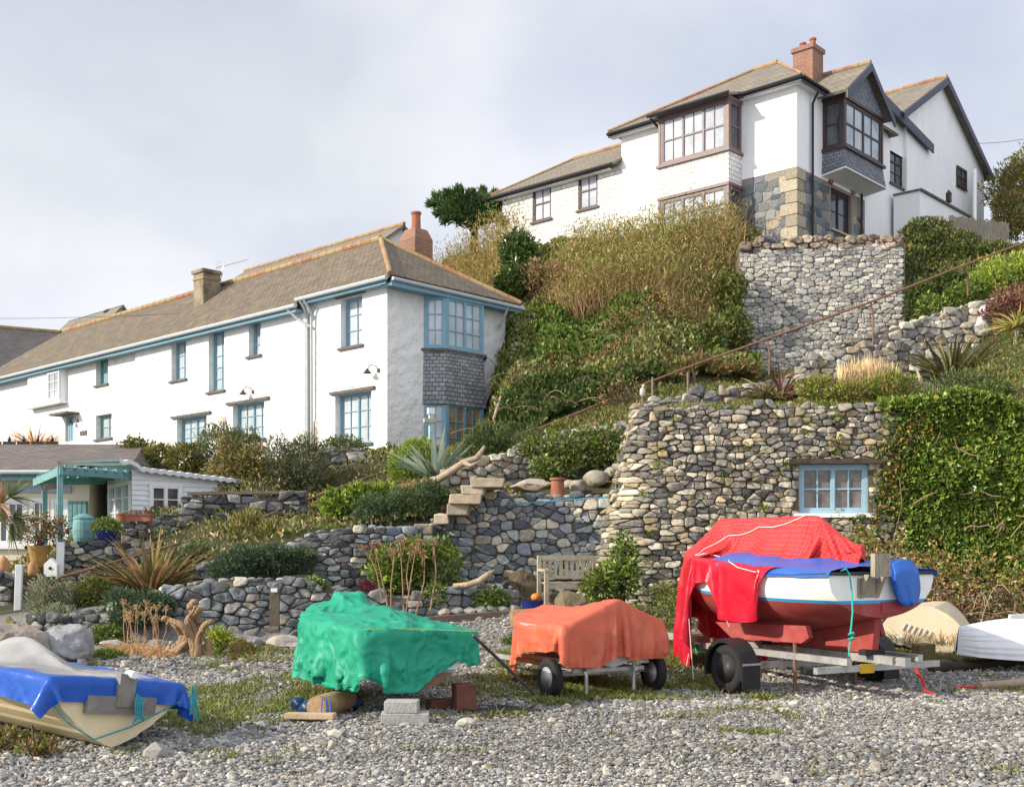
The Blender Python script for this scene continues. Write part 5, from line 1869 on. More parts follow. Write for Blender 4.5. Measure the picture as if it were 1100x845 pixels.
# ---------------------------------------------------------------- projecting steps
TANS = [(0.42, 0.34, 0.24), (0.46, 0.39, 0.29), (0.36, 0.3, 0.22)]
M_block = mat('dressed_block', attr=True, rough=0.9, var=0.22, scale=9, bump=0.5, bscale=22)
for i, (x0, x1, y0, y1, lab) in enumerate([(445, 466, 563, 574, 'lowest pale stone step sticking out of the blue grey wall'),
                                           (467, 482, 552, 563, 'small second step up, just above the lowest projecting step'),
                                           (481, 504, 541, 554, 'tan block step third from the bottom of the projecting flight'),
                                           (484, 516, 531, 542, 'wide tan step fourth from the bottom of the projecting flight'),
                                           (495, 521, 522, 532, 'pale step fifth from the bottom of the projecting flight'),
                                           (505, 541, 514, 524, 'long pale slab at the top of the projecting flight')]):
    Y = 21.0 - 0.03 * i
    a, b = P(x0, y1, Y), P(x1, y0, Y)
    q = MB()
    r_ = np.random.default_rng(i)
    g = np.array([[x, y, z] for x in (-1, 1) for y in (-1, 1) for z in (-1, 1)], float)
    V = np.array([[x, y, z] for z in (0, 1) for y in (0, 1) for x in (0, 1)], float) + r_.uniform(-.07, .07, (8, 3))
    q.add(np.array([a[0], Y - 0.2, a[2]]) + V * np.array([b[0] - a[0], 0.7, b[2] - a[2]]), np.array([[0, 2, 3, 1], [4, 5, 7, 6], [0, 1, 5, 4], [1, 3, 7, 5], [3, 2, 6, 7], [2, 0, 4, 6]]), np.array(TANS[i % 3]) * .85)
    bevel(q.thing('stone_step', lab, 'step', M_block, group='projecting stone steps', smooth=False), 0.025, 3)
for i, (x0, x1, y0, y1, Y, lab) in enumerate([(546, 594, 514, 529, 22.0, 'long pale coping block behind the wall above the steps'), (540, 556, 517, 528, 22.3, 'pale squared block beside the terracotta chimney pot')][:1]):
    a, b = P(x0, y1, Y), P(x1, y0, Y)
    q = MB()
    rock(q, ((a[0] + b[0]) / 2, Y + 0.2, (a[2] + b[2]) / 2), ((b[0] - a[0]) * 0.58, 0.3, (b[2] - a[2]) * 0.62), seed=80, sub=3, rough=0.12, col=(0.36, 0.31, 0.24), facets=16)
    q.thing('coping_stone', lab, 'stone', M_block)
for i, (x, y, s, Y, lab) in enumerate([(622, 522, 0.2, 22.2, 'round pale boulder left of the tall standing stone'), (613, 520, 0.15, 22.4, 'rough stone beside the terracotta pot on the wall'),
                                       (640, 515, 0.28, 22.6, 'broad pale boulder at the foot of the creeper wall'), (660, 508, 0.22, 22.8, 'weathered boulder next to the corner of the battered wall')]):
    q = MB()
    rock(q, P(x, y, Y), (s * 0.95, s * 0.7, s * 0.7), seed=90 + i, sub=3, rough=0.25, col=(0.3, 0.27, 0.22), facets=9)
    q.thing('boulder', lab, 'boulder', M_block, group='boulders on the terrace above the steps', smooth=True)
q = MB()
c = P(599, 528, 21.9)
lathe(q, [(0.14, -0.1), (0.13, 0.0), (0.12, 0.2), (0.15, 0.22), (0.15, 0.26), (0.1, 0.26), (0.1, 0.1)], c, 16)
q.thing('plant_pot', 'upright terracotta pot standing on the wall above the bench', 'pot', M_terra)

# ---------------------------------------------------------------- handrails
RUST2 = M_rust


def rail(label, pts, posts, r_=0.03):
    t = thing('handrail', label, 'handrail', np.array([*P(pts[0][0], pts[0][1], pts[0][2])[:2], gz(*P(pts[0][0], pts[0][1], pts[0][2])[:2])]))
    A = np.array([P(*p) for p in pts])
    q = MB()
    s = np.concatenate([[0], np.cumsum(np.linalg.norm(np.diff(A, axis=0), axis=1))])
    ss = np.linspace(0, s[-1], 40)
    B = np.stack([np.interp(ss, s, A[:, k]) for k in range(3)], 1)
    B[:, 2] += 0.02 * n1(ss * 0.7, 5)
    tube(q, B, r_, 8)
    q.build('rail', RUST2, t)
    Bx = CX + F * B[:, 0] / B[:, 1]
    for x, y in posts:
        k = np.argmin(np.abs(Bx - x))
        q = MB()
        foot = B[k].copy()
        foot[2] = min(EYE + (HY - y) / F * B[k, 1], B[k, 2] - 0.4) - 0.15
        foot[0] += 0.06
        mid = B[k] * 0.6 + foot * 0.4 + np.array([0.05, 0, 0])
        tube(q, [B[k], mid, foot], r_ * 0.9, 8)
        q.build('post', RUST2, t)
    return t


rail('long rusty pipe handrail climbing from the cottage corner across the slope to the right edge',
     [(575, 462, 27.5), (640, 435, 28.5), (690, 413, 29.5), (760, 387, 30.2), (830, 362, 30.3), (930, 326, 30.6), (1000, 299, 31.4), (1045, 281, 32), (1120, 254, 33)],
     [(700, 436), (740, 422), (831, 396), (928, 366), (1035, 312)])
rail('short rusty handrail slanting up behind the spiky plants to the terrace', [(62, 621, 20.4), (110, 607, 20.6), (160, 592, 21.2), (210, 578, 21.8), (255, 566, 22.2), (330, 537, 23.8), (380, 518, 25.0), (424, 503, 26.2)],
     [(115, 625), (250, 585), (350, 548)], 0.028)

# ================================================================ cream seaside cottage on the left, with porch, shed and pergola
M_cream = mat('cream_render', (0.66, 0.6, 0.45), rough=0.85, var=0.06, scale=2, bump=0.3)
M_wboard = mat('white_boards', (0.74, 0.75, 0.75), rough=0.6, var=0.06, scale=3, col2=(0.6, 0.6, 0.56), s2=2.5, t2=(0.58, 0.75))
YL = 26.0
FC = Fr((0, YL), (1, 0), (0, -1))
cl = thing('seaside_cottage', 'low cream cottage with white windows and a brown slate roof at the left edge', 'house', (-12, 28, 1.0))
wins = [FC.rect(-12, 29, 536, 586), FC.rect(32, 53, 535, 586), FC.rect(55, 73, 536, 586)]
xr = FC.pix(96, 550)[0]
q = MB()
facade(q, FC, -22, xr, 0.6, 3.3, wins, 0.15)
q.add([FC(xr, 0, 0.6), FC(xr, -5, 0.6), FC(xr, -5, 3.3), FC(xr, 0, 3.3)], np.array([[0, 1, 2, 3]]))
FC.box(q, -22, xr - 0.01, -5.2, -5, 0.6, 3.3)
q.build('wall', M_cream, cl)
for i, h in enumerate(wins):
    window(cl, FC, *h, 0.06, M_wframe, M_paneD, cas=2 if i == 0 else 1, nx=2, ny=2, fw=0.07, sill=M_wframe)
q = MB()
h = FC.rect(74, 94, 538, 583)
FC.box(q, h[0], h[1], 0.003, 0.06, h[2], h[3])
for i in range(4):
    FC.box(q, h[0] + 0.01 + (h[1] - h[0]) * i / 4, h[0] + (h[1] - h[0]) * (i + 0.93) / 4, 0.06, 0.075, h[2] + 0.02, h[3] - 0.02)
q.build('shutter', M_teal, cl)
q = MB()
h = FC.rect(-20, 77, 522, 529)
FC.box(q, h[0], h[1], 0.003, 0.05, h[2], h[3])
q.build('name_board', mat('grey_blue_board', (0.3, 0.36, 0.44), rough=0.7, var=0.08), cl)
q = MB()
FC.box(q, -22, xr + 0.9, 0.26, 0.3, 3.12, 3.36)
FC.box(q, -22, xr + 0.85, 0.003, 0.26, 3.28, 3.33)
q.build('fascia', M_teal, cl)
q = MB()
rz = EYE + (HY - 477) / F * 29.4
slab(q, [FC(-22, 0.38, 3.36), FC(xr + 1.0, 0.38, 3.36), FC(xr + 0.15, -3.4, rz), FC(-22, -3.4, rz)], 0.1)
slab(q, [FC(-22, -6.6, 3.0), FC(xr + 1.0, -6.6, 3.0), FC(xr + 0.15, -3.4, rz), FC(-22, -3.4, rz)], 0.1)
slab(q, [FC(xr + 1.0, 0.38, 3.36), FC(xr + 1.0, -6.6, 3.0), FC(xr + 0.15, -3.4, rz)], 0.1)
rf = q.build('roof', M_roofB, cl)
q = MB()
for i in range(34):
    u = -21.5 + i * 0.36
    if u < FC.pix(62, 476, -3.4)[0]:
        FC.box(q, u, u + 0.3, -3.46, -3.38, rz - 0.02, rz + 0.07)
        lathe(q, [(0.03, 0), (0.05, 0.06), (0.025, 0.12), (0.01, 0.16)], FC(u + 0.15, -3.42, rz + 0.06), 6)
q.build('ridge_cresting', M_black, rf)
q = MB()
gutter_run(q, FC(-22, 0.44, 3.3), FC(xr + 0.95, 0.44, 3.3), 0.05)
q.build('gutter', M_gutter, cl)

# white glazed porch and boarded shed
sh = thing('shed', 'white boarded lean-to shed with a glazed porch end and wavy roof edge', 'shed', (-8.2, 25, 2.0))
pA, pB = np.array([-9.15, 26.3]), P(141, 530, 24.4)[:2]
pC_ = P(249, 530, 26.0)[:2]
ea = unit([*(pB - pA), 0])
FP = Fr(pA, ea, (ea[1], -ea[0], 0))
eb = unit([*(pC_ - pB), 0])
FS = Fr(pB, eb, (eb[1], -eb[0], 0))
wp, wsd = float(np.linalg.norm(pB - pA)), float(np.linalg.norm(pC_ - pB))
hA, hB, hC = EYE + (HY - 507) / F * 24.4, EYE + (HY - 504) / F * 24.4, EYE + (HY - 517) / F * 26
q = MB()
nb = 13
hwn = FS.rect(159, 194, 520, 553)
hz0 = 1.9
zz = np.linspace(hz0, hB, nb + 1)
for i in range(nb):   # lapped boards, left open for the window
    for (a, b) in ((0, hwn[0]), (hwn[0], hwn[1]), (hwn[1], wsd)):
        if a == hwn[0] and hwn[2] - 0.01 < (zz[i] + zz[i + 1]) / 2 < hwn[3] + 0.01:
            continue
        t0 = min(zz[i + 1], hB + (hC - hB) * a / wsd)
        t1 = min(zz[i + 1], hB + (hC - hB) * b / wsd)
        if max(t0, t1) <= zz[i] + 0.01:
            continue
        q.add([FS(a, 0.03, zz[i]), FS(b, 0.03, zz[i]), FS(b, 0.008, max(t1, zz[i])), FS(a, 0.008, max(t0, zz[i])), FS(a, 0.0, zz[i]), FS(b, 0.0, zz[i])], [[0, 1, 2, 3], [4, 5, 1, 0]])
q.add([FS(wsd, 0.02, hz0), FS(wsd, -3, hz0), FS(wsd, -3, hC), FS(wsd, 0.02, hC)], np.array([[0, 1, 2, 3]]))
q.build('boarded_wall', M_wboard, sh)
window(sh, FS, *hwn, 0.0, M_wframe, M_paneD, cas=2, nx=1, ny=2, d=0.02, fw=0.05)
q = MB()
facade(q, FP, 0, wp, 1.7, hA, [(0.12, wp - 0.12, 2.05, hA - 0.15)], 0.08)
q.build('porch_wall', M_wboard, sh)
window(sh, FP, 0.13, wp - 0.13, 2.06, hA - 0.16, 0.05, M_wframe, M_paneS, cas=3, nx=1, ny=3, fw=0.05)
q = MB()
n_ = 60
us = np.linspace(-0.35, wsd + 0.12, n_)
ht = hB + (hC - hB) * us / wsd + 0.03 + 0.018 * np.sin(us * 2 * np.pi / 0.2) + 0.12 * np.clip(-us / 0.3, 0, 1) + 0.1 * np.exp(-((us + 0.05) / 0.12) ** 2)
for dd0, dd1, th in ((0.22, -3.1, 0.02),):
    T0, T1 = FS(us, us * 0 + dd0, ht + 0.02), FS(us, us * 0 + dd1, ht + 0.15)
    B0, B1 = FS(us, us * 0 + dd0, ht - 0.07), FS(us, us * 0 + dd1, ht + 0.1)
    V = np.concatenate([T0, T1, B0, B1])
    fs = []
    for i in range(n_ - 1):
        for a, b in ((0, n_), (2 * n_, 0), (n_, 3 * n_), (3 * n_, 2 * n_)):
            fs.append([a + i, a + i + 1, b + i + 1, b + i])
    q.add(V, fs)
q.build('roof', mat('pale_roofing', (0.6, 0.61, 0.62), rough=0.7, var=0.1), sh)

pg = thing('pergola', 'teal pergola with translucent green roofing beside the white shed', 'pergola', (-9.4, 23.5, 1.1))


def post(px, y0, y1, Y, w_=0.1):
    q = MB()
    a, b = P(px, y1, Y), P(px, y0, Y)
    box(q, (a[0], Y, (a[2] + b[2]) / 2), (w_, w_, b[2] - a[2]), 0.5)
    return q


post(48, 512, 602, 24.4).build('post', M_teal, pg)
post(64.5, 500, 584, 22.0).build('post', M_teal, pg)
for (a, b) in ((P(37, 518, 24.4), P(66, 505, 21.9)), (P(66, 505, 21.95), P(141, 511, 24.5)), (P(38, 517, 24.5), P(112, 516, 26.0))):
    q = MB()
    e_ = unit(b - a)
    sd_ = unit(np.cross(e_, [0, 0, 1]))
    hexa(q, a - sd_ * 0.03 - [0, 0, .08], b - a, sd_ * 0.06, [0, 0, 0.15])
    q.build('beam', M_teal, pg)
for i in range(7):
    f_ = (i + 0.3) / 7
    a = P(66, 503, 21.95) * (1 - f_) + P(141, 509, 24.5) * f_
    b = P(38, 514, 24.5) * (1 - f_) + P(112, 513, 26.0) * f_
    q = MB()
    e_ = unit(b - a)
    sd_ = unit(np.cross(e_, [0, 0, 1]))
    hexa(q, a - e_ * 0.15 - sd_ * 0.025, b - a + e_ * 0.2, sd_ * 0.05, [0, 0, 0.07])
    q.build('rafter', M_teal, pg)
q = MB()
A, B = P(66, 500, 21.95), P(141, 506.5, 24.5)
Cc, Dd = P(38, 511, 24.5), P(112, 510, 26.0)
n_ = 50
fs, V = [], []
for i in range(n_ + 1):
    f_ = i / n_
    wv = np.array([0, 0, 0.012 * math.sin(f_ * 60)])
    V += [A * (1 - f_) + B * f_ + wv, Cc * (1 - f_) + Dd * f_ + wv]
for i in range(n_):
    fs.append([2 * i, 2 * i + 2, 2 * i + 3, 2 * i + 1])
q.add(V, fs)
q.build('roof_sheet', mat('green_sheet', (0.15, 0.5, 0.43), rough=0.3, var=0.15, transl=0.6, scale=3), pg)
q = MB()
a = P(56, 522, 22.6)
box(q, a, (0.3, 0.03, 0.12), 0.6, tilt=0.15)
q.build('hanging_board', M_plank, pg)
# white timber posts
for (x0, x1, y0, y1, Y, lab) in ((16.5, 23.5, 606, 656, 20.0, 'white painted post at the end of the short wall on the left'), (61, 69, 582, 622, 21.6, 'white painted post under the teal pergola upright')):
    a, b = P(x0, y1, Y), P(x1, y0, Y)
    q = MB()
    w_ = b[0] - a[0]
    box(q, ((a[0] + b[0]) / 2, Y, (a[2] + b[2]) / 2), (w_, w_, b[2] - a[2]), 0.2, tilt=-0.03)
    bevel(q.thing('timber_post', lab, 'post', M_wframe), 0.01)
# water butt
t = thing('water_butt', 'teal water butt with a lid standing on the terrace wall', 'water butt', P(90, 583, 22.6))
q = MB()
c = P(90, 583, 22.6)
lathe(q, [(0.17, 0), (0.2, 0.1), (0.215, 0.25), (0.2, 0.42), (0.18, 0.46)], c, 20)
q.build('barrel', M_teal, t)
q = MB()
lathe(q, [(0.2, 0.46), (0.2, 0.5), (0.1, 0.56), (0.03, 0.57)], c, 20)
q.build('lid', M_teal, t)
# pots
M_bluep = mat('blue_glaze', (0.012, 0.02, 0.14), rough=0.15, var=0.2, spec=0.6)
c = P(115, 583, 21.9)
t = thing('plant_pot', 'glossy dark blue pot with a leafy green plant on the dark terrace wall', 'pot', c)
q = MB()
lathe(q, [(0.1, 0), (0.16, 0.08), (0.2, 0.18), (0.215, 0.22), (0.2, 0.23), (0.17, 0.2)], c, 20)
q.build('pot', M_bluep, t)
q = MB()
bush(q, [(c[0], c[1], c[2] + 0.3, 0.26, 0.24, 0.15)], 700, 0.075, 0.04, [(0.07, 0.11, 0.02), (0.1, 0.15, 0.03), (0.13, 0.17, 0.05)], 3)
q.build('plant', M_leaf, t)
t = thing('planter', 'terracotta trough on the wall in front of the porch', 'planter', P(147, 559, 22.5))
a, b = P(133.5, 559.5, 22.4), P(161, 552, 22.4)
q = MB()
hexa(q, a, [b[0] - a[0], 0, 0], [0, 0.22, 0], [0, 0, b[2] - a[2]])
hexa(q, a + [-0.01, -0.012, b[2] - a[2] - 0.03], [b[0] - a[0] + 0.02, 0, 0], [0, 0.244, 0], [0, 0, 0.035])
q.build('trough', M_terra, t)
q = MB()
bush(q, [((a[0] + b[0]) / 2, a[1] + 0.1, b[2] + 0.02, 0.24, 0.1, 0.05)], 160, 0.04, 0.025, [(0.06, 0.1, 0.02), (0.3, 0.06, 0.04)], 4)
q.build('plant', M_leaf, t)
c = P(131, 560, 22.5)
q = MB()
lathe(q, [(0.08, 0), (0.1, 0.12), (0.11, 0.13), (0.11, 0.16), (0.08, 0.16), (0.07, 0.1)], c, 14)
q.thing('plant_pot', 'small terracotta pot left of the trough on the porch wall', 'pot', M_terra)
c = P(41, 603, 21.5)
t = thing('plant_pot', 'ochre pot holding a faded brown flowerhead plant by the cream cottage', 'pot', c)
q = MB()
lathe(q, [(0.12, -0.1), (0.15, 0.1), (0.19, 0.27), (0.2, 0.3), (0.17, 0.3), (0.14, 0.2)], c, 16)
q.build('pot', mat('ochre_pot', (0.34, 0.2, 0.06), var=0.2), t)
q = MB()
bush(q, [(c[0] - 0.05, c[1], c[2] + 0.6, 0.36, 0.3, 0.28), (c[0] + 0.3, c[1] + 0.1, c[2] + 0.62, 0.26, 0.24, 0.2)], 900, 0.06, 0.04, [(0.15, 0.1, 0.045), (0.2, 0.13, 0.06), (0.08, 0.08, 0.02), (0.13, 0.06, 0.03)], 5)
twigs(q, [(c[0], c[1], c[2] + 0.55, 0.3, 0.25, 0.2)], 16, np.random.default_rng(3), 0.006, root=c + [0, 0, 0.25])
q.build('plant', M_dry, t)
# white bird-house board
t = thing('bird_house', 'small white gabled bird box leaning by the white post', 'bird box', P(54, 619, 20.9))
a, b = P(47, 619, 20.9), P(61, 601, 20.9)
q = MB()
xm = (a[0] + b[0]) / 2
prism(q, [(a[0], 20.9, a[2]), (b[0], 20.9, a[2]), (b[0], 20.9, b[2] - 0.08), (xm, 20.9, b[2] + 0.03), (a[0], 20.9, b[2] - 0.08)], (0, 0.16, 0))
q.build('body', M_wboard, t)
q = MB()
lathe(q, [(0.028, 0), (0.028, 0.01)], (xm, 20.897, (a[2] + b[2]) / 2), 12, (0, -1, 0))
q.build('entrance_hole', M_black, t)
for (x, y, s, lab) in ((4, 617, 0.11, 'domed terracotta forcing pot at the left edge'), (35.5, 618, 0.09, 'small domed terracotta pot beside the ochre flowerpot')):
    c = P(x, y, 20.7)
    q = MB()
    lathe(q, [(s, 0), (s * 1.05, s), (s * 0.95, s * 2), (s * 0.5, s * 2.7), (s * 0.15, s * 2.9), (s * 0.18, s * 3.1)], c, 16)
    q.thing('forcing_pot', lab, 'pot', mat('buff_pot', (0.4, 0.22, 0.1), var=0.2), smooth=True)

# ================================================================ top right: fence, white pole
t = thing('fence', 'weathered vertical board fence behind the clipped hedge', 'fence', P(1050, 250, 43.5))
A, B = P(1019, 232, 45.5), P(1084, 240, 42.5)
n_ = 22
for i in range(n_):
    p_, q_ = A + (B - A) * i / n_, A + (B - A) * (i + 0.9) / n_
    q = MB()
    zt_f = p_[2] + 0.03 * math.sin(i * 1.7)
    hexa(q, [p_[0], p_[1], p_[2] - 1.1], [*(q_ - p_)[:2], 0], [0.02, 0.03, 0], [0, 0, zt_f - p_[2] + 1.1])
    q.build('board', M_fence if False else mat('grey_board', (0.38, 0.33, 0.26), rough=0.9, var=0.25, scale=3, stretch=(5, 5, 1)), t)
for dz in (-0.25, -0.8):
    q = MB()
    tube(q, [A + [0.05, 0.07, dz], B + [0.05, 0.07, dz]], 0.04, 4)
    q.build('rail', mat('grey_board'), t)
q = MB()
tube(q, [P(1047, 250, 44.5), P(1047, 182, 44.5)], 0.07, 10)
q.thing('pole', 'plain white pole in front of the big white gable', 'pole', M_wframe)

# white slim post box lamp by the cottage bay
t = thing('marker_post', 'pale teal post with a small white notice beside the lower bay window', 'post', P(463, 476, 28.5))
q = MB()
a = P(463, 480, 28.5)
box(q, (a[0], a[1], a[2] + 0.4), (0.1, 0.1, 0.8), 0.4)
q.build('shaft', mat('pale_teal', (0.35, 0.5, 0.5), var=0.1), t)
q = MB()
box(q, (a[0] - 0.03, a[1] - 0.03, a[2] + 0.64), (0.3, 0.12, 0.1), 0.4)
q.build('crosspiece', M_granite, t)
q = MB()
box(q, (a[0], a[1], a[2] + 0.88), (0.17, 0.1, 0.15), 0.4)
q.build('notice', M_wframe, t)
# forked driftwood pole by the bay
M_drift = mat('driftwood', (0.36, 0.28, 0.2), rough=0.9, var=0.3, scale=4, stretch=(4, 4, 1), bump=0.5, bscale=14)
q = MB()
tube(q, [P(533, 465, 29.5), P(531, 448, 29.5), P(534, 438, 29.5), P(538, 425, 29.5)], [0.05, 0.045, 0.04, 0.025], 7)
tube(q, [P(534, 438, 29.5), P(531, 431, 29.5)], [0.035, 0.02], 7)
tube(q, [P(536, 432, 29.5), P(529, 426, 29.4)], [0.03, 0.02], 7)
q.thing('driftwood_pole', 'forked bare driftwood pole beside the cottage bay', 'driftwood', M_drift, smooth=True)
q = MB()
tube(q, [P(468, 516, 22.7), P(482, 508, 22.7), P(498, 497, 22.7), P(512, 492, 22.7), P(521, 479, 22.7)], [0.07, 0.08, 0.07, 0.06, 0.03], 8)
tube(q, [P(498, 497, 22.7), P(506, 500, 22.5), P(514, 496, 22.4)], [0.05, 0.04, 0.02], 7)
q.thing('driftwood_branch', 'long grey driftwood branch lying below the blue agave', 'driftwood', M_drift, smooth=True)
q = MB()
tube(q, [P(487, 629, 19.45), P(502, 628, 19.4), P(515, 624, 19.4), P(524, 617, 19.4), P(531, 612, 19.45)], [0.04, 0.05, 0.06, 0.05, 0.02], 8)
q.thing('driftwood_branch', 'twisted driftwood branch on the low wall left of the bench', 'driftwood', M_drift, smooth=True)
# ================================================================ boats drawn up on the shingle
def frame_mat(o, h, roll=0.0, pitch=0.0):
    """Local (right, forward, up) to the world."""
    f = unit([h[0], h[1], math.tan(pitch)])
    r = unit(np.cross(f, [0, 0, 1]))
    u = np.cross(r, f)
    r2 = r * math.cos(roll) - u * math.sin(roll)
    u2 = u * math.cos(roll) + r * math.sin(roll)
    M = np.eye(4)
    M[:3, 0], M[:3, 1], M[:3, 2], M[:3, 3] = r2, f, u2, o
    return M


def apply(M, V):
    V = np.asarray(V, float)
    return V @ M[:3, :3].T + M[:3, 3]


def drape(sheet, inside, top, pin=None, *, crump=0.02, steps=170, iters=10, g=-9.0, dt=0.02, floor=0.02, stiff=0.06, hemw=1.0, seed=0, fric=0.55):
    """Let a rest grid of cloth (n, m, 3) fall on a body and settle; returns the settled grid."""
    X = sheet.copy()
    n, m, _ = X.shape
    r = np.random.default_rng(seed)
    X[..., 2] += 0.02 * r.normal(size=(n, m))
    Pv = X.copy()
    R0 = sheet
    cons = []
    for (di, dj, k) in ((1, 0, 1.0), (0, 1, 1.0), (1, 1, 0.5), (1, -1, 0.5), (2, 0, stiff), (0, 2, stiff)):
        for par in range(2):
            i = np.arange(0, n - di)
            j = np.arange(max(0, -dj), m - max(0, dj))
            if di and not dj:
                i = i[(i // di) % 2 == par]
            elif dj and not di:
                j = j[(j // dj) % 2 == par]
            else:
                i = i[i % 2 == par]
            if len(i) == 0 or len(j) == 0:
                continue
            A = np.ix_(i, j)
            B = np.ix_(i + di, j + dj)
            L0 = np.linalg.norm(R0[B] - R0[A], axis=-1)
            L0 = L0 * (1.012 + crump * r.normal(size=L0.shape))
            cons.append((A, B, L0, k))
    for s in range(steps):
        V = (X - Pv) * 0.965
        Pv = X.copy()
        X = X + V
        X[..., 2] += g * dt * dt
        for it in range(iters):
            for A, B, L0, k in cons:
                d = X[B] - X[A]
                ln = np.linalg.norm(d, axis=-1) + 1e-9
                c = (k * 0.5 * (ln - L0) / ln)[..., None] * d
                X[A] += c
                X[B] -= c
            if it % 3 == 2 or it == iters - 1:
                x, y, z = X[..., 0], X[..., 1], X[..., 2]
                dep, nx, ny = inside(x, y)
                T = top(x, y) + 0.03
                hit = (dep > 0) & (z < T)
                up = hit & ((T - z) < dep * 1.2 + 0.03)
                lat = hit & ~up
                X[..., 2] = np.where(up, T, z)
                X[..., 0] = np.where(lat, x + nx * dep, x)
                X[..., 1] = np.where(lat, y + ny * dep, y)
                X[..., 2] = np.maximum(X[..., 2], floor)
                if pin is not None:
                    X[pin[0]] = pin[1]
                if it == iters - 1:
                    c_ = (hit | (z < floor))[..., None]
                    Pv = np.where(c_, Pv * (1 - fric) + X * fric, Pv)
    return X


def corner(sheet, g, c):
    """Round off the corners of a rest sheet."""
    u = (g[..., 0] - g[..., 0].min()) / (g[..., 0].max() - g[..., 0].min()) * 2 - 1
    v = (g[..., 1] - g[..., 1].min()) / (g[..., 1].max() - g[..., 1].min()) * 2 - 1
    k = 1 - c * np.clip(np.abs(u) * np.abs(v) * 1.6 - 0.6, 0, 1)
    mx_, my_ = g[..., 0].mean(), g[..., 1].mean()
    sheet[..., 0] = mx_ + (sheet[..., 0] - mx_) * k
    sheet[..., 1] = my_ + (sheet[..., 1] - my_) * k


def crease(X, amp, s, seed=0):
    """Press sharp folds into a settled cloth, along its own surface normals."""
    n, m, _ = X.shape
    a, b = np.gradient(X, axis=0), np.gradient(X, axis=1)
    N_ = np.cross(a, b)
    N_ /= np.linalg.norm(N_, axis=-1)[..., None] + 1e-9
    N_ *= np.where(N_[..., 2:] < -0.2, -1, 1)
    p = X.reshape(-1, 3)
    w_ = 0.25 * np.stack([vnoise(p * s * 0.7 + k * 7.7, seed + k) for k in range(3)], 1)
    h = 0
    for k, (sx, sy, sz) in enumerate(((1.0, 0.35, 0.5), (0.4, 1.1, 0.45), (1.6, 1.3, 0.6), (2.6, 2.2, 1.6))):
        q = vnoise((p + w_) * np.array([sx, sy, sz]) * s, seed + 20 + k)
        h = h + (1 - np.abs(q) * 2.6).clip(0, 1) ** 1.3 * (1.0, 0.9, 0.6, 0.35)[k]
    e = lambda k: np.clip(np.minimum(np.arange(k), np.arange(k)[::-1]) / 6, 0.15, 1)
    return X + N_ * ((h - 0.5) * amp).reshape(n, m, 1) * (e(n)[:, None] * e(m)[None])[..., None]


def upsample(X):
    n, m, _ = X.shape
    i, j = np.linspace(0, n - 1, 2 * n - 1), np.linspace(0, m - 1, 2 * m - 1)
    A = np.stack([[np.interp(i, np.arange(n), X[:, c, k]) for c in range(m)] for k in range(3)], -1).transpose(1, 0, 2)
    return np.stack([[np.interp(j, np.arange(m), A[r_, :, k]) for r_ in range(len(i))] for k in range(3)], -1)


def grid_mesh(mb, X, col=None, mi=0):
    n, m, _ = X.shape
    idx = np.arange(n * m).reshape(n, m)
    Fs = np.stack([idx[:-1, :-1], idx[1:, :-1], idx[1:, 1:], idx[:-1, 1:]], -1).reshape(-1, 4)
    c = None if col is None else np.broadcast_to(col, (n, m, 3)).reshape(-1, 3)
    mb.add(X.reshape(-1, 3), Fs, c, mi)


def subsurf(o, lv=1):
    m = o.modifiers.new('smooth', 'SUBSURF')
    m.levels = m.render_levels = lv
    return o


def tarp_mat(name, col, rough=0.38, attr=False, transl=0.18, col2=None, var=0.1, bump=0.25):
    return mat(name, col, rough=rough, var=var, scale=2.5, bump=bump, bscale=26, bdist=0.008, bump2=0.4, bscale2=8, bdist2=0.02, attr=attr, spec=0.45, transl=transl, col2=col2, s2=3.0, t2=(0.55, 0.75), mix2=0.5)


def boat_outline(L, B, full=0.55, stern=0.95):
    """Half breadth along the boat: square stern at 0, rounded bow at L."""
    def hb(y):
        t = np.clip(y / L, 0, 1)
        return B * (stern + (1 - stern) * np.clip(t / 0.35, 0, 1)) * np.power(np.clip(1 - np.clip((t - (1 - full)) / full, 0, 1) ** 2.2, 0, 1), 0.75)
    return hb


def inside_of(hb, L, e=0.035):
    def f(x, y):
        b = hb(np.clip(y, 0, L)) + e
        dx = b - np.abs(x)
        dy0, dy1 = y + e, L + e - y
        dep = np.minimum(np.minimum(dx, dy0), dy1)
        isx = (dx <= dy0) & (dx <= dy1)
        nx = np.where(isx, np.sign(x), 0.0)
        ny = np.where(isx, 0.0, np.where(dy0 < dy1, -1.0, 1.0))
        return np.where((y > -e) & (y < L + e), dep, -1.0), nx, ny
    return f


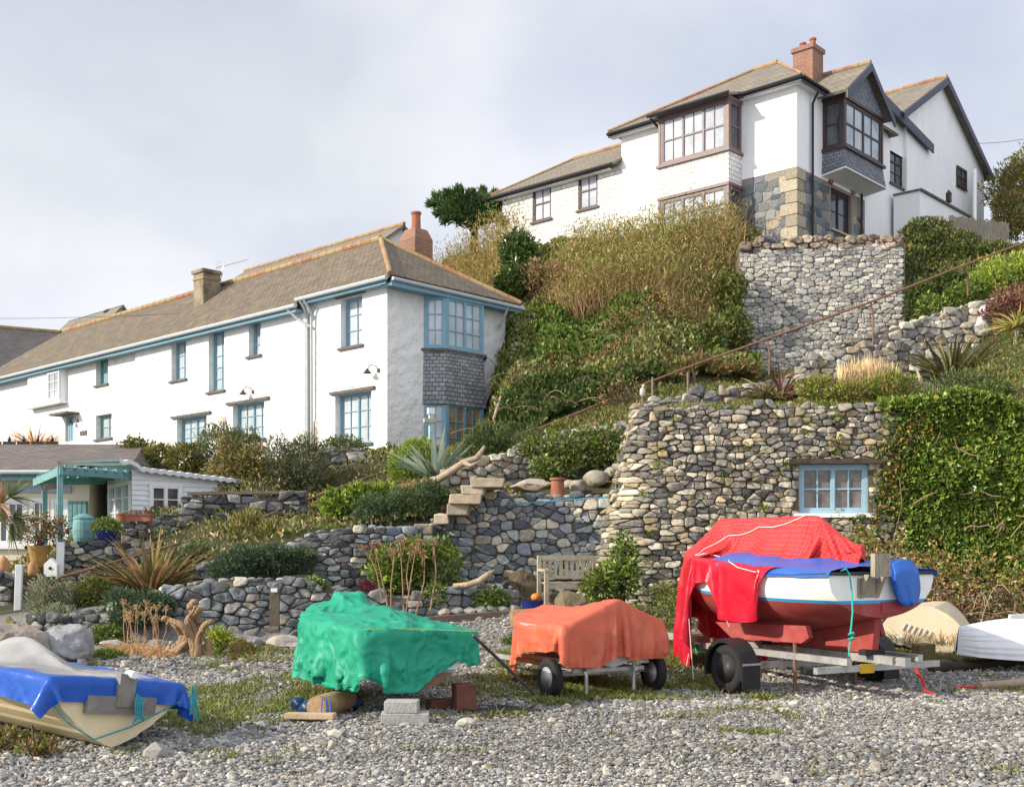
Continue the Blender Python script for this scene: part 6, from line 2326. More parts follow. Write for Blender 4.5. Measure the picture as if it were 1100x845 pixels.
def hull(mb, L, hb, sheer, keel, n=22, bands=None, p=2.6, q=0.6, lap=0, transom=True, deck=True, mi_fn=None, depth_top=0.0, flat=0.0):
    """Boat hull lofted from sections; bands picks the material by height. lap > 0 gives that many clinker strakes."""
    ts = np.linspace(0, 1, n + 1)
    m = 15
    secs = []
    for t in ts:
        y = t * L
        B, S, K = float(hb(np.array(y))), sheer(t), keel(t)
        B = max(B, 0.015)
        if bands is not None:
            zs = [S] + [b(t) for b in bands] + list(np.linspace(bands[-1](t), K, 9)[1:])
            zs = np.clip(np.array(zs), K, S)
            zs = np.concatenate([np.linspace(zs[0], zs[1], 4), zs[2:]])
        else:
            f_ = np.linspace(0, 1, m) ** 0.85
            zs = S + (K - S) * f_
        s = np.clip((S - zs) / (S - K + 1e-9), 0, 1)
        b = B * np.power(np.clip(1 - s ** p, 0, 1), q)
        b[-1] = 0
        if lap:
            st = s * lap
            b = b + 0.018 * (1 - (st - np.floor(st))) * (B > 0.05) * (s < 0.97)
        secs.append(np.stack([b, np.full(len(zs), y), zs], 1))
    k = len(secs[0])
    for sg in (1, -1):
        V = np.concatenate([q_ * np.array([sg, 1, 1]) for q_ in secs])
        for i in range(n):
            for j in range(k - 1):
                pass
        for mi in set((mi_fn(j) if mi_fn else 0) for j in range(k - 1)):
            fs = [[i * k + j, (i + 1) * k + j, (i + 1) * k + j + 1, i * k + j + 1] for i in range(n) for j in range(k - 1) if (mi_fn(j) if mi_fn else 0) == mi]
            mb.add(V, fs, None, mi)
    if transom:
        q_ = secs[0]
        for j in range(k - 1):
            a, b = q_[j], q_[j + 1]
            mb.add([a, a * [-1, 1, 1], b * [-1, 1, 1], b], np.array([[0, 1, 2, 3]]), None, mi_fn(j) if mi_fn else 0)
    if deck:
        for i in range(n):
            a, b = secs[i][0] - [0, 0, 0.03], secs[i + 1][0] - [0, 0, 0.03]
            mb.add([a, b, b * [-1, 1, 1], a * [-1, 1, 1]], np.array([[0, 1, 2, 3]]), None, 0)
    return secs


M_tyre = mat('tyre_rubber', (0.018, 0.018, 0.019), rough=0.8, var=0.3, scale=12, bump=0.3, bscale=40)
M_galv = mat('galvanised', (0.4, 0.4, 0.39), rough=0.5, metal=0.55, var=0.25, scale=6, col2=(0.22, 0.15, 0.1), s2=5, t2=(0.6, 0.75))


def wheel(root, c, ax, R=0.25, w=0.15, label=None, rim=(0.4, 0.4, 0.4)):
    q = MB()
    ax = unit(ax)
    lathe(q, [(R * 0.56, -w * 0.42), (R * 0.7, -w / 2), (R * 0.9, -w * 0.5), (R * 0.98, -w * 0.36), (R, -w * 0.2), (R, w * 0.2), (R * 0.98, w * 0.36), (R * 0.9, w / 2), (R * 0.7, w / 2), (R * 0.56, w * 0.42)], c, 28, ax)
    o = q.build('wheel', M_tyre, root, smooth=True)
    q = MB()
    for s in (-1, 1):
        for k in range(5):
            e1_ = unit(np.cross(ax, [0.1, 0.2, 1]))
            e2_ = np.cross(ax, e1_)
            a_ = k * 1.2566
            lathe(q, [(0.011, 0), (0.011, 0.012)], np.asarray(c) + ax * s * w * 0.3 + (e1_ * math.cos(a_) + e2_ * math.sin(a_)) * R * 0.36, 6, ax * s)
        lathe(q, [(R * 0.58, s * w * 0.44), (R * 0.52, s * w * 0.3), (R * 0.3, s * w * 0.26), (R * 0.22, s * w * 0.4), (R * 0.1, s * w * 0.48)], c, 20, ax)
    q.build('rim', mat('trailer_rim' if rim[0] > .2 else 'dark_rim', rim, rough=0.5, var=0.3, metal=0.3), o, smooth=True)
    return o


# ---------------------------------------------------------------- blue covered dinghy, left
h1 = unit([-0.78, 0.62, 0])
r1_ = np.array([h1[1], -h1[0], 0])
cA = P(41, 735, 8.75)
o1 = np.array([cA[0], cA[1], 0.0]) + r1_ * 0.62
o1[2] = 0.03
M1 = frame_mat(o1, h1, roll=0.13, pitch=0.03)
L1, B1 = 3.7, 0.62
hb1 = boat_outline(L1, B1, 0.6, 0.95)
t1 = thing('dinghy', 'cream clinker dinghy under a blue sheet on the shingle at the left edge', 'boat', (o1[0], o1[1], 0))
q = MB()
hull(q, L1, hb1, lambda t: 0.5 + 0.12 * t ** 2, lambda t: 0.0 + 0.25 * max(0, t - 0.6) ** 2, p=1.55, q=0.85, lap=5)
q.xf(M1)
M_creamh = mat('cream_gelcoat', (0.76, 0.64, 0.4), rough=0.42, var=0.07, scale=2, spec=0.4, col2=(0.5, 0.38, 0.22), s2=3, t2=(0.58, 0.8), mix2=0.5)
q.build('hull', M_creamh, t1, smooth=False)
q = MB()
hexa(q, [-0.3, -0.06, 0.27], [0.62, 0, 0], [0, 0.055, 0], [0, 0, 0.14])
hexa(q, [-0.05, -0.075, 0.33], [0.15, 0, 0], [0, 0.06, 0], [0, 0, 0.26])
q.xf(M1)
q.build('transom_pad', mat('grey_ply', (0.2, 0.19, 0.17), rough=0.85, var=0.3, scale=5, bump=0.3), t1)
q = MB()
tube(q, np.array([[-0.66, 0.02, 0.44], [-0.45, -0.05, 0.2], [-0.2, -0.05, 0.07], [0.1, -0.06, 0.17], [0.64, -0.04, 0.42]]), 0.007, 6)
q.xf(M1)
q.build('rope', mat('teal_rope', (0.05, 0.28, 0.32), rough=0.9, var=0.2, scale=40), t1)
ln = 58
sh_ = np.stack(np.meshgrid(np.linspace(-0.84, 0.84, 52), np.linspace(-0.2, 3.9, 92), indexing='ij'), -1)
sheet = np.concatenate([sh_, np.full(sh_.shape[:2] + (1,), 0.98)], -1)


def top1(x, y):
    pk_ = 0.5 + 0.2 * np.exp(-((y - 1.5) / 0.5) ** 2) + 0.06 * np.clip(y / 2.5, 0, 1)
    return np.maximum(0.51, pk_ - 0.32 * np.abs(x) / B1)


X = drape(sheet, inside_of(hb1, L1), top1, steps=150, seed=1, crump=0.035)
X = crease(X, 0.014, 2.4, 1)
X = apply(M1, X.reshape(-1, 3)).reshape(X.shape)
uu, vv = sh_[..., 0], sh_[..., 1]
nn = fbm(np.stack([uu.ravel() * 2.5, vv.ravel() * 2.5, uu.ravel() * 0], 1), 3, 5).reshape(uu.shape)
grey = np.clip((0.55 - np.abs(uu) - 0.28 * np.clip(0.35 - vv, 0, 1) + 0.05 * nn) * 12, 0, 1) * np.clip((vv - 0.04 - 0.35 * np.clip(uu, 0, 1)) * 8, 0, 1)
pl = np.clip(0.5 + nn * 0.55, 0, 1)
colr = np.array([0.012, 0.1, 0.5]) * (1 - grey[..., None]) + (np.array([0.2, 0.2, 0.21]) * (1 - pl[..., None]) + np.array([0.52, 0.51, 0.49]) * pl[..., None]) * grey[..., None]
q = MB()
grid_mesh(q, X, colr)
o = q.thing('tarpaulin', 'blue tarpaulin with a dirty clear plastic top over the cream dinghy', 'tarpaulin', tarp_mat('blue_tarp', (0.02, 0.12, 0.5), attr=True, rough=0.32), smooth=True)
subsurf(o)
q = MB()
a = apply(M1, [[0.045, -0.02, 0.585]])[0]
lathe(q, [(0.03, 0), (0.036, 0.02), (0.03, 0.1)], a, 12, -h1)
q.thing('float', 'small white and black tube end poking from the dinghy stern', 'float', M_wframe)
q = MB()
for s in range(5):
    a = apply(M1, [[0.1 + 0.02 * s, -0.1, 0.44 - 0.01 * s], [0.08 + 0.015 * s, -0.12, 0.36], [0.1 + 0.02 * s, -0.12, 0.27 - 0.012 * s], [0.085 + 0.02 * s, -0.115, 0.2 + 0.02 * s]])
    tube(q, a, 0.007, 5)
q.thing('rope', 'knotted teal rope tied round the stern board of the cream dinghy', 'rope', mat('teal_rope'))
q = MB()
for k, (dx, dz) in enumerate(((0, 0), (0.02, -0.03), (-0.02, 0.02), (0.03, 0.01))):
    a = apply(M1, [[0.6, -0.12, 0.53], [0.62 + dx, -0.12, 0.46], [0.61 + dx, -0.16, 0.36 + dz], [0.63 + dx * 2, -0.16, 0.27 + dz]])
    tube(q, a, 0.008, 5)
q.thing('rope', 'frayed teal rope ends hanging from the right corner of the blue tarpaulin', 'rope', mat('teal_rope'))

# ---------------------------------------------------------------- green covered boat
h2 = unit([-0.5, 0.866, 0])
r2_ = np.array([h2[1], -h2[0], 0])
W2 = 1.24
o2 = np.array([-1.42, 10.75, 0.0]) + r2_ * (W2 / 2)
o2[2] = gz(o2[0], o2[1]) + 0.2
M2 = frame_mat(o2, h2, roll=0.03)
L2, B2 = 2.5, W2 / 2
hb2 = boat_outline(L2, B2, 0.6, 0.93)
t2 = thing('dinghy', 'white and brown dinghy hidden under a green tarpaulin, propped on blocks', 'boat', (o2[0], o2[1], gz(o2[0], o2[1])))
q = MB()
band2 = [lambda t: 0.34, lambda t: 0.2]
hull(q, L2, hb2, lambda t: 0.55 + 0.06 * t, lambda t: 0.02 + 0.2 * max(0, t - 0.6) ** 2, p=2.0, q=0.75, bands=[lambda t: 0.22 + 0.03 * t, lambda t: 0.19 + 0.03 * t], mi_fn=lambda j: 0 if j < 3 else (1 if j == 3 else 2))
q.xf(M2)
q.build('hull', [mat('white_gelcoat', (0.74, 0.72, 0.66), rough=0.4, var=0.06, scale=3, col2=(0.5, 0.42, 0.32), s2=3, t2=(0.58, 0.75), mix2=0.5), mat('grey_blue_line', (0.2, 0.28, 0.36), rough=0.5), mat('brown_hull', (0.2, 0.12, 0.07), rough=0.6, var=0.2)], t2, smooth=True)
sh_ = np.stack(np.meshgrid(np.linspace(-1.16, 1.06, 66), np.linspace(-0.5, 2.85, 92), indexing='ij'), -1)
sheet = np.concatenate([sh_, np.full(sh_.shape[:2] + (1,), 1.25)], -1)
sheet[..., 1] = np.where(sh_[..., 1] < 0, sh_[..., 1] * (0.78 + 0.3 * np.sin(sh_[..., 0] * 5.5 + 2.4)), sh_[..., 1])
corner(sheet, sh_, 0.3)


def top2(x, y):
    base = 0.55 + 0.2 * np.clip(y / 0.9, 0, 1) * np.clip(1 - np.abs(x) / (B2 * 1.15), 0, 1)
    lump = 0.85 * ((np.abs(x + 0.02) < 0.14) & (np.abs(y - 1.75) < 0.14))
    return np.maximum(base, lump)


X = drape(sheet, inside_of(hb2, L2), top2, steps=170, seed=2, crump=0.05)
# a cord round the middle gathers the cloth at the near left corner
X = crease(crease(upsample(X), 0.028, 1.9, 2), 0.015, 5.5, 7)
X = apply(M2, X.reshape(-1, 3)).reshape(X.shape)
q = MB()
grid_mesh(q, X)
o = q.thing('tarpaulin', 'emerald green tarpaulin draped and tied over the propped dinghy', 'tarpaulin', tarp_mat('green_tarp', (0.011, 0.33, 0.2), rough=0.55, transl=0.2, col2=(0.04, 0.4, 0.27)), smooth=True)
q = MB()
for zz in ():
    pass
a = apply(M2, [[-0.66, -0.03, 0.6], [-0.3, -0.05, 0.62], [0.2, -0.05, 0.6], [0.66, -0.03, 0.58]])
tube(q, a, 0.005, 5)
q.thing('cord', 'thin pale green cord stretched round the green tarpaulin', 'cord', mat('pale_cord', (0.3, 0.5, 0.15), rough=0.9))
# props
g2 = gz(-1.2, 10.6)
M_bconc = mat('grey_concrete', (0.36, 0.35, 0.33), rough=0.95, var=0.15, scale=10, bump=0.4, bscale=40, col2=(0.22, 0.21, 0.19), s2=6, t2=(0.55, 0.75))
c = P(436, 766, 10.55)
q = MB()
box(q, (c[0], 10.5, gz(c[0], 10.5) + 0.055), (0.43, 0.22, 0.105), 0.06)
bevel(q.thing('concrete_block', 'lower, longer grey concrete block under the green dinghy', 'block', M_bconc), 0.008)
q = MB()
box(q, (c[0] - 0.03, 10.5, gz(c[0], 10.5) + 0.162), (0.3, 0.21, 0.105), -0.03)
bevel(q.thing('concrete_block', 'upper, shorter grey concrete block stacked under the green dinghy', 'block', M_bconc), 0.008)
c = P(343, 765, 10.9)
q = MB()
zg = gz(c[0], 10.9)
ax = unit([0.3, 0.9, 0])
tube(q, [np.array([c[0], 10.75, zg + 0.11]), np.array([c[0] + 0.06, 10.95, zg + 0.11]), np.array([c[0] + 0.2, 11.4, zg + 0.11])], [0.105, 0.11, 0.1], 18)
q.thing('log', 'sawn round log end propping the green dinghy on its left', 'log', mat('sawn_wood', (0.36, 0.24, 0.13), rough=0.85, var=0.25, scale=8, bump=0.3), smooth=False)
q = MB()
a, b = P(305, 774, 10.6), P(358, 779, 10.55)
a[2], b[2] = gz(a[0], a[1]) + 0.03, gz(b[0], b[1]) + 0.03
hexa(q, a, b - a, [0.02, 0.1, 0], [0, 0.0, 0.055])
bevel(q.thing('timber_offcut', 'pale timber offcut lying on the shingle left of the blocks', 'timber', mat('pale_timber', (0.45, 0.33, 0.21), rough=0.85, var=0.2, scale=5, bump=0.3)), 0.008)
q = MB()
c = P(498, 752, 11.2)
box(q, (c[0], 11.3, gz(c[0], 11.3) + 0.13), (0.2, 0.2, 0.26), 0.3)
box(q, (c[0] - 0.22, 11.4, gz(c[0], 11.4) + 0.05), (0.3, 0.14, 0.1), 0.5)
bevel(q.thing('timber_block', 'dark red brown timber block under the right corner of the green dinghy', 'timber', mat('red_timber', (0.13, 0.055, 0.035), rough=0.85, var=0.3, scale=5)), 0.008)
q = MB()
rock(q, on(501, 10.35, 0.02), (0.1, 0.08, 0.06), seed=5, sub=3, col=(0.42, 0.4, 0.35))
q.thing('stone', 'lone pale stone on the shingle below the green tarpaulin', 'stone', M_peb)
q = MB()
r_ = np.random.default_rng(8)
for k, (x, Y) in enumerate(((322, 11.2), (332, 11.0), (362, 11.2), (378, 11.4))):
    rock(q, on(x, Y, 0.07), (0.1, 0.09, 0.08), seed=40 + k, sub=3, rough=0.5, col=(0.03, 0.05, 0.1))
q.thing('crumpled_sheet', 'crumpled dark blue plastic sheet under the green dinghy', 'sheet', tarp_mat('navy_sheet', (0.02, 0.05, 0.14), rough=0.4), smooth=True)
q = MB()
for dx in (-0.02, 0.0, 0.02):
    tube(q, [P(350 + dx * 200, 750, 10.72), P(350 + dx * 240, 762, 10.66), P(350 + dx * 180, 772, 10.62)], 0.007, 5)
q.thing('rope', 'bright blue rope ends hanging by the sawn log', 'rope', mat('blue_rope', (0.02, 0.12, 0.5), rough=0.9))
q = MB()
tube(q, [P(508, 682, 10.9), P(540, 712, 11.3), P(574, 745, 11.7)], [0.017, 0.017, 0.014], 8)
q.thing('pole', 'thin dark pole leaning from the green tarpaulin to the ground', 'pole', mat('dark_pole', (0.07, 0.06, 0.06), rough=0.6, var=0.3))
q = MB()
r_ = np.random.default_rng(4)
for k in range(7):
    x0 = 528 + r_.uniform(-14, 16)
    pts = [on(x0 + i * r_.uniform(-7, 9), 11.2 + r_.uniform(-0.25, 0.3), 0.02 + 0.03 * r_.random()) for i in range(5)]
    tube(q, pts, 0.008, 5)
q.thing('rope', 'tangled dark rope on the ground between the green and orange boats', 'rope', mat('dark_rope', (0.05, 0.05, 0.06), rough=0.95))

# ---------------------------------------------------------------- orange covered dinghy on its trailer
h3 = unit([-0.48, 0.877, 0])
r3_ = np.array([h3[1], -h3[0], 0])
W3 = 1.26
o3 = np.array([0.52, 12.0, 0.0]) + r3_ * (W3 / 2)
g3 = gz(o3[0], o3[1] + 0.3)
o3[2] = g3
M3 = frame_mat(o3, h3)
L3, B3 = 1.8, W3 / 2
hb3 = boat_outline(L3, B3, 0.75, 0.98)
t3 = thing('dinghy', 'pale grey dinghy under the orange cover on a small trailer', 'boat', (o3[0], o3[1], g3 + 0.3))
q = MB()
hull(q, L3, hb3, lambda t: 0.74, lambda t: 0.3 + 0.2 * max(0, t - 0.6) ** 2, p=1.9, q=0.8)
for x in (-0.35, 0.35):
    hexa(q, [x - 0.1, -0.01, 0.33], [0.2, 0, 0], [0, 1.2, 0], [0, 0, 0.04])
q.xf(M3)
q.build('hull', mat('grey_gelcoat', (0.42, 0.42, 0.4), rough=0.5, var=0.12), t3, smooth=True)
sh_ = np.stack(np.meshgrid(np.linspace(-0.98, 1.0, 64), np.linspace(-0.45, 2.15, 84), indexing='ij'), -1)
sheet = np.concatenate([sh_, np.full(sh_.shape[:2] + (1,), 1.25)], -1)
sheet[..., 0] += 0.05 * np.sin(sh_[..., 1] * 2.3)
corner(sheet, sh_, 0.2)


def top3(x, y):
    return 0.7 + 0.27 * np.clip(1 - np.abs(x - 0.05) / (B3 * 1.0), 0, 1) * np.clip(1.0 - 0.35 * y, 0.1, 1) + 0.02 * np.cos(y * 4)


X = drape(sheet, inside_of(hb3, L3), top3, steps=170, seed=3, crump=0.035)
X = crease(upsample(X), 0.016, 2.2, 3)
X = apply(M3, X.reshape(-1, 3)).reshape(X.shape)
q = MB()
grid_mesh(q, X)
o = q.thing('tarpaulin', 'faded orange red tarpaulin draped over the small trailer dinghy', 'tarpaulin', tarp_mat('orange_tarp', (0.66, 0.15, 0.08), rough=0.5, transl=0.25, col2=(0.7, 0.3, 0.2)), smooth=True)
tr = thing('boat_trailer', 'light two-wheeled trailer under the orange covered dinghy', 'trailer', (o3[0], o3[1] + 0.3, g3))
q = MB()
for x in (-0.3, 0.3):
    hexa(q, [x - 0.025, 0.02, 0.25], [0.05, 0, 0], [0, 2.2, 0], [0, 0, 0.05])
hexa(q, [-0.62, 0.3, 0.2], [1.24, 0, 0], [0, 0.05, 0], [0, 0, 0.049])
hexa(q, [-0.45, 0.08, 0.252], [0.9, 0, 0], [0, 0.04, 0], [0, 0, 0.04])
q.xf(M3)
q.build('frame', M_galv, tr)
for x in (-0.3, 0.3):
    q = MB()
    tube(q, [[x, 0.06, 0.02], [x, 0.06, 0.34]], 0.02, 6)
    q.xf(M3)
    q.build('support', M_galv, tr)
for s in (-1, 1):
    c = apply(M3, [[s * 0.66, 0.2, 0.205]])[0]
    wheel(tr, c, r3_, 0.205, 0.1)

# ---------------------------------------------------------------- red and white sailing boat on a road trailer
h4 = unit([-0.47, 0.883, 0])
r4_ = np.array([h4[1], -h4[0], 0])
o4 = np.array([3.9, 12.25, 0.0])
g4 = gz(3.9, 12.9)
o4[2] = g4
M4 = frame_mat(o4, h4)
L4 = 3.3
_t = np.array([0, .2, .45, .7, .88, .96, 1.0])
_b = np.array([.75, .82, .85, .7, .4, .2, .02])
hb4 = lambda y: np.interp(np.asarray(y) / L4, _t, _b)
sheer4 = lambda t: 1.31 - 0.03 * math.sin(math.pi * min(1, t * 1.6)) + 0.22 * t ** 2
keel4 = lambda t: 0.84 - 0.24 * math.sin(math.pi * min(1, t * 1.3) * 0.8) + 0.5 * max(0, t - 0.7) ** 2 * 6
t4 = thing('sailing_boat', 'white and red sailing boat with a blue waterline standing on a trailer', 'boat', (o4[0], o4[1], g4 + 0.4))
q = MB()
hull(q, L4, hb4, sheer4, keel4, n=30, bands=[lambda t: 1.03 + 0.1 * t ** 2, lambda t: 0.996 + 0.1 * t ** 2], p=2.6, q=0.57, mi_fn=lambda j: 0 if j < 3 else (1 if j == 3 else 2))
q.xf(M4)
M_antif = mat('red_antifoul', (0.3, 0.05, 0.045), rough=0.65, var=0.15, scale=4, col2=(0.36, 0.1, 0.09), s2=3, t2=(0.5, 0.7))
q.build('hull', [mat('white_topsides', (0.78, 0.77, 0.74), rough=0.25, var=0.04, scale=2, spec=0.5), mat('blue_waterline', (0.04, 0.3, 0.55), rough=0.4), M_antif], t4, smooth=True)
q = MB()
prof = [(0.06, 0.86), (0.1, 0.5), (0.3, 0.46), (2.5, 0.46), (2.85, 0.68)]
prism(q, [np.array([-0.045, y, z]) for y, z in prof], (0.09, 0, 0))
q.xf(M4)
q.build('keel', M_antif, t4)
for s in (-1, 1):
    q = MB()
    prism(q, [np.array([s * 0.5, y, z]) for y, z in ((0.55, 0.74), (0.5, 0.62), (0.62, 0.55), (1.8, 0.53), (2.1, 0.7))], (s * 0.06, 0, 0))
    q.xf(M4)
    q.build('bilge_keel', M_antif, t4)
q = MB()
for s in (-1, 1):
    pts = [[s * float(hb4(np.array(t * L4))) + s * 0.012, t * L4, sheer4(t)] for t in np.linspace(0, 0.5, 24)]
    tube(q, pts, 0.02, 6)
tube(q, [[-0.76, -0.012, sheer4(0)], [0.76, -0.012, sheer4(0)]], 0.02, 6)
q.xf(M4)
q.build('rubbing_strake', mat('dark_rubber', (0.05, 0.05, 0.05), rough=0.6), t4)
q = MB()
hexa(q, [-0.31, -0.2, 1.28], [0.22, 0, 0], [0, 0.06, 0], [0, 0, 0.24])
for (y, z) in ((1.33, 0), (1.45, 0)):
    for x in (-0.28, -0.12):
        lathe(q, [(0.012, 0), (0.012, 0.008)], [x, -0.2, y], 8, (0, -1, 0))
q.xf(M4)
br_ = q.build('outboard_bracket', mat('grey_timber', (0.3, 0.26, 0.2), rough=0.85, var=0.25, scale=4, stretch=(5, 5, 1), bump=0.3), t4)
q = MB()
for x in (-0.33, -0.11):
    prism(q, [np.array([x, -0.14, 1.3]), np.array([x, -0.07, 1.3]), np.array([x, -0.003, 1.12]), np.array([x, -0.003, 1.05])], (0.05, 0, 0))
hexa(q, [-0.36, -0.02, 1.06], [0.3, 0, 0], [0, 0.018, 0], [0, 0, 0.2])
q.xf(M4)
q.build('strut', mat('grey_timber'), br_)
q = MB()
hexa(q, [-0.02, -0.012, 0.88], [0.32, 0, 0], [0, 0.01, 0], [0, 0, 0.13])
q.xf(M4)
q.build('transom_plate', M_antif, t4)
# blue deck cover
M_tblue = tarp_mat('deck_tarp', (0.025, 0.14, 0.55), rough=0.36)
n_, m_ = 34, 30
X = np.zeros((n_, m_, 3))
r_ = np.random.default_rng(3)
for i in range(n_):
    y = -0.04 + 2.0 * i / (n_ - 1)
    b = float(hb4(np.array(max(y, 0)))) + 0.03
    for j in range(m_):
        s = -1 + 2 * j / (m_ - 1)
        ss = s * 1.08
        x = b * np.clip(ss, -1, 1)
        z = sheer4(max(y, 0) / L4) + 0.03 + 0.14 * (1 - abs(s) ** 1.6) * min(1, 0.35 + y * 0.9) - 0.12 * max(0, abs(ss) - 1) * 10 * 0.6
        X[i, j] = (x, y, z)
nz = fbm(np.stack([X[..., 0].ravel() * 5, X[..., 1].ravel() * 3, X[..., 0].ravel() * 0], 1), 3, 6).reshape(n_, m_)
rid = 1 - np.abs(vnoise(np.stack([X[..., 0].ravel() * 4 + X[..., 1].ravel() * 3, X[..., 1].ravel() * 1.5, X[..., 0].ravel() * 0], 1), 4)).reshape(n_, m_)
X[..., 2] += nz * 0.012 + 0.03 * rid ** 4 * (1 - np.abs(np.linspace(-1, 1, m_))[None]) ** 0.5
q = MB()
grid_mesh(q, X)
q.xf(M4)
o = q.thing('deck_cover', 'blue sheet covering the after deck of the red and white boat', 'tarpaulin', M_tblue, smooth=True)
subsurf(o)
# bundle of the same cloth over the transom
q = MB()
n_, m_ = 22, 26
X = np.zeros((n_, m_, 3))
for i in range(n_):
    f_ = i / (n_ - 1)
    for j in range(m_):
        a = 2 * math.pi * j / m_
        wx = (0.1 + 0.12 * math.sin(f_ * 2.3 + 0.5)) * (1 - 0.25 * f_) * (1.0 if f_ < 0.93 else 0.55)
        wy = 0.055 * (0.6 + f_ * 0.7)
        fold = 1 + 0.16 * math.sin(a * 5 + f_ * 3) + 0.1 * math.sin(a * 9 - f_ * 4)
        X[i, j] = (0.22 + 0.05 * f_ + wx * math.cos(a) * fold, -0.09 + wy * math.sin(a) * fold + 0.06 * max(0, 0.25 - f_) * 4, 1.44 - f_ * 0.47 + 0.02 * math.sin(a * 3))
X = np.concatenate([X, X[:, :1]], 1)
X = np.concatenate([X.mean(1, keepdims=True)[:1].repeat(m_ + 1, 1) + [0, 0, 0.02], X, X.mean(1, keepdims=True)[-1:].repeat(m_ + 1, 1)], 0)
grid_mesh(q, X)
q.xf(M4)
o = q.thing('folded_sheet', 'bunched blue sheet hanging over the transom of the red boat', 'tarpaulin', M_tblue, smooth=True)
subsurf(o)
# tent-like red cover
ys0, ys1 = 0.95, 2.7


def top4(x, y):
    rz_ = np.where(y < ys0, 1.91 - (ys0 - y) * 0.72, np.where(y > ys1, 1.92 - (y - ys1) * 0.8, 1.91))
    bar = np.where(np.abs(x) < 0.045, rz_, 0)
    return np.maximum(1.33 + 0.22 * np.clip(y / L4, 0, 1) ** 2, bar)


sh_ = np.stack(np.meshgrid(np.linspace(-1.62, 1.62, 84), np.linspace(0.28, 4.3, 100), indexing='ij'), -1)
sheet = np.concatenate([sh_, np.full(sh_.shape[:2] + (1,), 2.02)], -1)
au = np.abs(sh_[..., 0])
# the port skirt is longer in the middle, cut away towards the stern
cut = np.clip((1.3 - sh_[..., 1]) / 0.9, 0, 1)
sheet[..., 0] *= np.interp(sh_[..., 1], [.28, .7, 1.0, 1.12, 1.82, 2.0, 2.5, 2.68, 4.3], [.36, .52, .7, .95, .94, .64, .63, .9, .95])
sheet[..., 2] -= 0.55 * au * 0.8
yy = np.linspace(0.28, 4.3, 500)
zz = np.interp(yy, [0.28, ys0, ys1, L4 + 0.02, L4 + 0.03], [1.91 - (ys0 - 0.28) * 0.72, 1.91, 1.92, 1.56, 1.55])
arc = np.concatenate([[0], np.cumsum(np.hypot(np.diff(yy), np.diff(zz)))])
want = sh_[0, :, 1] - 0.28
pj = np.where(np.interp(want, arc, yy) < L4)[0]
pm = sh_.shape[0] // 2
pin_xyz = np.stack([pj * 0.0, np.interp(want[pj], arc, yy), np.interp(want[pj], arc, zz) + 0.03], -1)
sheet[..., 0] -= sheet[pm, :, 0][None]
X = drape(sheet, inside_of(hb4, L4), top4, ((np.full(len(pj), pm), pj), pin_xyz), steps=190, iters=12, seed=4, stiff=0.12, crump=0.012)
uv_ = np.stack([sh_[..., 0] * 18, sh_[..., 1] * 18], -1)
q = MB()
n_, m_, _ = X.shape
idx = np.arange(n_ * m_).reshape(n_, m_)
Fs = np.stack([idx[:-1, :-1], idx[1:, :-1], idx[1:, 1:], idx[:-1, 1:]], -1).reshape(-1, 4)
net = np.abs(sh_[:-1, :-1, 0].ravel() * np.repeat(np.ones((1, m_ - 1)), n_ - 1, 0).ravel()) < 0.62 + 0.1 * np.sin(sh_[:-1, :-1, 1].ravel() * 3)
X = crease(X, 0.008, 3.0, 4)
q.add(X.reshape(-1, 3), Fs[net], None, 0, uv_.reshape(-1, 2))
q.L.append(Fs[~net].ravel())
q.S.append(np.full((~net).sum(), 4))
q.M.append(np.ones((~net).sum(), np.int32))
q.U.append(np.zeros((4 * (~net).sum(), 2)))
q.xf(M4)
M_red = slate_mat('red_reinforced_sheet', (0.5, 0.008, 0.026), (0.54, 0.01, 0.03), (0.62, 0.07, 0.03), 1.0, 1.0, rough=0.35, bump=0.15, msize=0.1, dist=0.004, offset=0.0)
pb_ = M_red.node_tree.nodes['Principled BSDF']
pb_.inputs['Specular IOR Level'].default_value = 0.45
o = q.thing('boat_cover', 'bright red grid-reinforced cover pitched like a tent over the sailing boat', 'tarpaulin', [M_red, tarp_mat('plain_red_sheet', (0.52, 0.008, 0.03), rough=0.3)], smooth=True)
subsurf(o)
COVER4 = X
q = MB()
i0 = 20
pts = []
for k in range(24):     # white cord lying over the port slope
    f_ = k / 23
    i = int(4 + f_ * 34)
    j = int(np.clip(62 - 58 * (f_ - 0.45) ** 2 * 3.2, 4, 98))
    pts.append(X[int(np.clip(41 - f_ * 30, 6, 41)), j] + [-0.012, -0.008, 0.014])
tube(q, apply(M4, np.array(pts)), 0.005, 6)
for (i, j, dx, dy, dz) in ((4, 60, -0.3, -0.5, -0.75), (3, 44, 0.1, -0.3, -0.62), (3, 78, -0.25, -0.1, -0.7)):
    a = X[i, j]
    tube(q, apply(M4, np.array([a, a + np.array([dx, dy, dz]) * 0.5 + [0, 0, -0.02], a + [dx, dy, dz]])), 0.004, 5)
q.thing('cord', 'white lashing cord over the red boat cover', 'cord', mat('white_cord', (0.7, 0.68, 0.66), rough=0.9))
q = MB()
a = np.array([[-0.62, -0.03, 1.34], [-0.57, -0.06, 1.36], [-0.52, -0.06, 1.3], [-0.5, -0.07, 1.12], [-0.5, -0.08, 0.92], [-0.53, -0.09, 0.76], [-0.55, -0.1, 0.7], [-0.52, -0.1, 0.66], [-0.56, -0.1, 0.6], [-0.57, -0.1, 0.47]])
tube(q, apply(M4, a), 0.009, 6)
for z in (0.69, 0.64):
    tube(q, apply(M4, np.array([[-0.58, -0.1, z], [-0.54, -0.13, z + 0.02], [-0.5, -0.1, z]])), 0.012, 6)
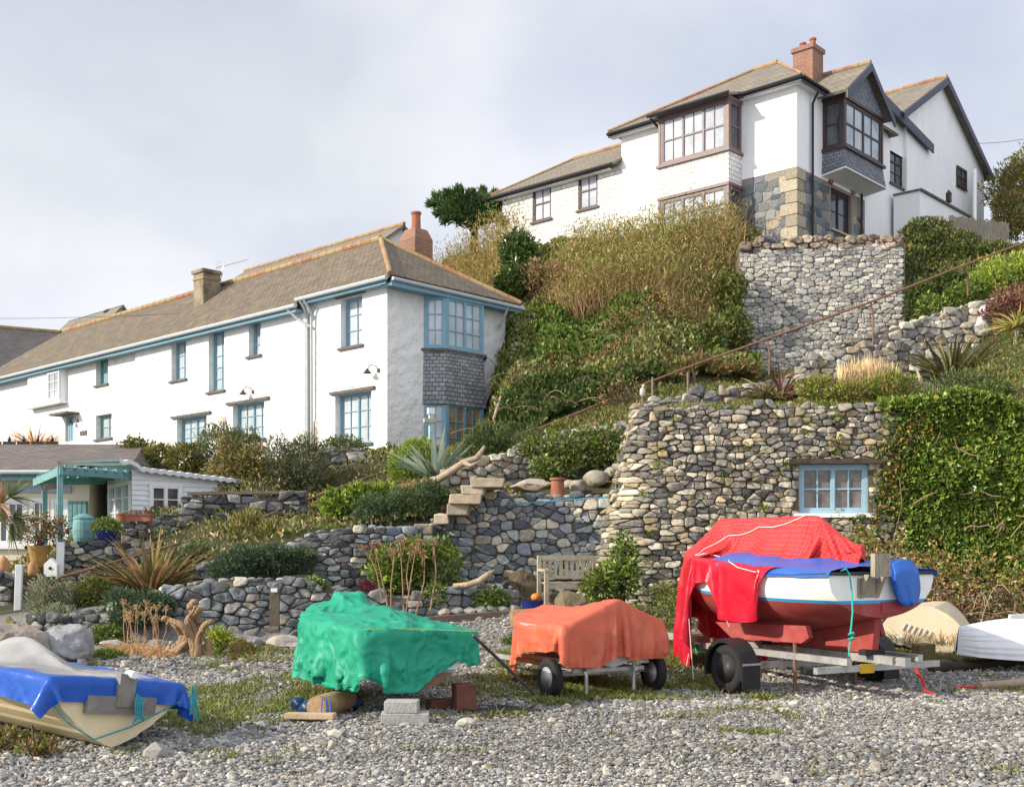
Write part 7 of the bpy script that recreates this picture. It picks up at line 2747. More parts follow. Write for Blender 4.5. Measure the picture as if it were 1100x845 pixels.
q.thing('rope', 'turquoise knotted rope hanging down the transom of the red boat', 'rope', mat('turq_rope', (0.03, 0.42, 0.34), rough=0.9))
q = MB()
for k in range(3):
    tube(q, apply(M4, np.array([[0.3, 0.6 + k * 0.03, 1.38 - k * 0.02], [0.95 + 0.05 * k, 0.75 + k * 0.05, 1.33 - 0.03 * k], [1.12 + 0.04 * k, 0.8 + k * 0.05, 1.31 - 0.03 * k]])), 0.025, 8)
q.thing('spars', 'bundle of alloy spars poking out beyond the right side of the red boat', 'spars', M_galv)
# trailer
tr = thing('boat_trailer', 'galvanised road trailer with black mudguards carrying the red and white boat', 'trailer', (o4[0], o4[1] + 0.6, g4))
q = MB()
hexa(q, [-0.04, -0.35, 0.36], [0.08, 0, 0], [0, 4.6, 0], [0, 0, 0.085])
for x in (-0.55, 0.47):
    hexa(q, [x, -0.05, 0.365], [0.07, 0, 0], [0, 2.4, 0], [0, 0, 0.07])
hexa(q, [-1.1, 1.03, 0.25], [1.94, 0, 0], [0, 0.07, 0], [0, 0, 0.07])
hexa(q, [-0.9, 0.0, 0.29], [1.75, 0, 0], [0, 0.06, 0], [0, 0, 0.065])
hexa(q, [-0.5, 2.3, 0.3], [1.0, 0, 0], [0, 0.06, 0], [0, 0, 0.06])
q.xf(M4)
q.build('frame', M_galv, tr)
for (x, y, z0) in ((-0.53, 0.75, 0.0), (0.5, 0.9, 0.0), (-0.3, 1.6, 0.0), (-0.53, 2.2, 0.0)):
    q = MB()
    tube(q, [[x, y, z0 - 0.02], [x, y, 0.62 if y < 1 else 0.5]], 0.022, 6)
    q.xf(M4)
    q.build('support', M_rust, tr)
for y in (0.1, 1.7):
    q = MB()
    hexa(q, [-0.14, y, 0.44], [0.28, 0, 0], [0, 0.1, 0], [0, 0, 0.06])
    q.xf(M4)
    q.build('keel_roller', M_tyre, tr)
q = MB()
hexa(q, [-0.32, -0.004, 0.27], [0.2, 0, 0], [0, 0.003, 0], [0, 0, 0.1])
q.xf(M4)
q.build('reflector', mat('yellow_plate', (0.55, 0.33, 0.02), rough=0.5), tr)
for s in (-1, 1):
    c = np.array([s * 0.96 - (0.2 if s < 0 else 0.08), 1.06, 0.27])
    wheel(tr, apply(M4, [c])[0], r4_, 0.27, 0.16, rim=(0.06, 0.06, 0.06))
    q = MB()
    ang = np.linspace(math.radians(-20), math.radians(195), 16)
    for k in range(15):
        a0, a1 = ang[k], ang[k + 1]
        pts = [np.array([c[0] - 0.11, c[1] - math.cos(a) * 0.33, c[2] + math.sin(a) * 0.33]) for a in (a0, a1)]
        V = [pts[0], pts[1], pts[1] + [0.22, 0, 0], pts[0] + [0.22, 0, 0]]
        q.add(V, np.array([[0, 1, 2, 3]]))
        V2 = [v * 1.0 for v in V]
        for sd in (0, 0.22):
            q.add([[c[0] - 0.11 + sd, c[1] - math.cos(a) * rr_, c[2] + math.sin(a) * rr_] for a, rr_ in ((a0, 0.33), (a1, 0.33), (a1, 0.285), (a0, 0.285))], np.array([[0, 1, 2, 3]]))
    hexa(q, [c[0] - 0.12, c[1] - 0.345, c[2] - 0.19], [0.24, 0, 0], [0, 0.012, 0], [0, 0, 0.3])
    q.xf(M4)
    o = q.build('mudguard', M_black, tr)
    q = MB()
    hexa(q, [c[0] - 0.12, c[1] - 0.352, c[2] + 0.06], [0.24, 0, 0], [0, 0.005, 0], [0, 0, 0.022])
    q.xf(M4)
    q.build('metal_strip', M_galv, o)
q = MB()
tube(q, apply(M4, np.array([[0.45, -0.02, 0.3], [0.47, -0.1, 0.18], [0.5, -0.12, 0.06], [0.56, -0.2, 0.02]])), 0.014, 6)
tube(q, apply(M4, np.array([[1.2, 0.1, 0.03], [1.3, 0.05, 0.04], [1.42, 0.0, 0.03]])), 0.014, 6)
q.thing('strap', 'short red webbing strap trailing from the back of the road trailer', 'strap', mat('red_web', (0.6, 0.03, 0.03), rough=0.8))
# pallet and lines at the trailer's drawbar
q = MB()
a = P(735, 722, 15.6)
za = gz(a[0], 15.6)
for k in range(4):
    hexa(q, [a[0] + 0.0, 15.5 + 0.14 * k, za + 0.2], [0.8, 0.1, 0], [-0.02, 0.1, 0], [0, 0, 0.025])
for k in range(3):
    hexa(q, [a[0] + 0.02 + 0.33 * k, 15.5, za + 0.02], [0.1, 0.01, 0], [-0.05, 0.5, 0], [0, 0, 0.178])
q.thing('pallet', 'low grey timber pallet by the drawbar under the bow of the red boat', 'pallet', M_plank)
q = MB()
r_ = np.random.default_rng(14)
for k in range(5):
    x = 742 + k * 5
    tube(q, [P(x, 688 + r_.uniform(-6, 4), 15.2), P(x + r_.uniform(-4, 4), 702, 15.15), P(x + r_.uniform(-3, 5), 718, 15.1)], 0.009, 5)
q.thing('rope', 'turquoise and white lines hanging below the bow of the red boat', 'rope', mat('turq_rope'))

# ---------------------------------------------------------------- overturned boats on the right
M_creamb = mat('stained_cream_hull', (0.58, 0.5, 0.36), rough=0.6, var=0.12, scale=2, col2=(0.4, 0.32, 0.2), s2=2.2, t2=(0.52, 0.72), mix2=0.6, bump=0.2)
o5 = on(988, 15.9, 0.0)
h5 = unit([0.42, 0.9, 0])
q = MB()
hb5 = boat_outline(2.8, 0.62, 0.65, 0.96)
hull(q, 2.8, hb5, lambda t: 0.62 + 0.05 * t, lambda t: 0.0 + 0.2 * max(0, t - 0.6) ** 2, p=2.6, q=0.62, deck=False)
q.xf(np.diag([1, 1, -1, 1.0]))
q.xf(np.array([[1, 0, 0, 0], [0, 1, 0, 0], [0, 0, 1, 0.66], [0, 0, 0, 1.0]]))
M5 = frame_mat(o5, h5, roll=0.28)
q.xf(M5)
t5 = thing('overturned_boat', 'stained cream dinghy turned upside down behind the red boat', 'boat', o5)
q.build('hull', M_creamb, t5, smooth=True)
q = MB()
for k in range(6):
    tube(q, apply(M5, np.array([[-0.28 + k * 0.07, -0.015, 0.34], [-0.3 + k * 0.07, -0.015, 0.24]])), 0.012, 5)
q.build('vent', mat('grey_gelcoat'), t5)
q = MB()
V, F_ = ico(3)
q.add(apply(M5, V * np.array([0.09, 0.05, 0.07]) + np.array([-0.28, -0.06, 0.1])), F_)
q.thing('buoy', 'small white mooring buoy lying against the upturned cream dinghy', 'buoy', M_wframe, smooth=True)
q = MB()
c = on(992, 15.2, 0.0)
box(q, (c[0], c[1], c[2] + 0.1), (0.24, 0.2, 0.26), 0.2)
bevel(q.thing('timber_block', 'square mossy timber block in front of the upturned cream dinghy', 'timber', mat('mossy_timber', (0.17, 0.13, 0.06), var=0.3, bump=0.4)), 0.012)

h6 = -unit([0.93, 0.36, 0])
o6 = on(1019, 14.4, 0.0) - h6 * 3.2
o6[2] = gz(o6[0], o6[1])
M_paleh = mat('chalky_white_hull', (0.66, 0.67, 0.68), rough=0.5, var=0.08, scale=2, col2=(0.5, 0.5, 0.48), s2=2, t2=(0.55, 0.75), mix2=0.6)
t6 = thing('overturned_boat', 'chalky white clinker dinghy lying upside down at the right edge', 'boat', o6)
q = MB()
hb6 = boat_outline(3.4, 0.66, 0.45, 0.9)
hull(q, 3.4, hb6, lambda t: 0.46, lambda t: 0.02 + 1.1 * max(0, t - 0.7) ** 2, p=1.8, q=0.8, lap=6, deck=False)
q.xf(np.diag([1, 1, -1, 1.0]))
q.xf(np.array([[1, 0, 0, 0], [0, 1, 0, -0.3], [0, 0, 1, 0.62], [0, 0, 0, 1.0]]))
M6 = frame_mat(o6, h6, roll=-0.12)
q.xf(M6)
q.build('hull', M_paleh, t6, smooth=False)
q = MB()
hexa(q, [-0.02, 0.6, 0.58], [0.04, 0, 0], [0, 1.7, 0], [0, 0, 0.06])
q.xf(M6)
q.build('keel_strip', M_paleh, t6)
q = MB()
tube(q, apply(M6, np.array([[0.63, -0.25, 0.16], [0.67, 1.2, 0.16], [0.6, 2.2, 0.16], [0.44, 2.7, 0.16], [0.05, 3.08, 0.16]])), 0.022, 6)
q.build('gunwale', mat('olive_strip', (0.12, 0.1, 0.05), rough=0.7), t6)
q = MB()
a, b = P(1052, 729, 12.9), P(1125, 722, 13.3)
a[2], b[2] = gz(a[0], a[1]) + 0.05, gz(b[0], b[1]) + 0.06
tube(q, [a, b], 0.05, 12)
q.thing('log', 'straight debarked pole lying in front of the white upturned boat', 'log', mat('pale_pole', (0.36, 0.27, 0.19), rough=0.85, var=0.25, scale=4, bump=0.3))
q = MB()
a, b = on(1000, 14.2, 0.06), on(1100, 14.9, 0.06)
tube(q, [a, b], 0.06, 10)
q.thing('log', 'dark rotten log under the white upturned boat', 'log', mat('rotten_wood', (0.05, 0.035, 0.025), rough=0.95, var=0.4))
# ================================================================ smaller things along the foot of the walls
M_rock = mat('boulder_rock', attr=True, rough=0.9, var=0.28, scale=5, bump=0.6, bscale=14, bdist=0.03)
for (x, Y, s, col, lab, sd) in ((18, 15.6, (0.55, 0.4, 0.4), (0.27, 0.235, 0.195), 'big brown grey boulder behind the blue covered dinghy', 3), (72, 15.9, (0.37, 0.34, 0.34), (0.25, 0.255, 0.265), 'blue grey boulder with a flat pale top right of the brown one', 9),
                             (38, 16.8, (0.3, 0.25, 0.2), (0.34, 0.34, 0.33), 'smaller pale boulder between and behind the two big ones', 12), (12, 18.1, (0.17, 0.16, 0.3), (0.15, 0.125, 0.06), 'upright mossy rounded stone by the low wall', 15)):
    q = MB()
    rock(q, on(x, Y, s[2] * 0.62), s, seed=sd, sub=4, rough=0.22, col=col, facets=9)
    q.thing('boulder', lab, 'boulder', M_rock, smooth=False)
# bog-oak root
t = 0
q = MB()
S = lambda x, y, Y=16.6: P(x, y, Y)
r_ = np.random.default_rng(21)


def gnarl(pts, rad):
    pts = np.array(pts)
    s = np.concatenate([[0], np.cumsum(np.linalg.norm(np.diff(pts, axis=0), axis=1))])
    ss = np.linspace(0, s[-1], len(pts) * 5)
    B_ = np.stack([np.interp(ss, s, pts[:, k]) for k in range(3)], 1)
    rr_ = np.interp(ss, s, rad)
    B_ = B_ + 0.018 * np.stack([vnoise(np.stack([ss * 7, ss * 0 + k * 9.1, ss * 0 + pts[0, 0] * 5], 1), 4) for k in range(3)], 1)
    rr_ = rr_ * (1 + 0.22 * n1(ss * 9 + pts[0, 0], 6))
    tube(q, B_, rr_, 10)


gz0 = gz(*S(205, 705)[:2])
tops = [(209, 647), (205, 651), (213, 655), (177, 664), (183, 668), (226, 667), (221, 672), (198, 672), (214, 668), (192, 676), (207, 662), (216, 678), (201, 684), (210, 652)]
for k, (tx, ty) in enumerate(tops):
    bx = 184 + 40 * (k * 0.618 % 1)
    w_ = 1 - 0.045 * k
    mx_, my_ = 204 + r_.uniform(-9, 9), 686 + r_.uniform(-8, 8)
    Yk = 16.5 + r_.uniform(-.22, .22)
    q_ = [S(bx, 713, Yk + r_.uniform(-.2, .1)), S(bx * .5 + mx_ * .5 + r_.uniform(-4, 4), 700, Yk), S(mx_, my_, Yk)]
    if ty < 660:
        q_.append(S(206 + r_.uniform(-4, 5), 668 + r_.uniform(-3, 3), Yk))
    elif tx < 190:
        q_.append(S(192 + r_.uniform(-3, 3), 670 + r_.uniform(-4, 4), Yk - .1))
    q_.append(S(tx + r_.uniform(-1, 1), ty, Yk - .05))
    gnarl(q_, list(np.linspace(.105, .04, len(q_)) * w_ * r_.uniform(.8, 1.25)))
    rock(q, q_[-1], (.07 * w_, .06, .06 * w_), seed=500 + k, sub=2, rough=.5)
for k in range(10):
    a_ = S(188 + k * 4, 690 + r_.uniform(-8, 8), 16.45)
    gnarl([a_, S(188 + k * 4 + r_.uniform(-9, 9), 704, 16.4), S(180 + k * 5.5, 714, 16.3 + r_.uniform(-.15, .1))], [.05, .055, .03])
q.thing('tree_stump', 'gnarled upturned driftwood root standing on the shingle', 'stump', mat('gnarled_wood', (0.32, 0.21, 0.12), rough=0.85, var=0.35, scale=5, stretch=(3, 3, 0.8), bump=0.8, bscale=12, bdist=0.04, col2=(0.13, 0.08, 0.05), s2=5, t2=(0.52, 0.68)), smooth=True)
# labelled post
t = thing('timber_post', 'square dark timber post with a small white label at the wall foot', 'post', on(295, 18.3))
q = MB()
a, b = P(290, 668, 18.3), P(300, 632, 18.3)
box(q, ((a[0] + b[0]) / 2, 18.3, (a[2] + b[2]) / 2 - 0.03), (b[0] - a[0], 0.14, b[2] - a[2] + 0.06), 0.1)
q.build('post', mat('dark_post', (0.12, 0.1, 0.075), rough=0.9, var=0.3, bump=0.4), t)
q = MB()
c = P(295.5, 634, 18.3)
box(q, (c[0], 18.215, c[2] + 0.01), (0.1, 0.008, 0.06), 0.1)
q.build('label', M_wframe, t)
# edging beam and sawn log
q = MB()
a, b = P(448, 668, 18.2), P(573, 658, 18.7)
hexa(q, a - [0, 0, 0.06], b - a, [0.0, 0.14, 0], [0, 0, 0.13])
bevel(q.thing('edging_beam', 'long dark timber beam edging the shingle bed below the wall', 'timber', mat('dark_beam', (0.14, 0.1, 0.08), rough=0.9, var=0.25, scale=4, bump=0.3)), 0.01)
q = MB()
a = on(562, 17.4, 0.0)
tube(q, [a + [-0.17, -0.05, 0.15], a + [0.17, 0.06, 0.15]], [0.14, 0.145], 16)
box(q, a + [0, 0, 0.02], (0.3, 0.2, 0.1), 0.2)
q.thing('log', 'short sawn brown log at the end of the edging beam', 'log', mat('brown_log', (0.24, 0.16, 0.09), rough=0.9, var=0.35, scale=6, bump=0.5, bscale=18), smooth=False)
# row of edging stones, one thing each
r_ = np.random.default_rng(33)
for i, x in enumerate([478, 492, 505, 517, 529, 541, 553, 565, 577, 588]):
    q = MB()
    Y = 19.25 + 0.02 * i
    rock(q, on(x, Y, 0.05), (0.115 * r_.uniform(.8, 1.15), 0.1, 0.075 * r_.uniform(.8, 1.3)), seed=200 + i, sub=3, rough=0.22, col=np.array([(0.34, 0.31, 0.26), (0.28, 0.27, 0.25), (0.4, 0.37, 0.31)][i % 3]), facets=6)
    q.thing('edging_stone', 'one of the row of small stones edging the bed below the bench', 'stone', M_rock, group='edging stones below the bench', smooth=True)
# dark outcrop under the blue wall
q = MB()
for k, (x, y, Y, s) in enumerate(((566, 638, 20.9, (0.42, 0.3, 0.42)), (545, 642, 20.7, (0.34, 0.3, 0.32)), (582, 646, 20.5, (0.28, 0.3, 0.25)))):
    rock(q, P(x, y, Y), s, seed=300 + k, sub=4, rough=0.35, col=(0.1, 0.08, 0.05), facets=12)
q.thing('rock_outcrop', 'dark brown bedrock outcrop showing below the wall left of the bench', 'rock', M_rock, smooth=False)
q = MB()
rock(q, on(612, 18.5, 0.18), (0.28, 0.24, 0.28), seed=310, sub=3, rough=0.2, col=(0.16, 0.13, 0.075), facets=10)
q.thing('boulder', 'squat brown mossy boulder in front of the bench', 'boulder', M_rock)
# bench
M_silver = mat('silvered_wood', (0.36, 0.31, 0.23), rough=0.85, var=0.2, scale=4, bump=0.3, bscale=20)
bc = on(609, 19.3, 0.1)
be = unit([0.93, 0.22, 0])
bf = np.array([be[1], -be[0], 0])
BF = Fr(bc[:2], be, bf)
zb = bc[2] - 0.04
t = thing('garden_bench', 'slatted silvery wooden garden bench against the wall', 'bench', (bc[0], bc[1], zb))
wl_ = 0.47
for s in (-1, 1):
    q = MB()
    BF.box(q, s * wl_ - 0.03, s * wl_ + 0.03, -0.06, 0.0, zb, zb + 0.86)
    q.build('leg', M_silver, t)
    q = MB()
    BF.box(q, s * wl_ - 0.03, s * wl_ + 0.03, 0.4, 0.46, zb, zb + 0.6)
    q.build('leg', M_silver, t)
    q = MB()
    BF.box(q, s * wl_ - 0.035, s * wl_ + 0.035, -0.002, 0.48, zb + 0.602, zb + 0.64)
    q.build('armrest', M_silver, t)
q = MB()
for k in range(5):
    BF.box(q, -wl_ + 0.032, wl_ - 0.032, 0.02 + k * 0.088, 0.095 + k * 0.088, zb + 0.4, zb + 0.425)
BF.box(q, -wl_ + 0.032, wl_ - 0.032, 0.42, 0.45, zb + 0.32, zb + 0.398)
q.build('seat', M_silver, t)
q = MB()
BF.box(q, -wl_ + 0.032, wl_ - 0.032, -0.055, -0.01, zb + 0.78, zb + 0.86)
BF.box(q, -wl_ + 0.032, wl_ - 0.032, -0.055, -0.01, zb + 0.47, zb + 0.53)
for k in range(9):
    u = -wl_ + 0.09 + k * (2 * wl_ - 0.18) / 8
    BF.box(q, u - 0.028, u + 0.028, -0.045, -0.02, zb + 0.531, zb + 0.779)
q.build('backrest', M_silver, t)
# blue bowl with orange fruit
c = on(572, 19.0, 0.02)
q = MB()
lathe(q, [(0.13, 0), (0.17, 0.06), (0.19, 0.17), (0.2, 0.2), (0.17, 0.2), (0.14, 0.12)], c, 18)
q.thing('plant_pot', 'low dark blue bowl on the ground left of the bench', 'pot', M_bluep)
q = MB()
V, F_ = ico(3)
rb = 1 + 0.06 * np.cos(np.arctan2(V[:, 1], V[:, 0]) * 8)
q.add(V * np.stack([rb, rb, rb * 0 + 0.8], 1) * 0.085 + c + [0.06, 0, 0.25], F_)
q.thing('pumpkin', 'small orange pumpkin resting in the blue bowl', 'pumpkin', mat('pumpkin_skin', (0.6, 0.2, 0.03), rough=0.5, var=0.15), smooth=True)
# carved bird marker on the wall top
t = thing('garden_ornament', 'small pale carved gull ornament on a stick on top of the big wall', 'ornament', P(690, 440, 21.3))
q = MB()
tube(q, [P(690, 442, 21.3), P(690, 425, 21.3)], 0.018, 6)
q.build('stick', M_plank, t)
q = MB()
c = P(690, 421, 21.3)
V, F_ = ico(2)
q.add(V * np.array([0.05, 0.04, 0.09]) + c, F_)
q.add(V * np.array([0.032, 0.03, 0.035]) + c + [0.02, 0, 0.11], F_)
q.build('carving', mat('pale_carving', (0.5, 0.45, 0.4), var=0.2), t)
# short stakes on the slope
for (x, y0, y1, Y, lab) in ((739, 400, 424, 27.4, 'taller bare timber stake on the slope above the low wall'), (701, 405, 434, 26.9, 'thin stake beside the gull ornament')):
    q = MB()
    tube(q, [P(x, y1 + 3, Y), P(x, y0, Y)], 0.03, 6)
    q.thing('stake', lab, 'stake', M_plank)
q = MB()
tube(q, [P(985, 435, 24), P(986, 420, 24), P(989, 408, 24), P(985, 398, 24)], [0.06, 0.05, 0.05, 0.02], 8)
tube(q, [P(988, 418, 24), P(996, 425, 24), P(1001, 437, 24)], [0.05, 0.04, 0.05], 8)
q.thing('driftwood', 'forked driftwood stump among the plants above the ivy wall', 'driftwood', M_drift, smooth=True)
q = MB()
tube(q, [P(548, 541, 21.2), P(580, 539, 21.15), P(620, 536, 21.1), P(652, 534, 21.0)], 0.013, 5)
q.thing('hose', 'thin blue hose strung along the blue grey wall', 'hose', mat('blue_hose', (0.05, 0.25, 0.42), rough=0.6))
# ================================================================ planting
G_DARK = [(0.03, 0.05, 0.012), (0.045, 0.07, 0.018), (0.06, 0.085, 0.02), (0.025, 0.04, 0.012)]
G_MID = [(0.06, 0.09, 0.02), (0.09, 0.12, 0.025), (0.12, 0.15, 0.035), (0.045, 0.07, 0.015)]
G_LIME = [(0.14, 0.2, 0.025), (0.2, 0.27, 0.035), (0.1, 0.16, 0.02), (0.26, 0.3, 0.05)]
G_SILV = [(0.16, 0.18, 0.11), (0.22, 0.23, 0.15), (0.11, 0.13, 0.07), (0.28, 0.28, 0.19)]
G_ROSE = [(0.08, 0.095, 0.045), (0.11, 0.125, 0.06), (0.055, 0.07, 0.03), (0.15, 0.155, 0.08)]
G_OLIVE = [(0.12, 0.12, 0.03), (0.16, 0.15, 0.04), (0.2, 0.17, 0.05), (0.08, 0.085, 0.02)]
G_JUN = [(0.04, 0.07, 0.035), (0.06, 0.095, 0.045), (0.085, 0.12, 0.055), (0.03, 0.05, 0.025)]
BROWN = [(0.2, 0.12, 0.06), (0.26, 0.17, 0.085), (0.15, 0.09, 0.05), (0.32, 0.22, 0.12)]
STRAW = [(0.42, 0.31, 0.17), (0.5, 0.39, 0.22), (0.33, 0.23, 0.12), (0.58, 0.47, 0.3)]
FOX = [(0.36, 0.2, 0.09), (0.42, 0.26, 0.13), (0.28, 0.15, 0.065), (0.48, 0.33, 0.18)]
PURP = [(0.11, 0.045, 0.04), (0.16, 0.07, 0.05), (0.08, 0.035, 0.035), (0.2, 0.1, 0.06)]
IVY = [(0.03, 0.06, 0.01), (0.05, 0.095, 0.015), (0.075, 0.13, 0.02), (0.11, 0.17, 0.03), (0.16, 0.21, 0.04)]
M_gloss = mat('glossy_leaf', attr=True, rough=0.32, var=0.1, scale=3, spec=0.5, transl=0.18)


def pb(x0, x1, y0, y1, Y, dep=0.8):
    """Ellipsoid that fills the photo rectangle x0..x1, y0..y1 at distance Y."""
    c = P((x0 + x1) / 2, (y0 + y1) / 2, Y)
    rx = (x1 - x0) / 2 / F * Y
    return (c[0], c[1], c[2], rx, max(0.12, rx * dep), (y1 - y0) / 2 / F * Y)


def shrub(label, rects, n, ll, lw, pal, seed, name='shrub', cat='shrub', up=0.35, rand=0.7, shell=0.5, m=None, twig=8, group=None, lump=0.32, tc=(0.1, 0.07, 0.045), ls=2.2):
    bl = [pb(*r) for r in rects]
    foot = min(b[2] - b[5] for b in bl)
    cx, cy = np.mean([b[0] for b in bl]), np.mean([b[1] for b in bl])
    t = thing(name, label, cat, (cx, cy, foot), group)
    q = MB()
    bush(q, bl, n, ll, lw, pal, seed, shell, lump, up, rand, ls=ls)
    q.build('foliage', m or M_leaf, t)
    if twig:
        q = MB()
        r_ = np.random.default_rng(seed + 3)
        for b in bl:
            twigs(q, [b], twig, r_, max(0.006, b[3] * 0.012), tc, root=(b[0], b[1], b[2] - b[5] * 1.05))
        q.build('stem', mat('bark', attr=True, rough=0.9, var=0.25, scale=9), t)
    return t


def spiky(label, x, y, Y, n, length, width, spread, bend, pal, seed, name, cat, br=0.06, m=None, k=6, upmin=0.15, lj=0.25, wmax=0.35, group=None):
    q = MB()
    tuft(q, P(x, y, Y), n, length, width, spread, bend, pal, seed, br, k, upmin=upmin, lj=lj, wmax=wmax)
    return q.thing(name, label, cat, m or M_leaf, group=group, loc=P(x, y, Y))


# ---- ground cover over the terraces and banks
r = np.random.default_rng(77)


def scatter_ground(n, x0, x1, Y0, Y1, r, keep=None):
    px = r.uniform(x0, x1, n)
    Y = np.sqrt(r.uniform(Y0 ** 2, Y1 ** 2, n))
    X = (px - CX) / F * Y
    z = ground(X, Y)
    p = np.stack([X, Y, z], 1)
    if keep is not None:
        p = p[keep(px, Y, p)]
    return p


def lumpy(p, amp, s, r, seed=0):
    h = amp * (0.5 + 0.5 * fbm(p * s, 3, seed))
    return p + np.stack([r.normal(0, 0.04, len(p)), r.normal(0, 0.04, len(p)), np.clip(h, 0, 9) * (0.55 + 0.45 * r.random(len(p)))], 1)


mb = MB()
p = lumpy(scatter_ground(26000, -40, 560, 20.6, 34, r), 0.22, 1.3, r, 3)
d = np.stack([r.normal(0, .7, len(p)), r.normal(-0.3, .6, len(p)), np.ones(len(p))], 1)
leaves(mb, p, d, 0.11, 0.045, G_MID + G_OLIVE + STRAW[:2] + [(0.2, 0.15, 0.07)], r)
p = lumpy(scatter_ground(24000, 660, 1130, 20.9, 31.5, r, lambda px, Y, q: (Y < 25.5) | (px < 850) | (r.random(len(px)) < .6)), 0.2, 1.3, r, 4)
d = np.stack([r.normal(0, .7, len(p)), r.normal(-0.3, .6, len(p)), np.ones(len(p))], 1)
leaves(mb, p, d, 0.11, 0.045, G_MID + G_OLIVE + G_LIME[:1] + [(0.2, 0.15, 0.07)], r)
p = lumpy(scatter_ground(6000, 550, 700, 25, 30.6, r), 0.22, 1.1, r, 4)
d = np.stack([r.normal(0, .7, len(p)), r.normal(-0.3, .6, len(p)), np.ones(len(p))], 1)
leaves(mb, p, d, 0.12, 0.05, G_MID + G_OLIVE + BROWN[:2], r)
p = lumpy(scatter_ground(3500, 770, 1010, 31, 37.2, r), 0.12, 1.1, r, 4)
d = np.stack([r.normal(0, .7, len(p)), r.normal(-0.3, .6, len(p)), np.ones(len(p))], 1)
leaves(mb, p, d, 0.14, 0.06, G_MID + G_OLIVE + BROWN[:1], r)
mb.thing('undergrowth', 'low mixed green undergrowth on the terraces between the walls', None, M_leaf, kind='stuff', loc=(0, 20, 0))

# ---- ivy and bramble bank below the clifftop house
mb = MB()
p0 = scatter_ground(90000, 530, 815, 27.5, 44, r, lambda px, Y, q: Y > np.interp(px, [545, 575, 690, 760, 830], [27.5, 28.4, 30.4, 31.0, 31.2]))
nn = fbm(p0 * np.array([0.42, 0.42, 0.42]), 3, 11)
p = lumpy(p0, 0.95, 0.8, r, 5)
d = np.stack([r.normal(0, .7, len(p)), r.normal(-0.75, .5, len(p)), 0.6 + r.random(len(p))], 1)
brown = (nn + r.normal(0, 0.12, len(p))) > 0.2
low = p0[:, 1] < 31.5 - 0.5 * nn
pale = fbm(p0 * 0.7, 3, 19) + r.normal(0, .25, len(p)) > -0.08
k_ = ~brown & ~low & pale
leaves(mb, p[k_], d[k_], 0.14, 0.1, G_OLIVE + [(0.22, 0.24, 0.1), (0.28, 0.28, 0.15), (0.15, 0.18, 0.06), (0.12, 0.16, 0.04)], r, j=0.35)
k_ = ~brown & ~low & ~pale
leaves(mb, p[k_], d[k_], 0.14, 0.11, IVY + G_OLIVE[:1], r, j=0.35)
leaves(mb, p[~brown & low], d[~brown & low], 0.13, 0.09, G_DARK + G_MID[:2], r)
leaves(mb, p[brown], d[brown] + r.normal(0, .5, d[brown].shape), 0.16, 0.06, BROWN[:3] + G_OLIVE[:2] + G_MID[:1], r)
for k in range(240):
    a0 = p[r.integers(len(p))]
    an, l_ = r.uniform(0, 2 * np.pi), r.uniform(.4, 1.5)
    a2 = a0 + [math.cos(an) * l_, math.sin(an) * l_ * .6, r.uniform(-.4, .25)]
    a1 = (a0 + a2) / 2 + [0, -.1, r.uniform(.15, .6)]
    tt = np.linspace(0, 1, 6)[:, None]
    tube(mb, (1 - tt) ** 2 * a0 + 2 * tt * (1 - tt) * a1 + tt ** 2 * a2, [.014, .014, .012, .01, .009, .006], 4, [(.3, .2, .13), (.42, .33, .23), (.2, .11, .07)][k % 3])
mb.thing('ivy_bank', 'ivy and bramble covering the steep bank below the clifftop house', None, M_leaf, kind='stuff', loc=(3, 33, 7))
mb = MB()
p0 = scatter_ground(34000, 968, 1140, 31.8, 52, r, lambda px, Y, q: (Y < 41) | (px > 1090) | (r.random(len(px)) < .3))
p = lumpy(p0, 0.35, 0.8, r, 6)
d = np.stack([r.normal(0, .7, len(p)), r.normal(-0.6, .5, len(p)), 0.7 + r.random(len(p))], 1)
leaves(mb, p, d, 0.15, 0.09, G_MID + G_OLIVE + BROWN[:1] + G_DARK, r, j=0.3)
mb.thing('undergrowth', 'rough green undergrowth on the slope right of the gabion wall', None, M_leaf, kind='stuff', loc=(12, 35, 9))


def canes(label, x0, x1, Y0, Y1, n, h, seed, pal, leafpal, name='reed_bed', cat='reeds', lw=0.02, hprof=None, nl=9000, kind='stuff'):
    r = np.random.default_rng(seed)
    p = scatter_ground(n, x0 - 14, x1 + 14, Y0, Y1, r)
    px = CX + F * p[:, 0] / p[:, 1]
    ed_ = np.minimum(px - x0 + 14, x1 + 14 - px)
    ok = r.random(n) < ed_ / 34
    p, px = p[ok], px[ok]
    hh = h * (np.ones(len(p)) if hprof is None else hprof(px)) * (1 + 0.2 * fbm(p * 0.9, 2, seed)) * r.uniform(.75, 1.18, len(p))
    q = MB()
    d = np.stack([r.normal(0.03, .25, len(p)), r.normal(-0.12, .22, len(p)), np.ones(len(p))], 1)
    blades(q, p - [0, 0, 0.1], d * hh[:, None] / h, h, lw, 0.22, pal, r, 5, lj=0.25)
    pp = p.repeat(max(1, nl // len(p)), axis=0)
    hr = hh.repeat(max(1, nl // len(p)))
    f_ = r.uniform(0.35, 1.05, len(pp))
    q2 = pp + np.stack([r.normal(0.03, .13, len(pp)) * f_ * hr, r.normal(-0.1, .13, len(pp)) * f_ * hr, f_ * hr * 0.95], 1)
    dd = np.stack([r.normal(0, .6, len(pp)), r.normal(-.2, .6, len(pp)), r.uniform(0.1, 1.4, len(pp))], 1)
    leaves(q, q2, dd, 0.17, 0.03, leafpal, r, j=0.35)
    q.thing(name, label, None, M_dry, kind=kind, loc=p.mean(0))


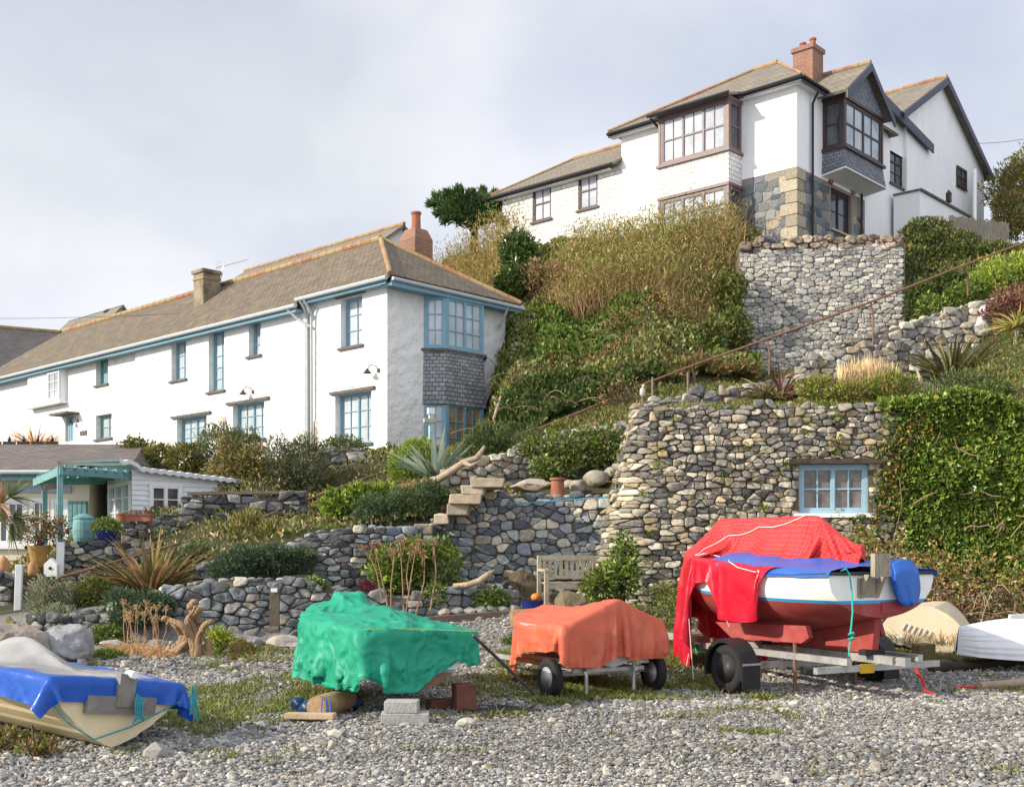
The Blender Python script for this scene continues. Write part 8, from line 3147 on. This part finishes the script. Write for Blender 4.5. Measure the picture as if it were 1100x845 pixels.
prof = lambda px: np.interp(px, [575, 600, 630, 660, 740, 775, 800], [0.6, .85, 1.05, 1.12, 1.05, .9, .7])
canes('tall brown and green stems crowding the bank in front of the clifftop house', 598, 786, 36.6, 41.0, 9000, 1.7, 41,
      [(0.26, 0.175, 0.08), (0.33, 0.23, 0.11), (0.18, 0.14, 0.055), (0.4, 0.29, 0.14)], [(0.15, 0.17, 0.035), (0.22, 0.2, 0.06), (0.28, 0.2, 0.085), (0.1, 0.13, 0.03), (0.34, 0.25, 0.12)], hprof=prof, nl=27000)
canes('pale dry reeds standing behind the brick chimney of the cottage', 440, 552, 40.5, 46, 2600, 2.05, 42,
      [(0.3, 0.21, 0.09), (0.38, 0.27, 0.12), (0.22, 0.16, 0.06)], [(0.24, 0.19, 0.07), (0.32, 0.24, 0.1), (0.14, 0.14, 0.035)], nl=12000)
shrub('glossy green laurel bush between the pale reeds and the brown stems', [(537, 578, 252, 290, 39.5), (533, 562, 285, 330, 38.5), (553, 590, 285, 322, 39.0)], 5200, 0.15, 0.075, IVY[:4] + G_DARK, 43, m=M_gloss)
shrub('brown tangled thicket above the ivy beside the laurel bush', [(560, 606, 278, 322, 38.4), (588, 640, 290, 330, 38.0)], 2600, 0.14, 0.04, BROWN + G_OLIVE[:1], 44, m=M_dry, twig=40)
shrub('tangled brown thorn patch in the middle of the ivy bank', [(680, 745, 315, 375, 35.5), (650, 700, 330, 372, 35.0)], 2400, 0.12, 0.05, BROWN[:3] + G_OLIVE, 45, m=M_dry, twig=50)
shrub('bright green ivy shrub hugging the left edge of the gabion', [(765, 800, 290, 335, 36.8), (770, 806, 330, 385, 36.0), (745, 780, 340, 400, 35.0)], 4200, 0.13, 0.08, IVY[:3] + G_OLIVE + G_MID[:2], 46)
shrub('leafless brown brush on the dark slope below the handrail', [(640, 690, 402, 452, 28.6)], 700, 0.1, 0.04, BROWN + G_DARK, 47, m=M_dry, twig=70)

# dark cypress with flat sweeping boughs, behind the reeds
t = thing('cypress_tree', 'dark green cypress with sweeping boughs behind the pale reeds', 'tree', P(505, 300, 50))
q = MB()
tube(q, [P(508, 330, 50), P(509, 270, 50), P(510, 235, 50), P(508, 215, 50)], [0.25, 0.2, 0.14, 0.05], 10)
for (x, y) in ((468, 216), (478, 222), (540, 215), (535, 228), (490, 210), (520, 208)):
    tube(q, [P(509, 250, 50), P((x + 509) / 2, (y + 245) / 2 - 3, 50), P(x, y, 50)], [0.09, 0.06, 0.02], 6)
q.build('trunk', mat('bark'), t)
q = MB()
r_ = np.random.default_rng(48)
for k, (x, y) in enumerate(((462, 222), (468, 213), (480, 210), (492, 206), (506, 210), (519, 207), (532, 211), (543, 217), (540, 228), (470, 232), (486, 222), (500, 224), (516, 222), (528, 226), (478, 240), (496, 238), (522, 238), (538, 240))):
    a, b = P(508 + (x - 508) * .25, 242, 50), P(x, y, 50 + r_.uniform(-.9, .9))
    f_ = r_.random(420)[:, None] ** .7
    sag = np.array([0, 0, 0.35]) * (4 * f_ * (1 - f_))
    p_ = a * (1 - f_) + b * f_ + sag + r_.normal(0, 1, (420, 3)) * np.array([.1, .14, .07]) * (1.5 - f_)
    leaves(q, p_, unit(b - a) + r_.normal(0, .45, p_.shape) + np.array([0, 0, .15]), 0.3, 0.07, [(0.04, 0.08, 0.02), (0.06, 0.11, 0.03), (0.08, 0.13, 0.035), (0.03, 0.055, 0.015)], r_)
q.build('crown', M_leaf, t)

# ---- top right: hedge, thicket, terrace plants
shrub('clipped dark green hedge in front of the board fence', [(968, 1005, 240, 302, 40.4), (985, 1030, 243, 300, 40.0), (1010, 1058, 250, 302, 39.6), (1040, 1092, 258, 305, 39.2), (970, 1020, 236, 262, 40.6)], 15000, 0.11, 0.06,
      G_MID + G_DARK + G_OLIVE[:2] + [(0.15, 0.1, 0.04)], 50, name='hedge', cat='hedge', shell=0.3, lump=0.16)
shrub('tall olive brown thicket at the upper right edge beside the white gable', [(1062, 1125, 172, 250, 50), (1078, 1140, 160, 235, 52), (1066, 1100, 205, 255, 48)], 9000, 0.2, 0.06, G_OLIVE + BROWN[:2] + G_MID[:2], 51, name='thicket', twig=40, m=M_dry)
shrub('bright lime green shrub under the handrail at the right edge', [(1046, 1092, 278, 328, 33.4), (1075, 1125, 272, 325, 33.6)], 4200, 0.13, 0.045, G_LIME + [(0.3, 0.32, 0.06)], 52, up=1.0)
shrub('light green leafy shrub left of the lime green one', [(1012, 1050, 306, 335, 32.6), (985, 1020, 318, 345, 32.2), (1035, 1060, 300, 330, 33)], 2600, 0.12, 0.06, G_LIME[:2] + G_MID, 53)
shrub('dark green bush at the right end of the gabion', [(972, 1010, 300, 345, 34.5), (985, 1050, 292, 320, 35.0)], 4200, 0.12, 0.07, G_DARK + G_MID, 54)
shrub('dusky purple shrub behind the cordyline', [(1058, 1112, 312, 362, 31.2)], 2600, 0.11, 0.05, PURP + [(0.2, 0.13, 0.07)], 55, twig=26, m=M_dry)
for (x, y, Y, s, lab) in ((1056, 345, 31.6, 0.42, 'whitish rock between the lime green shrub and the cordyline'),):
    q = MB()
    rock(q, P(x, y, Y), (s, s * 0.7, s * 0.95), seed=70, sub=4, rough=0.3, col=(0.5, 0.49, 0.47), facets=9)
    q.thing('boulder', lab, 'boulder', M_rock)
t = thing('cordyline', 'cordyline with a pale yellow head of strap leaves on a leaning trunk', 'tree', P(1082, 408, 28.5))
q = MB()
tube(q, [P(1081, 412, 28.5), P(1084, 390, 28.5), P(1091, 368, 28.5), P(1094, 352, 28.5)], [0.09, 0.075, 0.07, 0.06], 8)
q.build('trunk', M_drift, t)
q = MB()
tuft(q, P(1094, 352, 28.5), 150, 0.75, 0.04, 1.9, 0.3, [(0.38, 0.33, 0.1), (0.45, 0.38, 0.14), (0.28, 0.26, 0.07), (0.2, 0.2, 0.05)], 60, 0.05, 6, upmin=-0.2)
q.build('crown', M_leaf, t)
spiky('broad clump of dark strappy flax above the ivy wall', 1022, 412, 28.0, 130, 1.55, 0.07, 1.0, 0.35, [(0.07, 0.08, 0.025), (0.11, 0.11, 0.04), (0.05, 0.055, 0.02), (0.16, 0.13, 0.06)], 61, 'flax', 'flax', 0.35)
spiky('small flax clump with bronze tips right of the big dark flax', 1052, 416, 27.2, 60, 1.0, 0.06, 1.0, 0.35, [(0.1, 0.1, 0.035), (0.16, 0.13, 0.06)], 62, 'flax', 'flax', 0.2)
spiky('purple bronze flax at the left end of the upper terrace', 838, 432, 24.5, 110, 1.0, 0.05, 1.25, 0.4, PURP + [(0.24, 0.15, 0.1)], 63, 'flax', 'flax', 0.15)
spiky('small green spiky clump left of the purple flax', 820, 430, 24.2, 70, 0.62, 0.03, 1.3, 0.4, G_MID + G_OLIVE, 64, 'yucca', 'yucca', 0.08)
q = MB()
r_ = np.random.default_rng(65)
for k in range(260):
    x = r_.uniform(903, 962)
    tuft(q, P(x, 422, 24.8 + r_.uniform(-.3, .3)), 3, 0.78 * (1 - 0.25 * abs(x - 932) / 30), 0.018, 0.22, 0.12, STRAW, 650 + k, 0.03, 4, wmax=0.7)
q.thing('ornamental_grass', 'upright clump of pale straw coloured plumed grass on the upper terrace', 'grass', M_dry)
shrub('low feathery yellow green spurge along the front of the upper terrace', [(858, 900, 405, 432, 22.6), (890, 935, 412, 433, 22.2), (925, 985, 402, 434, 22.4)], 4600, 0.1, 0.03, G_LIME + G_OLIVE + [(0.3, 0.12, 0.05), (0.18, 0.2, 0.1)], 66, up=1.1, twig=0)
shrub('small blue green feathery plants under the dark flax', [(968, 1015, 418, 440, 23.4), (1008, 1060, 400, 425, 24.8), (1060, 1110, 395, 430, 25.5)], 3000, 0.11, 0.03, G_ROSE + G_MID, 67, up=1.0, twig=0)
shrub('mossy green mound at the crest of the ivy wall', [(1040, 1090, 410, 432, 22.3)], 1500, 0.07, 0.04, G_MID, 68, shell=0.2, lump=0.15, twig=0)

# ---- ivy over the right part of the big wall
mb = MB()
r = np.random.default_rng(80)
n = 32000
u_i0, u_i1 = cF.u_at(968, 2.6)[0], cF.L
u = u_i0 + (u_i1 - u_i0) * r.random(n) ** 0.9 - 0.75 * (r.random(n) < 0.12) * r.random(n)
v = r.uniform(0.9, 4.5, n)
edge = u - (u_i0 - 0.3 + 0.75 * n1(v * 1.5, 4) + 0.3 * n1(v * 4.7, 8) + 0.35 * np.clip(v - 3.4, -1, 0.6))
tp = np.interp(u, cF.u, cF.zt) + 0.0
ok = (edge > -0.2 * r.random(n)) & (v < tp) & (v > 1.35 + 0.35 * n1(u * 1.1, 9) - 0.2)
u, v = u[ok], v[ok]
n = len(u)
off = 0.08 + 0.34 * (0.5 + 0.5 * fbm(np.stack([u * 1.4, v * 1.4, u * 0], 1), 3, 12)) * np.clip((u - u_i0) * 1.5 + 0.4, 0.15, 1) * r.uniform(0.4, 1.1, n)
p = cF(u, v, off)
d = np.stack([r.normal(0, .55, n), r.normal(-0.8, .3, n), r.normal(-0.1, .6, n)], 1)
leaves(mb, p, d, 0.1, 0.085, IVY[1:] + [(0.2, 0.22, 0.04)], r, fold=0.15, j=0.35)
ey = np.abs(u - u_i0) < 0.5
p2 = cF(u[ey], v[ey], off[ey] * 0.6 + 0.03)
leaves(mb, p2[::2], d[ey][::2], 0.08, 0.06, [(0.32, 0.24, 0.03), (0.26, 0.14, 0.04), (0.2, 0.12, 0.06)], r)
# straggling shoots that creep out over the stones beyond the thick of it
k = 5200
f_ = r.random(k) ** 1.7
vv = r.uniform(1.1, 4.0, k)
uu = u_i0 + 0.5 - f_ * 1.9
ok = (fbm(np.stack([uu * 1.9, vv * 1.2, uu * 0], 1), 3, 41) > -0.25 + f_ * 0.75) & ~((uu > hole[0] - .05) & (uu < hole[1] + .05) & (vv > hole[2]) & (vv < hole[3] + .1))
ps = cF(uu[ok], vv[ok], r.uniform(.06, .16, ok.sum()))
leaves(mb, ps, np.stack([r.normal(0, .6, len(ps)), r.normal(-.8, .3, len(ps)), r.normal(-.1, .6, len(ps))], 1), 0.085, 0.065, IVY[1:4] + [(0.26, 0.2, 0.03), (0.2, 0.12, 0.05), (0.15, 0.09, 0.05)], r, j=.3)
# crest, spilling over the top
m = 6500
u = cF.u_at(945, 4.0)[0] + (cF.L - cF.u_at(945, 4.0)[0]) * r.random(m)
zt_ = np.interp(u, cF.u, cF.zt)
lump_ = 0.16 * (0.6 + 0.4 * fbm(np.stack([u * 1.2, u * 0, u * 0], 1), 2, 3))
a = r.uniform(-0.3, np.pi * 0.6, m)
p = cF(u, zt_ - 0.1 + lump_ * np.sin(a) * 1.1, lump_ * np.cos(a) * 1.6 - 0.25 * r.random(m))
d = np.stack([r.normal(0, .6, m), r.normal(-.5, .4, m), r.normal(.4, .5, m)], 1)
leaves(mb, p, d, 0.11, 0.085, IVY[1:] + G_LIME[:1] + [(0.22, 0.2, 0.05)], r, j=0.3)
t = thing('ivy', 'thick glossy ivy covering the right half of the big rubble wall', 'ivy', (9, 20.2, 1.0))
mb.build('foliage', M_gloss, t)
q = MB()
for k in range(34):
    u0 = r.uniform(u_i0 - 0.5, u_i1 - 0.4)
    vv = np.linspace(r.uniform(0.8, 2.2), r.uniform(2.6, 4.2), 8)
    uu = u0 + np.cumsum(r.normal(0, 0.09, 8))
    tube(q, cF(uu, vv, np.full(8, 0.17) + r.normal(0, .03, 8)), 0.009, 5, (0.2, 0.14, 0.09))
for k in range(9):
    u0 = r.uniform(u_i0, u_i1 - 0.6)
    v0 = r.uniform(1.6, 3.6)
    tube(q, cF(u0 + np.linspace(0, .7, 6), v0 + np.linspace(0, r.uniform(-.5, .5), 6) + r.normal(0, .04, 6), np.full(6, 0.34)), 0.01, 5, (0.3, 0.22, 0.14))
q.build('stem', mat('bark'), t)

# brambles below it
t = thing('bramble_thicket', 'brown winter bramble thicket below the ivy behind the red boat', 'brambles', on(1000, 18.6))
bl = [pb(895, 950, 560, 640, 19.2), pb(930, 990, 575, 660, 18.9), pb(975, 1040, 585, 680, 18.4), pb(1025, 1090, 590, 690, 18.0), pb(1075, 1140, 595, 690, 17.6), pb(900, 960, 590, 660, 18.8)]
q = MB()
bush(q, bl, 5200, 0.085, 0.042, BROWN + G_OLIVE + G_MID[:2] + [(0.1, 0.055, 0.03)], 81, 0.75, 0.35, 0.2, 0.9)
q.build('foliage', M_dry, t)
q = MB()
r_ = np.random.default_rng(82)
for k in range(260):
    b = bl[r_.integers(len(bl))]
    a0 = np.array(b[:3]) + r_.normal(0, .55, 3) * np.array(b[3:])
    a0[2] = gz(a0[0], a0[1])
    an = r_.uniform(0, 2 * np.pi)
    ln_ = r_.uniform(.5, 1.3)
    hh = r_.uniform(.35, 1.15)
    a1 = a0 + [math.cos(an) * ln_ * .5, math.sin(an) * ln_ * .4, hh]
    a2 = a0 + [math.cos(an) * ln_, math.sin(an) * ln_ * .8, hh * r_.uniform(.3, .9)]
    tt = np.linspace(0, 1, 6)[:, None]
    tube(q, (1 - tt) ** 2 * a0 + 2 * tt * (1 - tt) * a1 + tt ** 2 * a2, [0.009, .009, .008, .007, .006, .004], 5, np.array([(0.3, 0.2, 0.13), (0.2, 0.11, 0.07), (0.36, 0.27, 0.19)][k % 3]))
q.build('stem', mat('bark'), t)
spiky('dry straw coloured grass tuft by the upturned cream dinghy', 975, 692, 15.4, 160, 0.32, 0.01, 0.9, 0.4, STRAW + G_OLIVE[:2], 83, 'grass_tuft', 'grass', 0.3, M_dry, 4)
spiky('straw grass tuft between the two upturned boats', 1012, 692, 15.6, 130, 0.3, 0.01, 0.9, 0.4, STRAW + FOX[:1], 84, 'grass_tuft', 'grass', 0.3, M_dry, 4)

# bush in front of the big wall
shrub('straggly green bush at the foot of the big wall beside the bench', [(640, 690, 598, 645, 18.9), (655, 685, 575, 615, 19.2), (625, 660, 610, 648, 18.7)], 2300, 0.085, 0.05, G_MID + G_LIME[:2], 85, twig=24, rand=0.9, shell=0.8)
shrub('low weedy growth along the foot of the big wall', [(690, 740, 625, 652, 18.6), (700, 760, 640, 668, 17.6), (660, 700, 650, 672, 17.2)], 2200, 0.06, 0.03, G_MID + G_OLIVE, 86, twig=0, shell=0.9)
# creeper on the upper wall
r = np.random.default_rng(87)
mb = MB()
bl = [pb(578, 625, 468, 512, 23.2, 0.35), (pb(612, 672, 458, 502, 23.4, 0.3)), pb(570, 600, 490, 520, 23.0, 0.4), pb(560, 590, 470, 492, 23.3, .4)]
bush(mb, bl, 4200, 0.09, 0.06, IVY[1:] + G_OLIVE[:2] + [(0.22, 0.22, 0.12)], 87, 0.6, 0.3, 0.1, 0.8)
mb.thing('creeper', 'leafy creeper hanging over the upper wall left of the battered corner', 'creeper', M_gloss)
for i, (x, Y, n_) in enumerate(((700, 20.4, 60), (745, 20.45, 40), (800, 20.4, 50), (880, 20.3, 70), (760, 20.2, 30), (690, 20.5, 40))):
    pass
mb = MB()
for k in range(46):
    u = r.uniform(0.6, cF.L * 0.62)
    v = r.uniform(1.2, 3.95)
    p = cF(np.array([u]), np.array([v]), np.array([0.07]))[0]
    bush(mb, [(*p, 0.1, 0.06, 0.07)], 26, 0.055, 0.035, G_LIME[:2] + G_OLIVE[:2] + IVY[2:], 900 + k, 0.8)
mb.thing('wall_ferns', 'tiny green ferns and weeds growing from joints of the big rubble wall', None, M_leaf, kind='stuff')

# ---- planting round the cottage
shrub('big grey green rosemary bush below the downpipe of the cottage', [(283, 318, 470, 532, 26.0), (305, 352, 468, 525, 26.0)], 5200, 0.1, 0.02, G_ROSE, 90, up=1.0, twig=14)
shrub('olive and russet shrub left of the rosemary under the ground floor windows', [(228, 268, 470, 532, 26.4), (250, 292, 478, 534, 26.2), (222, 250, 500, 535, 26.0)], 4600, 0.1, 0.045, G_OLIVE + BROWN[:2] + G_MID[:1], 91, twig=14)
shrub('rounded grey green bush directly in front of the left ground floor window pair', [(212, 258, 458, 502, 28.0), (240, 282, 462, 500, 28.0)], 4200, 0.11, 0.025, G_ROSE + G_MID[:2], 92, up=0.9, twig=10)
shrub('low russet green hedge behind the roof of the white shed', [(128, 160, 470, 506, 29), (150, 190, 476, 508, 28.6), (180, 222, 476, 508, 28.2)], 4200, 0.11, 0.05, G_OLIVE + BROWN[:1] + G_MID, 93)
shrub('small green shrub on the wall top below the cottage corner window', [(346, 392, 470, 488, 27.2)], 1300, 0.08, 0.035, G_ROSE + G_MID, 94, twig=0)
shrub('dark small bush under the corner of the cottage', [(408, 432, 480, 508, 28.5)], 1200, 0.09, 0.04, G_DARK + G_MID[:1], 95, twig=0)
shrub('bright lime green rounded bush left of the agave', [(417, 452, 482, 522, 25.0), (430, 470, 472, 500, 25.2)], 3200, 0.09, 0.03, G_LIME, 96, up=0.9, shell=0.4, lump=0.2)
spiky('large blue grey agave with thick spiky leaves', 468, 516, 24.4, 42, 1.12, 0.13, 1.15, 0.12, [(0.2, 0.25, 0.2), (0.26, 0.31, 0.25), (0.15, 0.2, 0.15), (0.3, 0.34, 0.24)], 97, 'agave', 'agave', 0.06, None, 6, 0.2, 0.15, 0.25)
q = MB()
tuft(q, P(452, 522, 24.0), 220, 0.4, 0.012, 1.3, 0.8, FOX, 98, 0.3, 4)
q.thing('ornamental_grass', 'rusty dried grass fringe at the foot of the agave', 'grass', M_dry)
shrub('dense dark green bush right of the agave below the bay', [(494, 535, 460, 515, 26.0), (520, 560, 462, 512, 26.4), (505, 545, 455, 480, 27)], 6500, 0.1, 0.03, G_ROSE[:3] + G_MID + G_DARK[:2], 99, up=0.7)
shrub('spreading green rosemary falling toward the upper wall', [(550, 592, 462, 505, 26.0), (575, 612, 466, 490, 26.4), (535, 575, 485, 520, 25)], 4800, 0.1, 0.028, G_ROSE + G_MID, 100, up=0.7)
shrub('small bush with yellow green tips beside the handrail foot', [(590, 614, 452, 470, 27.2)], 700, 0.09, 0.03, G_LIME[2:] + G_OLIVE, 101, twig=0)
# left garden
spiky('large bronze flax with tall arching blades by the dark coursed wall', 162, 640, 20.2, 150, 1.35, 0.055, 0.95, 0.3, [(0.12, 0.1, 0.035), (0.2, 0.16, 0.06), (0.3, 0.24, 0.1), (0.08, 0.06, 0.03), (0.26, 0.15, 0.07)], 102, 'flax', 'flax', 0.2)
shrub('silvery grey bush above the low wall at the left', [(28, 66, 624, 668, 19.2), (48, 92, 628, 662, 19.4), (36, 80, 650, 678, 18.9)], 5200, 0.075, 0.022, G_SILV, 103, up=0.6)
shrub('dark spreading juniper below the bronze flax', [(112, 150, 634, 660, 18.7), (135, 186, 636, 666, 18.6), (120, 170, 648, 672, 18.4)], 5200, 0.085, 0.022, G_JUN, 104, up=0.3, twig=6)
shrub('rounded green mound left of the juniper', [(84, 120, 622, 650, 19.4)], 1800, 0.07, 0.03, G_OLIVE + G_MID, 105, shell=0.3, lump=0.2, twig=0)
shrub('grey green sage bush right of the bronze flax', [(186, 222, 584, 624, 21.0), (205, 246, 588, 622, 21.2)], 3600, 0.08, 0.035, G_SILV[:3] + G_MID[:2], 106)
shrub('long prostrate juniper spilling over the wall of the middle bed', [(238, 285, 588, 618, 19.8), (270, 320, 586, 616, 19.9), (300, 340, 590, 612, 20.1), (225, 262, 600, 625, 19.5)], 6800, 0.085, 0.022, G_JUN, 107, up=0.3, twig=6)
shrub('yellow green wispy perennials behind the prostrate juniper', [(248, 285, 548, 595, 21.8), (275, 308, 560, 592, 21.6)], 2600, 0.11, 0.025, G_OLIVE + STRAW[:1] + G_LIME[:1], 108, up=1.3)
spiky('round spiky green yucca left of the leafy lime shrub', 326, 582, 21.4, 170, 0.62, 0.028, 1.5, 0.12, [(0.1, 0.13, 0.035), (0.16, 0.18, 0.06), (0.07, 0.09, 0.025)], 109, 'yucca', 'yucca', 0.08, None, 5, 0.0)
shrub('leafy lime green shrub on the middle terrace', [(346, 380, 528, 560, 22.2), (370, 405, 522, 548, 22.4), (390, 425, 520, 545, 22.6)], 2400, 0.12, 0.07, G_LIME + G_MID[:1], 110)
shrub('dark green trailing juniper under the agave and over the wall', [(382, 430, 532, 568, 21.6), (415, 470, 524, 560, 21.9), (440, 482, 518, 545, 22.4)], 7000, 0.09, 0.024, G_JUN + G_MID[:2], 111, up=0.3)
shrub('bright leafy shrub behind the dry seed heads', [(396, 436, 590, 640, 19.9), (425, 470, 578, 630, 20.1), (450, 492, 582, 625, 20.2)], 2800, 0.11, 0.06, G_LIME[:3] + G_MID, 112, twig=12)
shrub('feathery blue green clump right of the seed head shrub', [(462, 496, 600, 645, 20.0)], 1500, 0.1, 0.018, G_ROSE + G_LIME[:1], 113, up=0.8, twig=0)
# dried flower heads on long stems
t = thing('dried_flowers', 'four bare stems with dry brown flower heads behind the green boat', 'plant', P(430, 660, 18.7))
q, q2 = MB(), MB()
r_ = np.random.default_rng(114)
for (x0, y0, x1, y1) in ((418, 655, 402, 585), (420, 655, 424, 592), (434, 658, 430, 583), (436, 655, 448, 580), (447, 655, 456, 592), (462, 652, 466, 584), (410, 640, 392, 586), (440, 640, 440, 590)):
    a, b = P(x0, y0 + 4, 18.8), P(x1, y1, 18.8 + r_.uniform(-.2, .2))
    tube(q, [a, a * .5 + b * .5 + r_.normal(0, .03, 3), b], [0.014, 0.011, 0.006], 6, (0.3, 0.19, 0.11))
    for k in range(3):
        V, F_ = ico(1)
        c = b + r_.normal(0, .06, 3) * [1, 1, .5]
        tube(q, [a * .25 + b * .75, c], 0.005, 5, (0.3, 0.19, 0.11))
        bush(q2, [(*c, 0.05, 0.05, 0.035)], 40, 0.03, 0.02, [(0.22, 0.12, 0.07), (0.3, 0.17, 0.1), (0.15, 0.08, 0.05)], int(x0 + k), 0.6)
q.build('stem', mat('bark'), t)
q2.build('flower_head', M_dry, t)
shrub('small leafy rosette on the low wall left of the green boat hump', [(326, 352, 622, 640, 19.1)], 500, 0.08, 0.045, G_LIME[:1] + G_MID, 115, twig=0)
shrub('little magenta leaved plant on the wall bed', [(386, 402, 624, 634, 19.3)], 260, 0.06, 0.035, [(0.2, 0.02, 0.06), (0.12, 0.02, 0.04), (0.06, 0.07, 0.02)], 116, twig=0)
shrub('green fern clump by the dark bedrock', [(512, 548, 634, 652, 19.5), (455, 480, 628, 650, 19.4)], 1100, 0.08, 0.03, G_MID + G_LIME[:1], 117, twig=0)
# foot of the low walls
for i, (x, y, Y, n_, l_, lab) in enumerate(((146, 716, 16.9, 300, 0.5, 'largest fox brown sedge tuft left of the driftwood root'), (173, 722, 16.4, 230, 0.4, 'smaller fox brown sedge tuft nearest the driftwood root'), (128, 706, 17.4, 110, 0.3, 'pale straw sedge at the left of the brown sedges'))):
    q = MB()
    tuft(q, on(x, Y), n_, l_, 0.008, 1.15, 0.9, FOX, 120 + i, 0.1, 5)
    q.thing('sedge', lab, 'grass', M_dry, group='brown sedge tufts')
q = MB()
r_ = np.random.default_rng(125)
for k in range(15):
    a = on(r_.uniform(132, 176), r_.uniform(17.0, 17.6))
    b = a + [r_.normal(0, .08), r_.normal(0, .05), r_.uniform(.45, .75)]
    tube(q, [a, a * .5 + b * .5 + r_.normal(0, .02, 3), b], [0.007, 0.006, 0.004], 5, (0.36, 0.24, 0.14))
    for j in range(4):
        tube(q, [b - [0, 0, .08], b + [r_.normal(0, .06), r_.normal(0, .04), r_.uniform(0, .07)]], [0.004, 0.003], 4, (0.36, 0.24, 0.14))
    bush(q, [(*b, 0.06, 0.05, 0.035)], 30, 0.025, 0.014, FOX, 126 + k, 0.9)
q.thing('dried_flowers', 'dry brown umbel stalks standing behind the sedge tufts', 'plant', mat('dry_stalk', attr=True, rough=0.9, var=0.15))
spiky('fresh green sedge clump on the shingle left of the green boat', 280, 716, 15.6, 190, 0.34, 0.011, 1.1, 0.3, G_OLIVE + G_LIME[:1] + STRAW[:1], 130, 'sedge', 'grass', 0.14, None, 5)
shrub('low yellow green moss cushion behind the blue covered dinghy', [(94, 134, 698, 716, 16.4)], 2200, 0.05, 0.012, G_LIME[:3] + G_MID, 131, up=0.9, shell=0.2, lump=0.15, twig=0, name='moss_cushion', cat='moss')
shrub('brownish mound of heather beside the green sedge', [(246, 272, 688, 712, 16.0)], 1600, 0.05, 0.015, G_OLIVE + BROWN[:2], 132, up=0.6, shell=0.25, lump=0.15, twig=0)
shrub('small plant with yellow flowers right of the driftwood root', [(222, 252, 676, 702, 17.0)], 600, 0.07, 0.03, G_LIME + [(0.5, 0.42, 0.04)], 133, twig=8, up=0.8)
shrub('tiny grey green rosette at the foot of the driftwood root', [(190, 212, 708, 722, 16.2)], 420, 0.06, 0.025, G_SILV + G_LIME[:1], 134, twig=0)
shrub('fresh green weeds at the foot of the low wall by the boulders', [(98, 135, 672, 696, 18.0)], 900, 0.07, 0.035, G_MID + G_LIME[:1], 135, twig=0)
shrub('dried grass and weeds under the bow of the blue covered dinghy', [(-20, 30, 782, 815, 9.2), (20, 60, 796, 815, 9.0)], 1100, 0.05, 0.018, G_LIME[:2] + BROWN + G_MID[:1], 136, up=0.6, twig=20)
shrub('green weed clump by the sawn brown log', [(540, 566, 684, 712, 16.0)], 800, 0.07, 0.03, G_MID + G_LIME[:1], 137, twig=0)
# rocks strewn along the bed
r_ = np.random.default_rng(140)
for i, (x, Y, s) in enumerate(((232, 17.4, 0.16), (262, 17.6, 0.2), (306, 17.4, 0.2), (250, 16.7, 0.1), (170, 17.8, 0.13), (120, 17.7, 0.15), (330, 17.6, 0.15))):
    q = MB()
    rock(q, on(x, Y, s * 0.3), (s * 1.5, s, s * 0.6), seed=400 + i, sub=3, rough=0.25, col=np.array([(0.3, 0.29, 0.27), (0.22, 0.22, 0.22), (0.36, 0.33, 0.28)][i % 3]), facets=8)
    q.thing('rock', 'one of the flat grey rocks scattered in front of the low garden wall', 'rock', M_rock, group='flat rocks before the garden wall')
# dry fountain grass before the cottage and the palm at the left edge
q = MB()
tuft(q, P(38, 486, 44), 260, 1.5, 0.03, 0.75, 0.5, [(0.42, 0.22, 0.08), (0.5, 0.29, 0.12), (0.34, 0.17, 0.06)], 141, 0.3, 5)
q.thing('ornamental_grass', 'orange brown fountain grass in front of the far end of the whitewashed cottage', 'grass', M_dry)
t = thing('palm', 'green fan palm leaning in from the left edge before the cream cottage', 'palm', on(-30, 19.5))
pc = P(-14, 553, 19.5)
q = MB()
tube(q, [on(-30, 19.5, -0.1), P(-26, 600, 19.5), pc], [0.13, 0.12, 0.1], 10)
q.build('trunk', mat('palm_fibre', (0.16, 0.11, 0.07), rough=0.95, var=0.35, scale=8, bump=0.7), t)
r_ = np.random.default_rng(142)
for k, (dx, dz) in enumerate(((0.62, 0.28), (0.7, -0.05), (0.45, 0.5), (-0.5, 0.4), (-0.6, 0.1), (0.6, -0.28), (-0.1, 0.65), (0.3, 0.1))):
    c = pc + np.array([dx * 0.62, r_.uniform(-.4, .3), dz * 0.62])
    ax_ = unit(c - pc)
    side = unit(np.cross(ax_, [0.2, -1, 0.2]))
    q = MB()
    tube(q, [pc, c], 0.012, 5, (0.1, 0.12, 0.04))
    an = np.linspace(-1.25, 1.25, 26)
    dirs = np.cos(an)[:, None] * ax_ + np.sin(an)[:, None] * side
    blades(q, np.repeat(c[None], 26, 0), dirs, 0.4, 0.035, 0.12, [(0.1, 0.14, 0.04), (0.15, 0.18, 0.06), (0.07, 0.1, 0.03), (0.25, 0.2, 0.09)] if k else BROWN, r_, 5)
    q.build('frond', M_leaf, t)
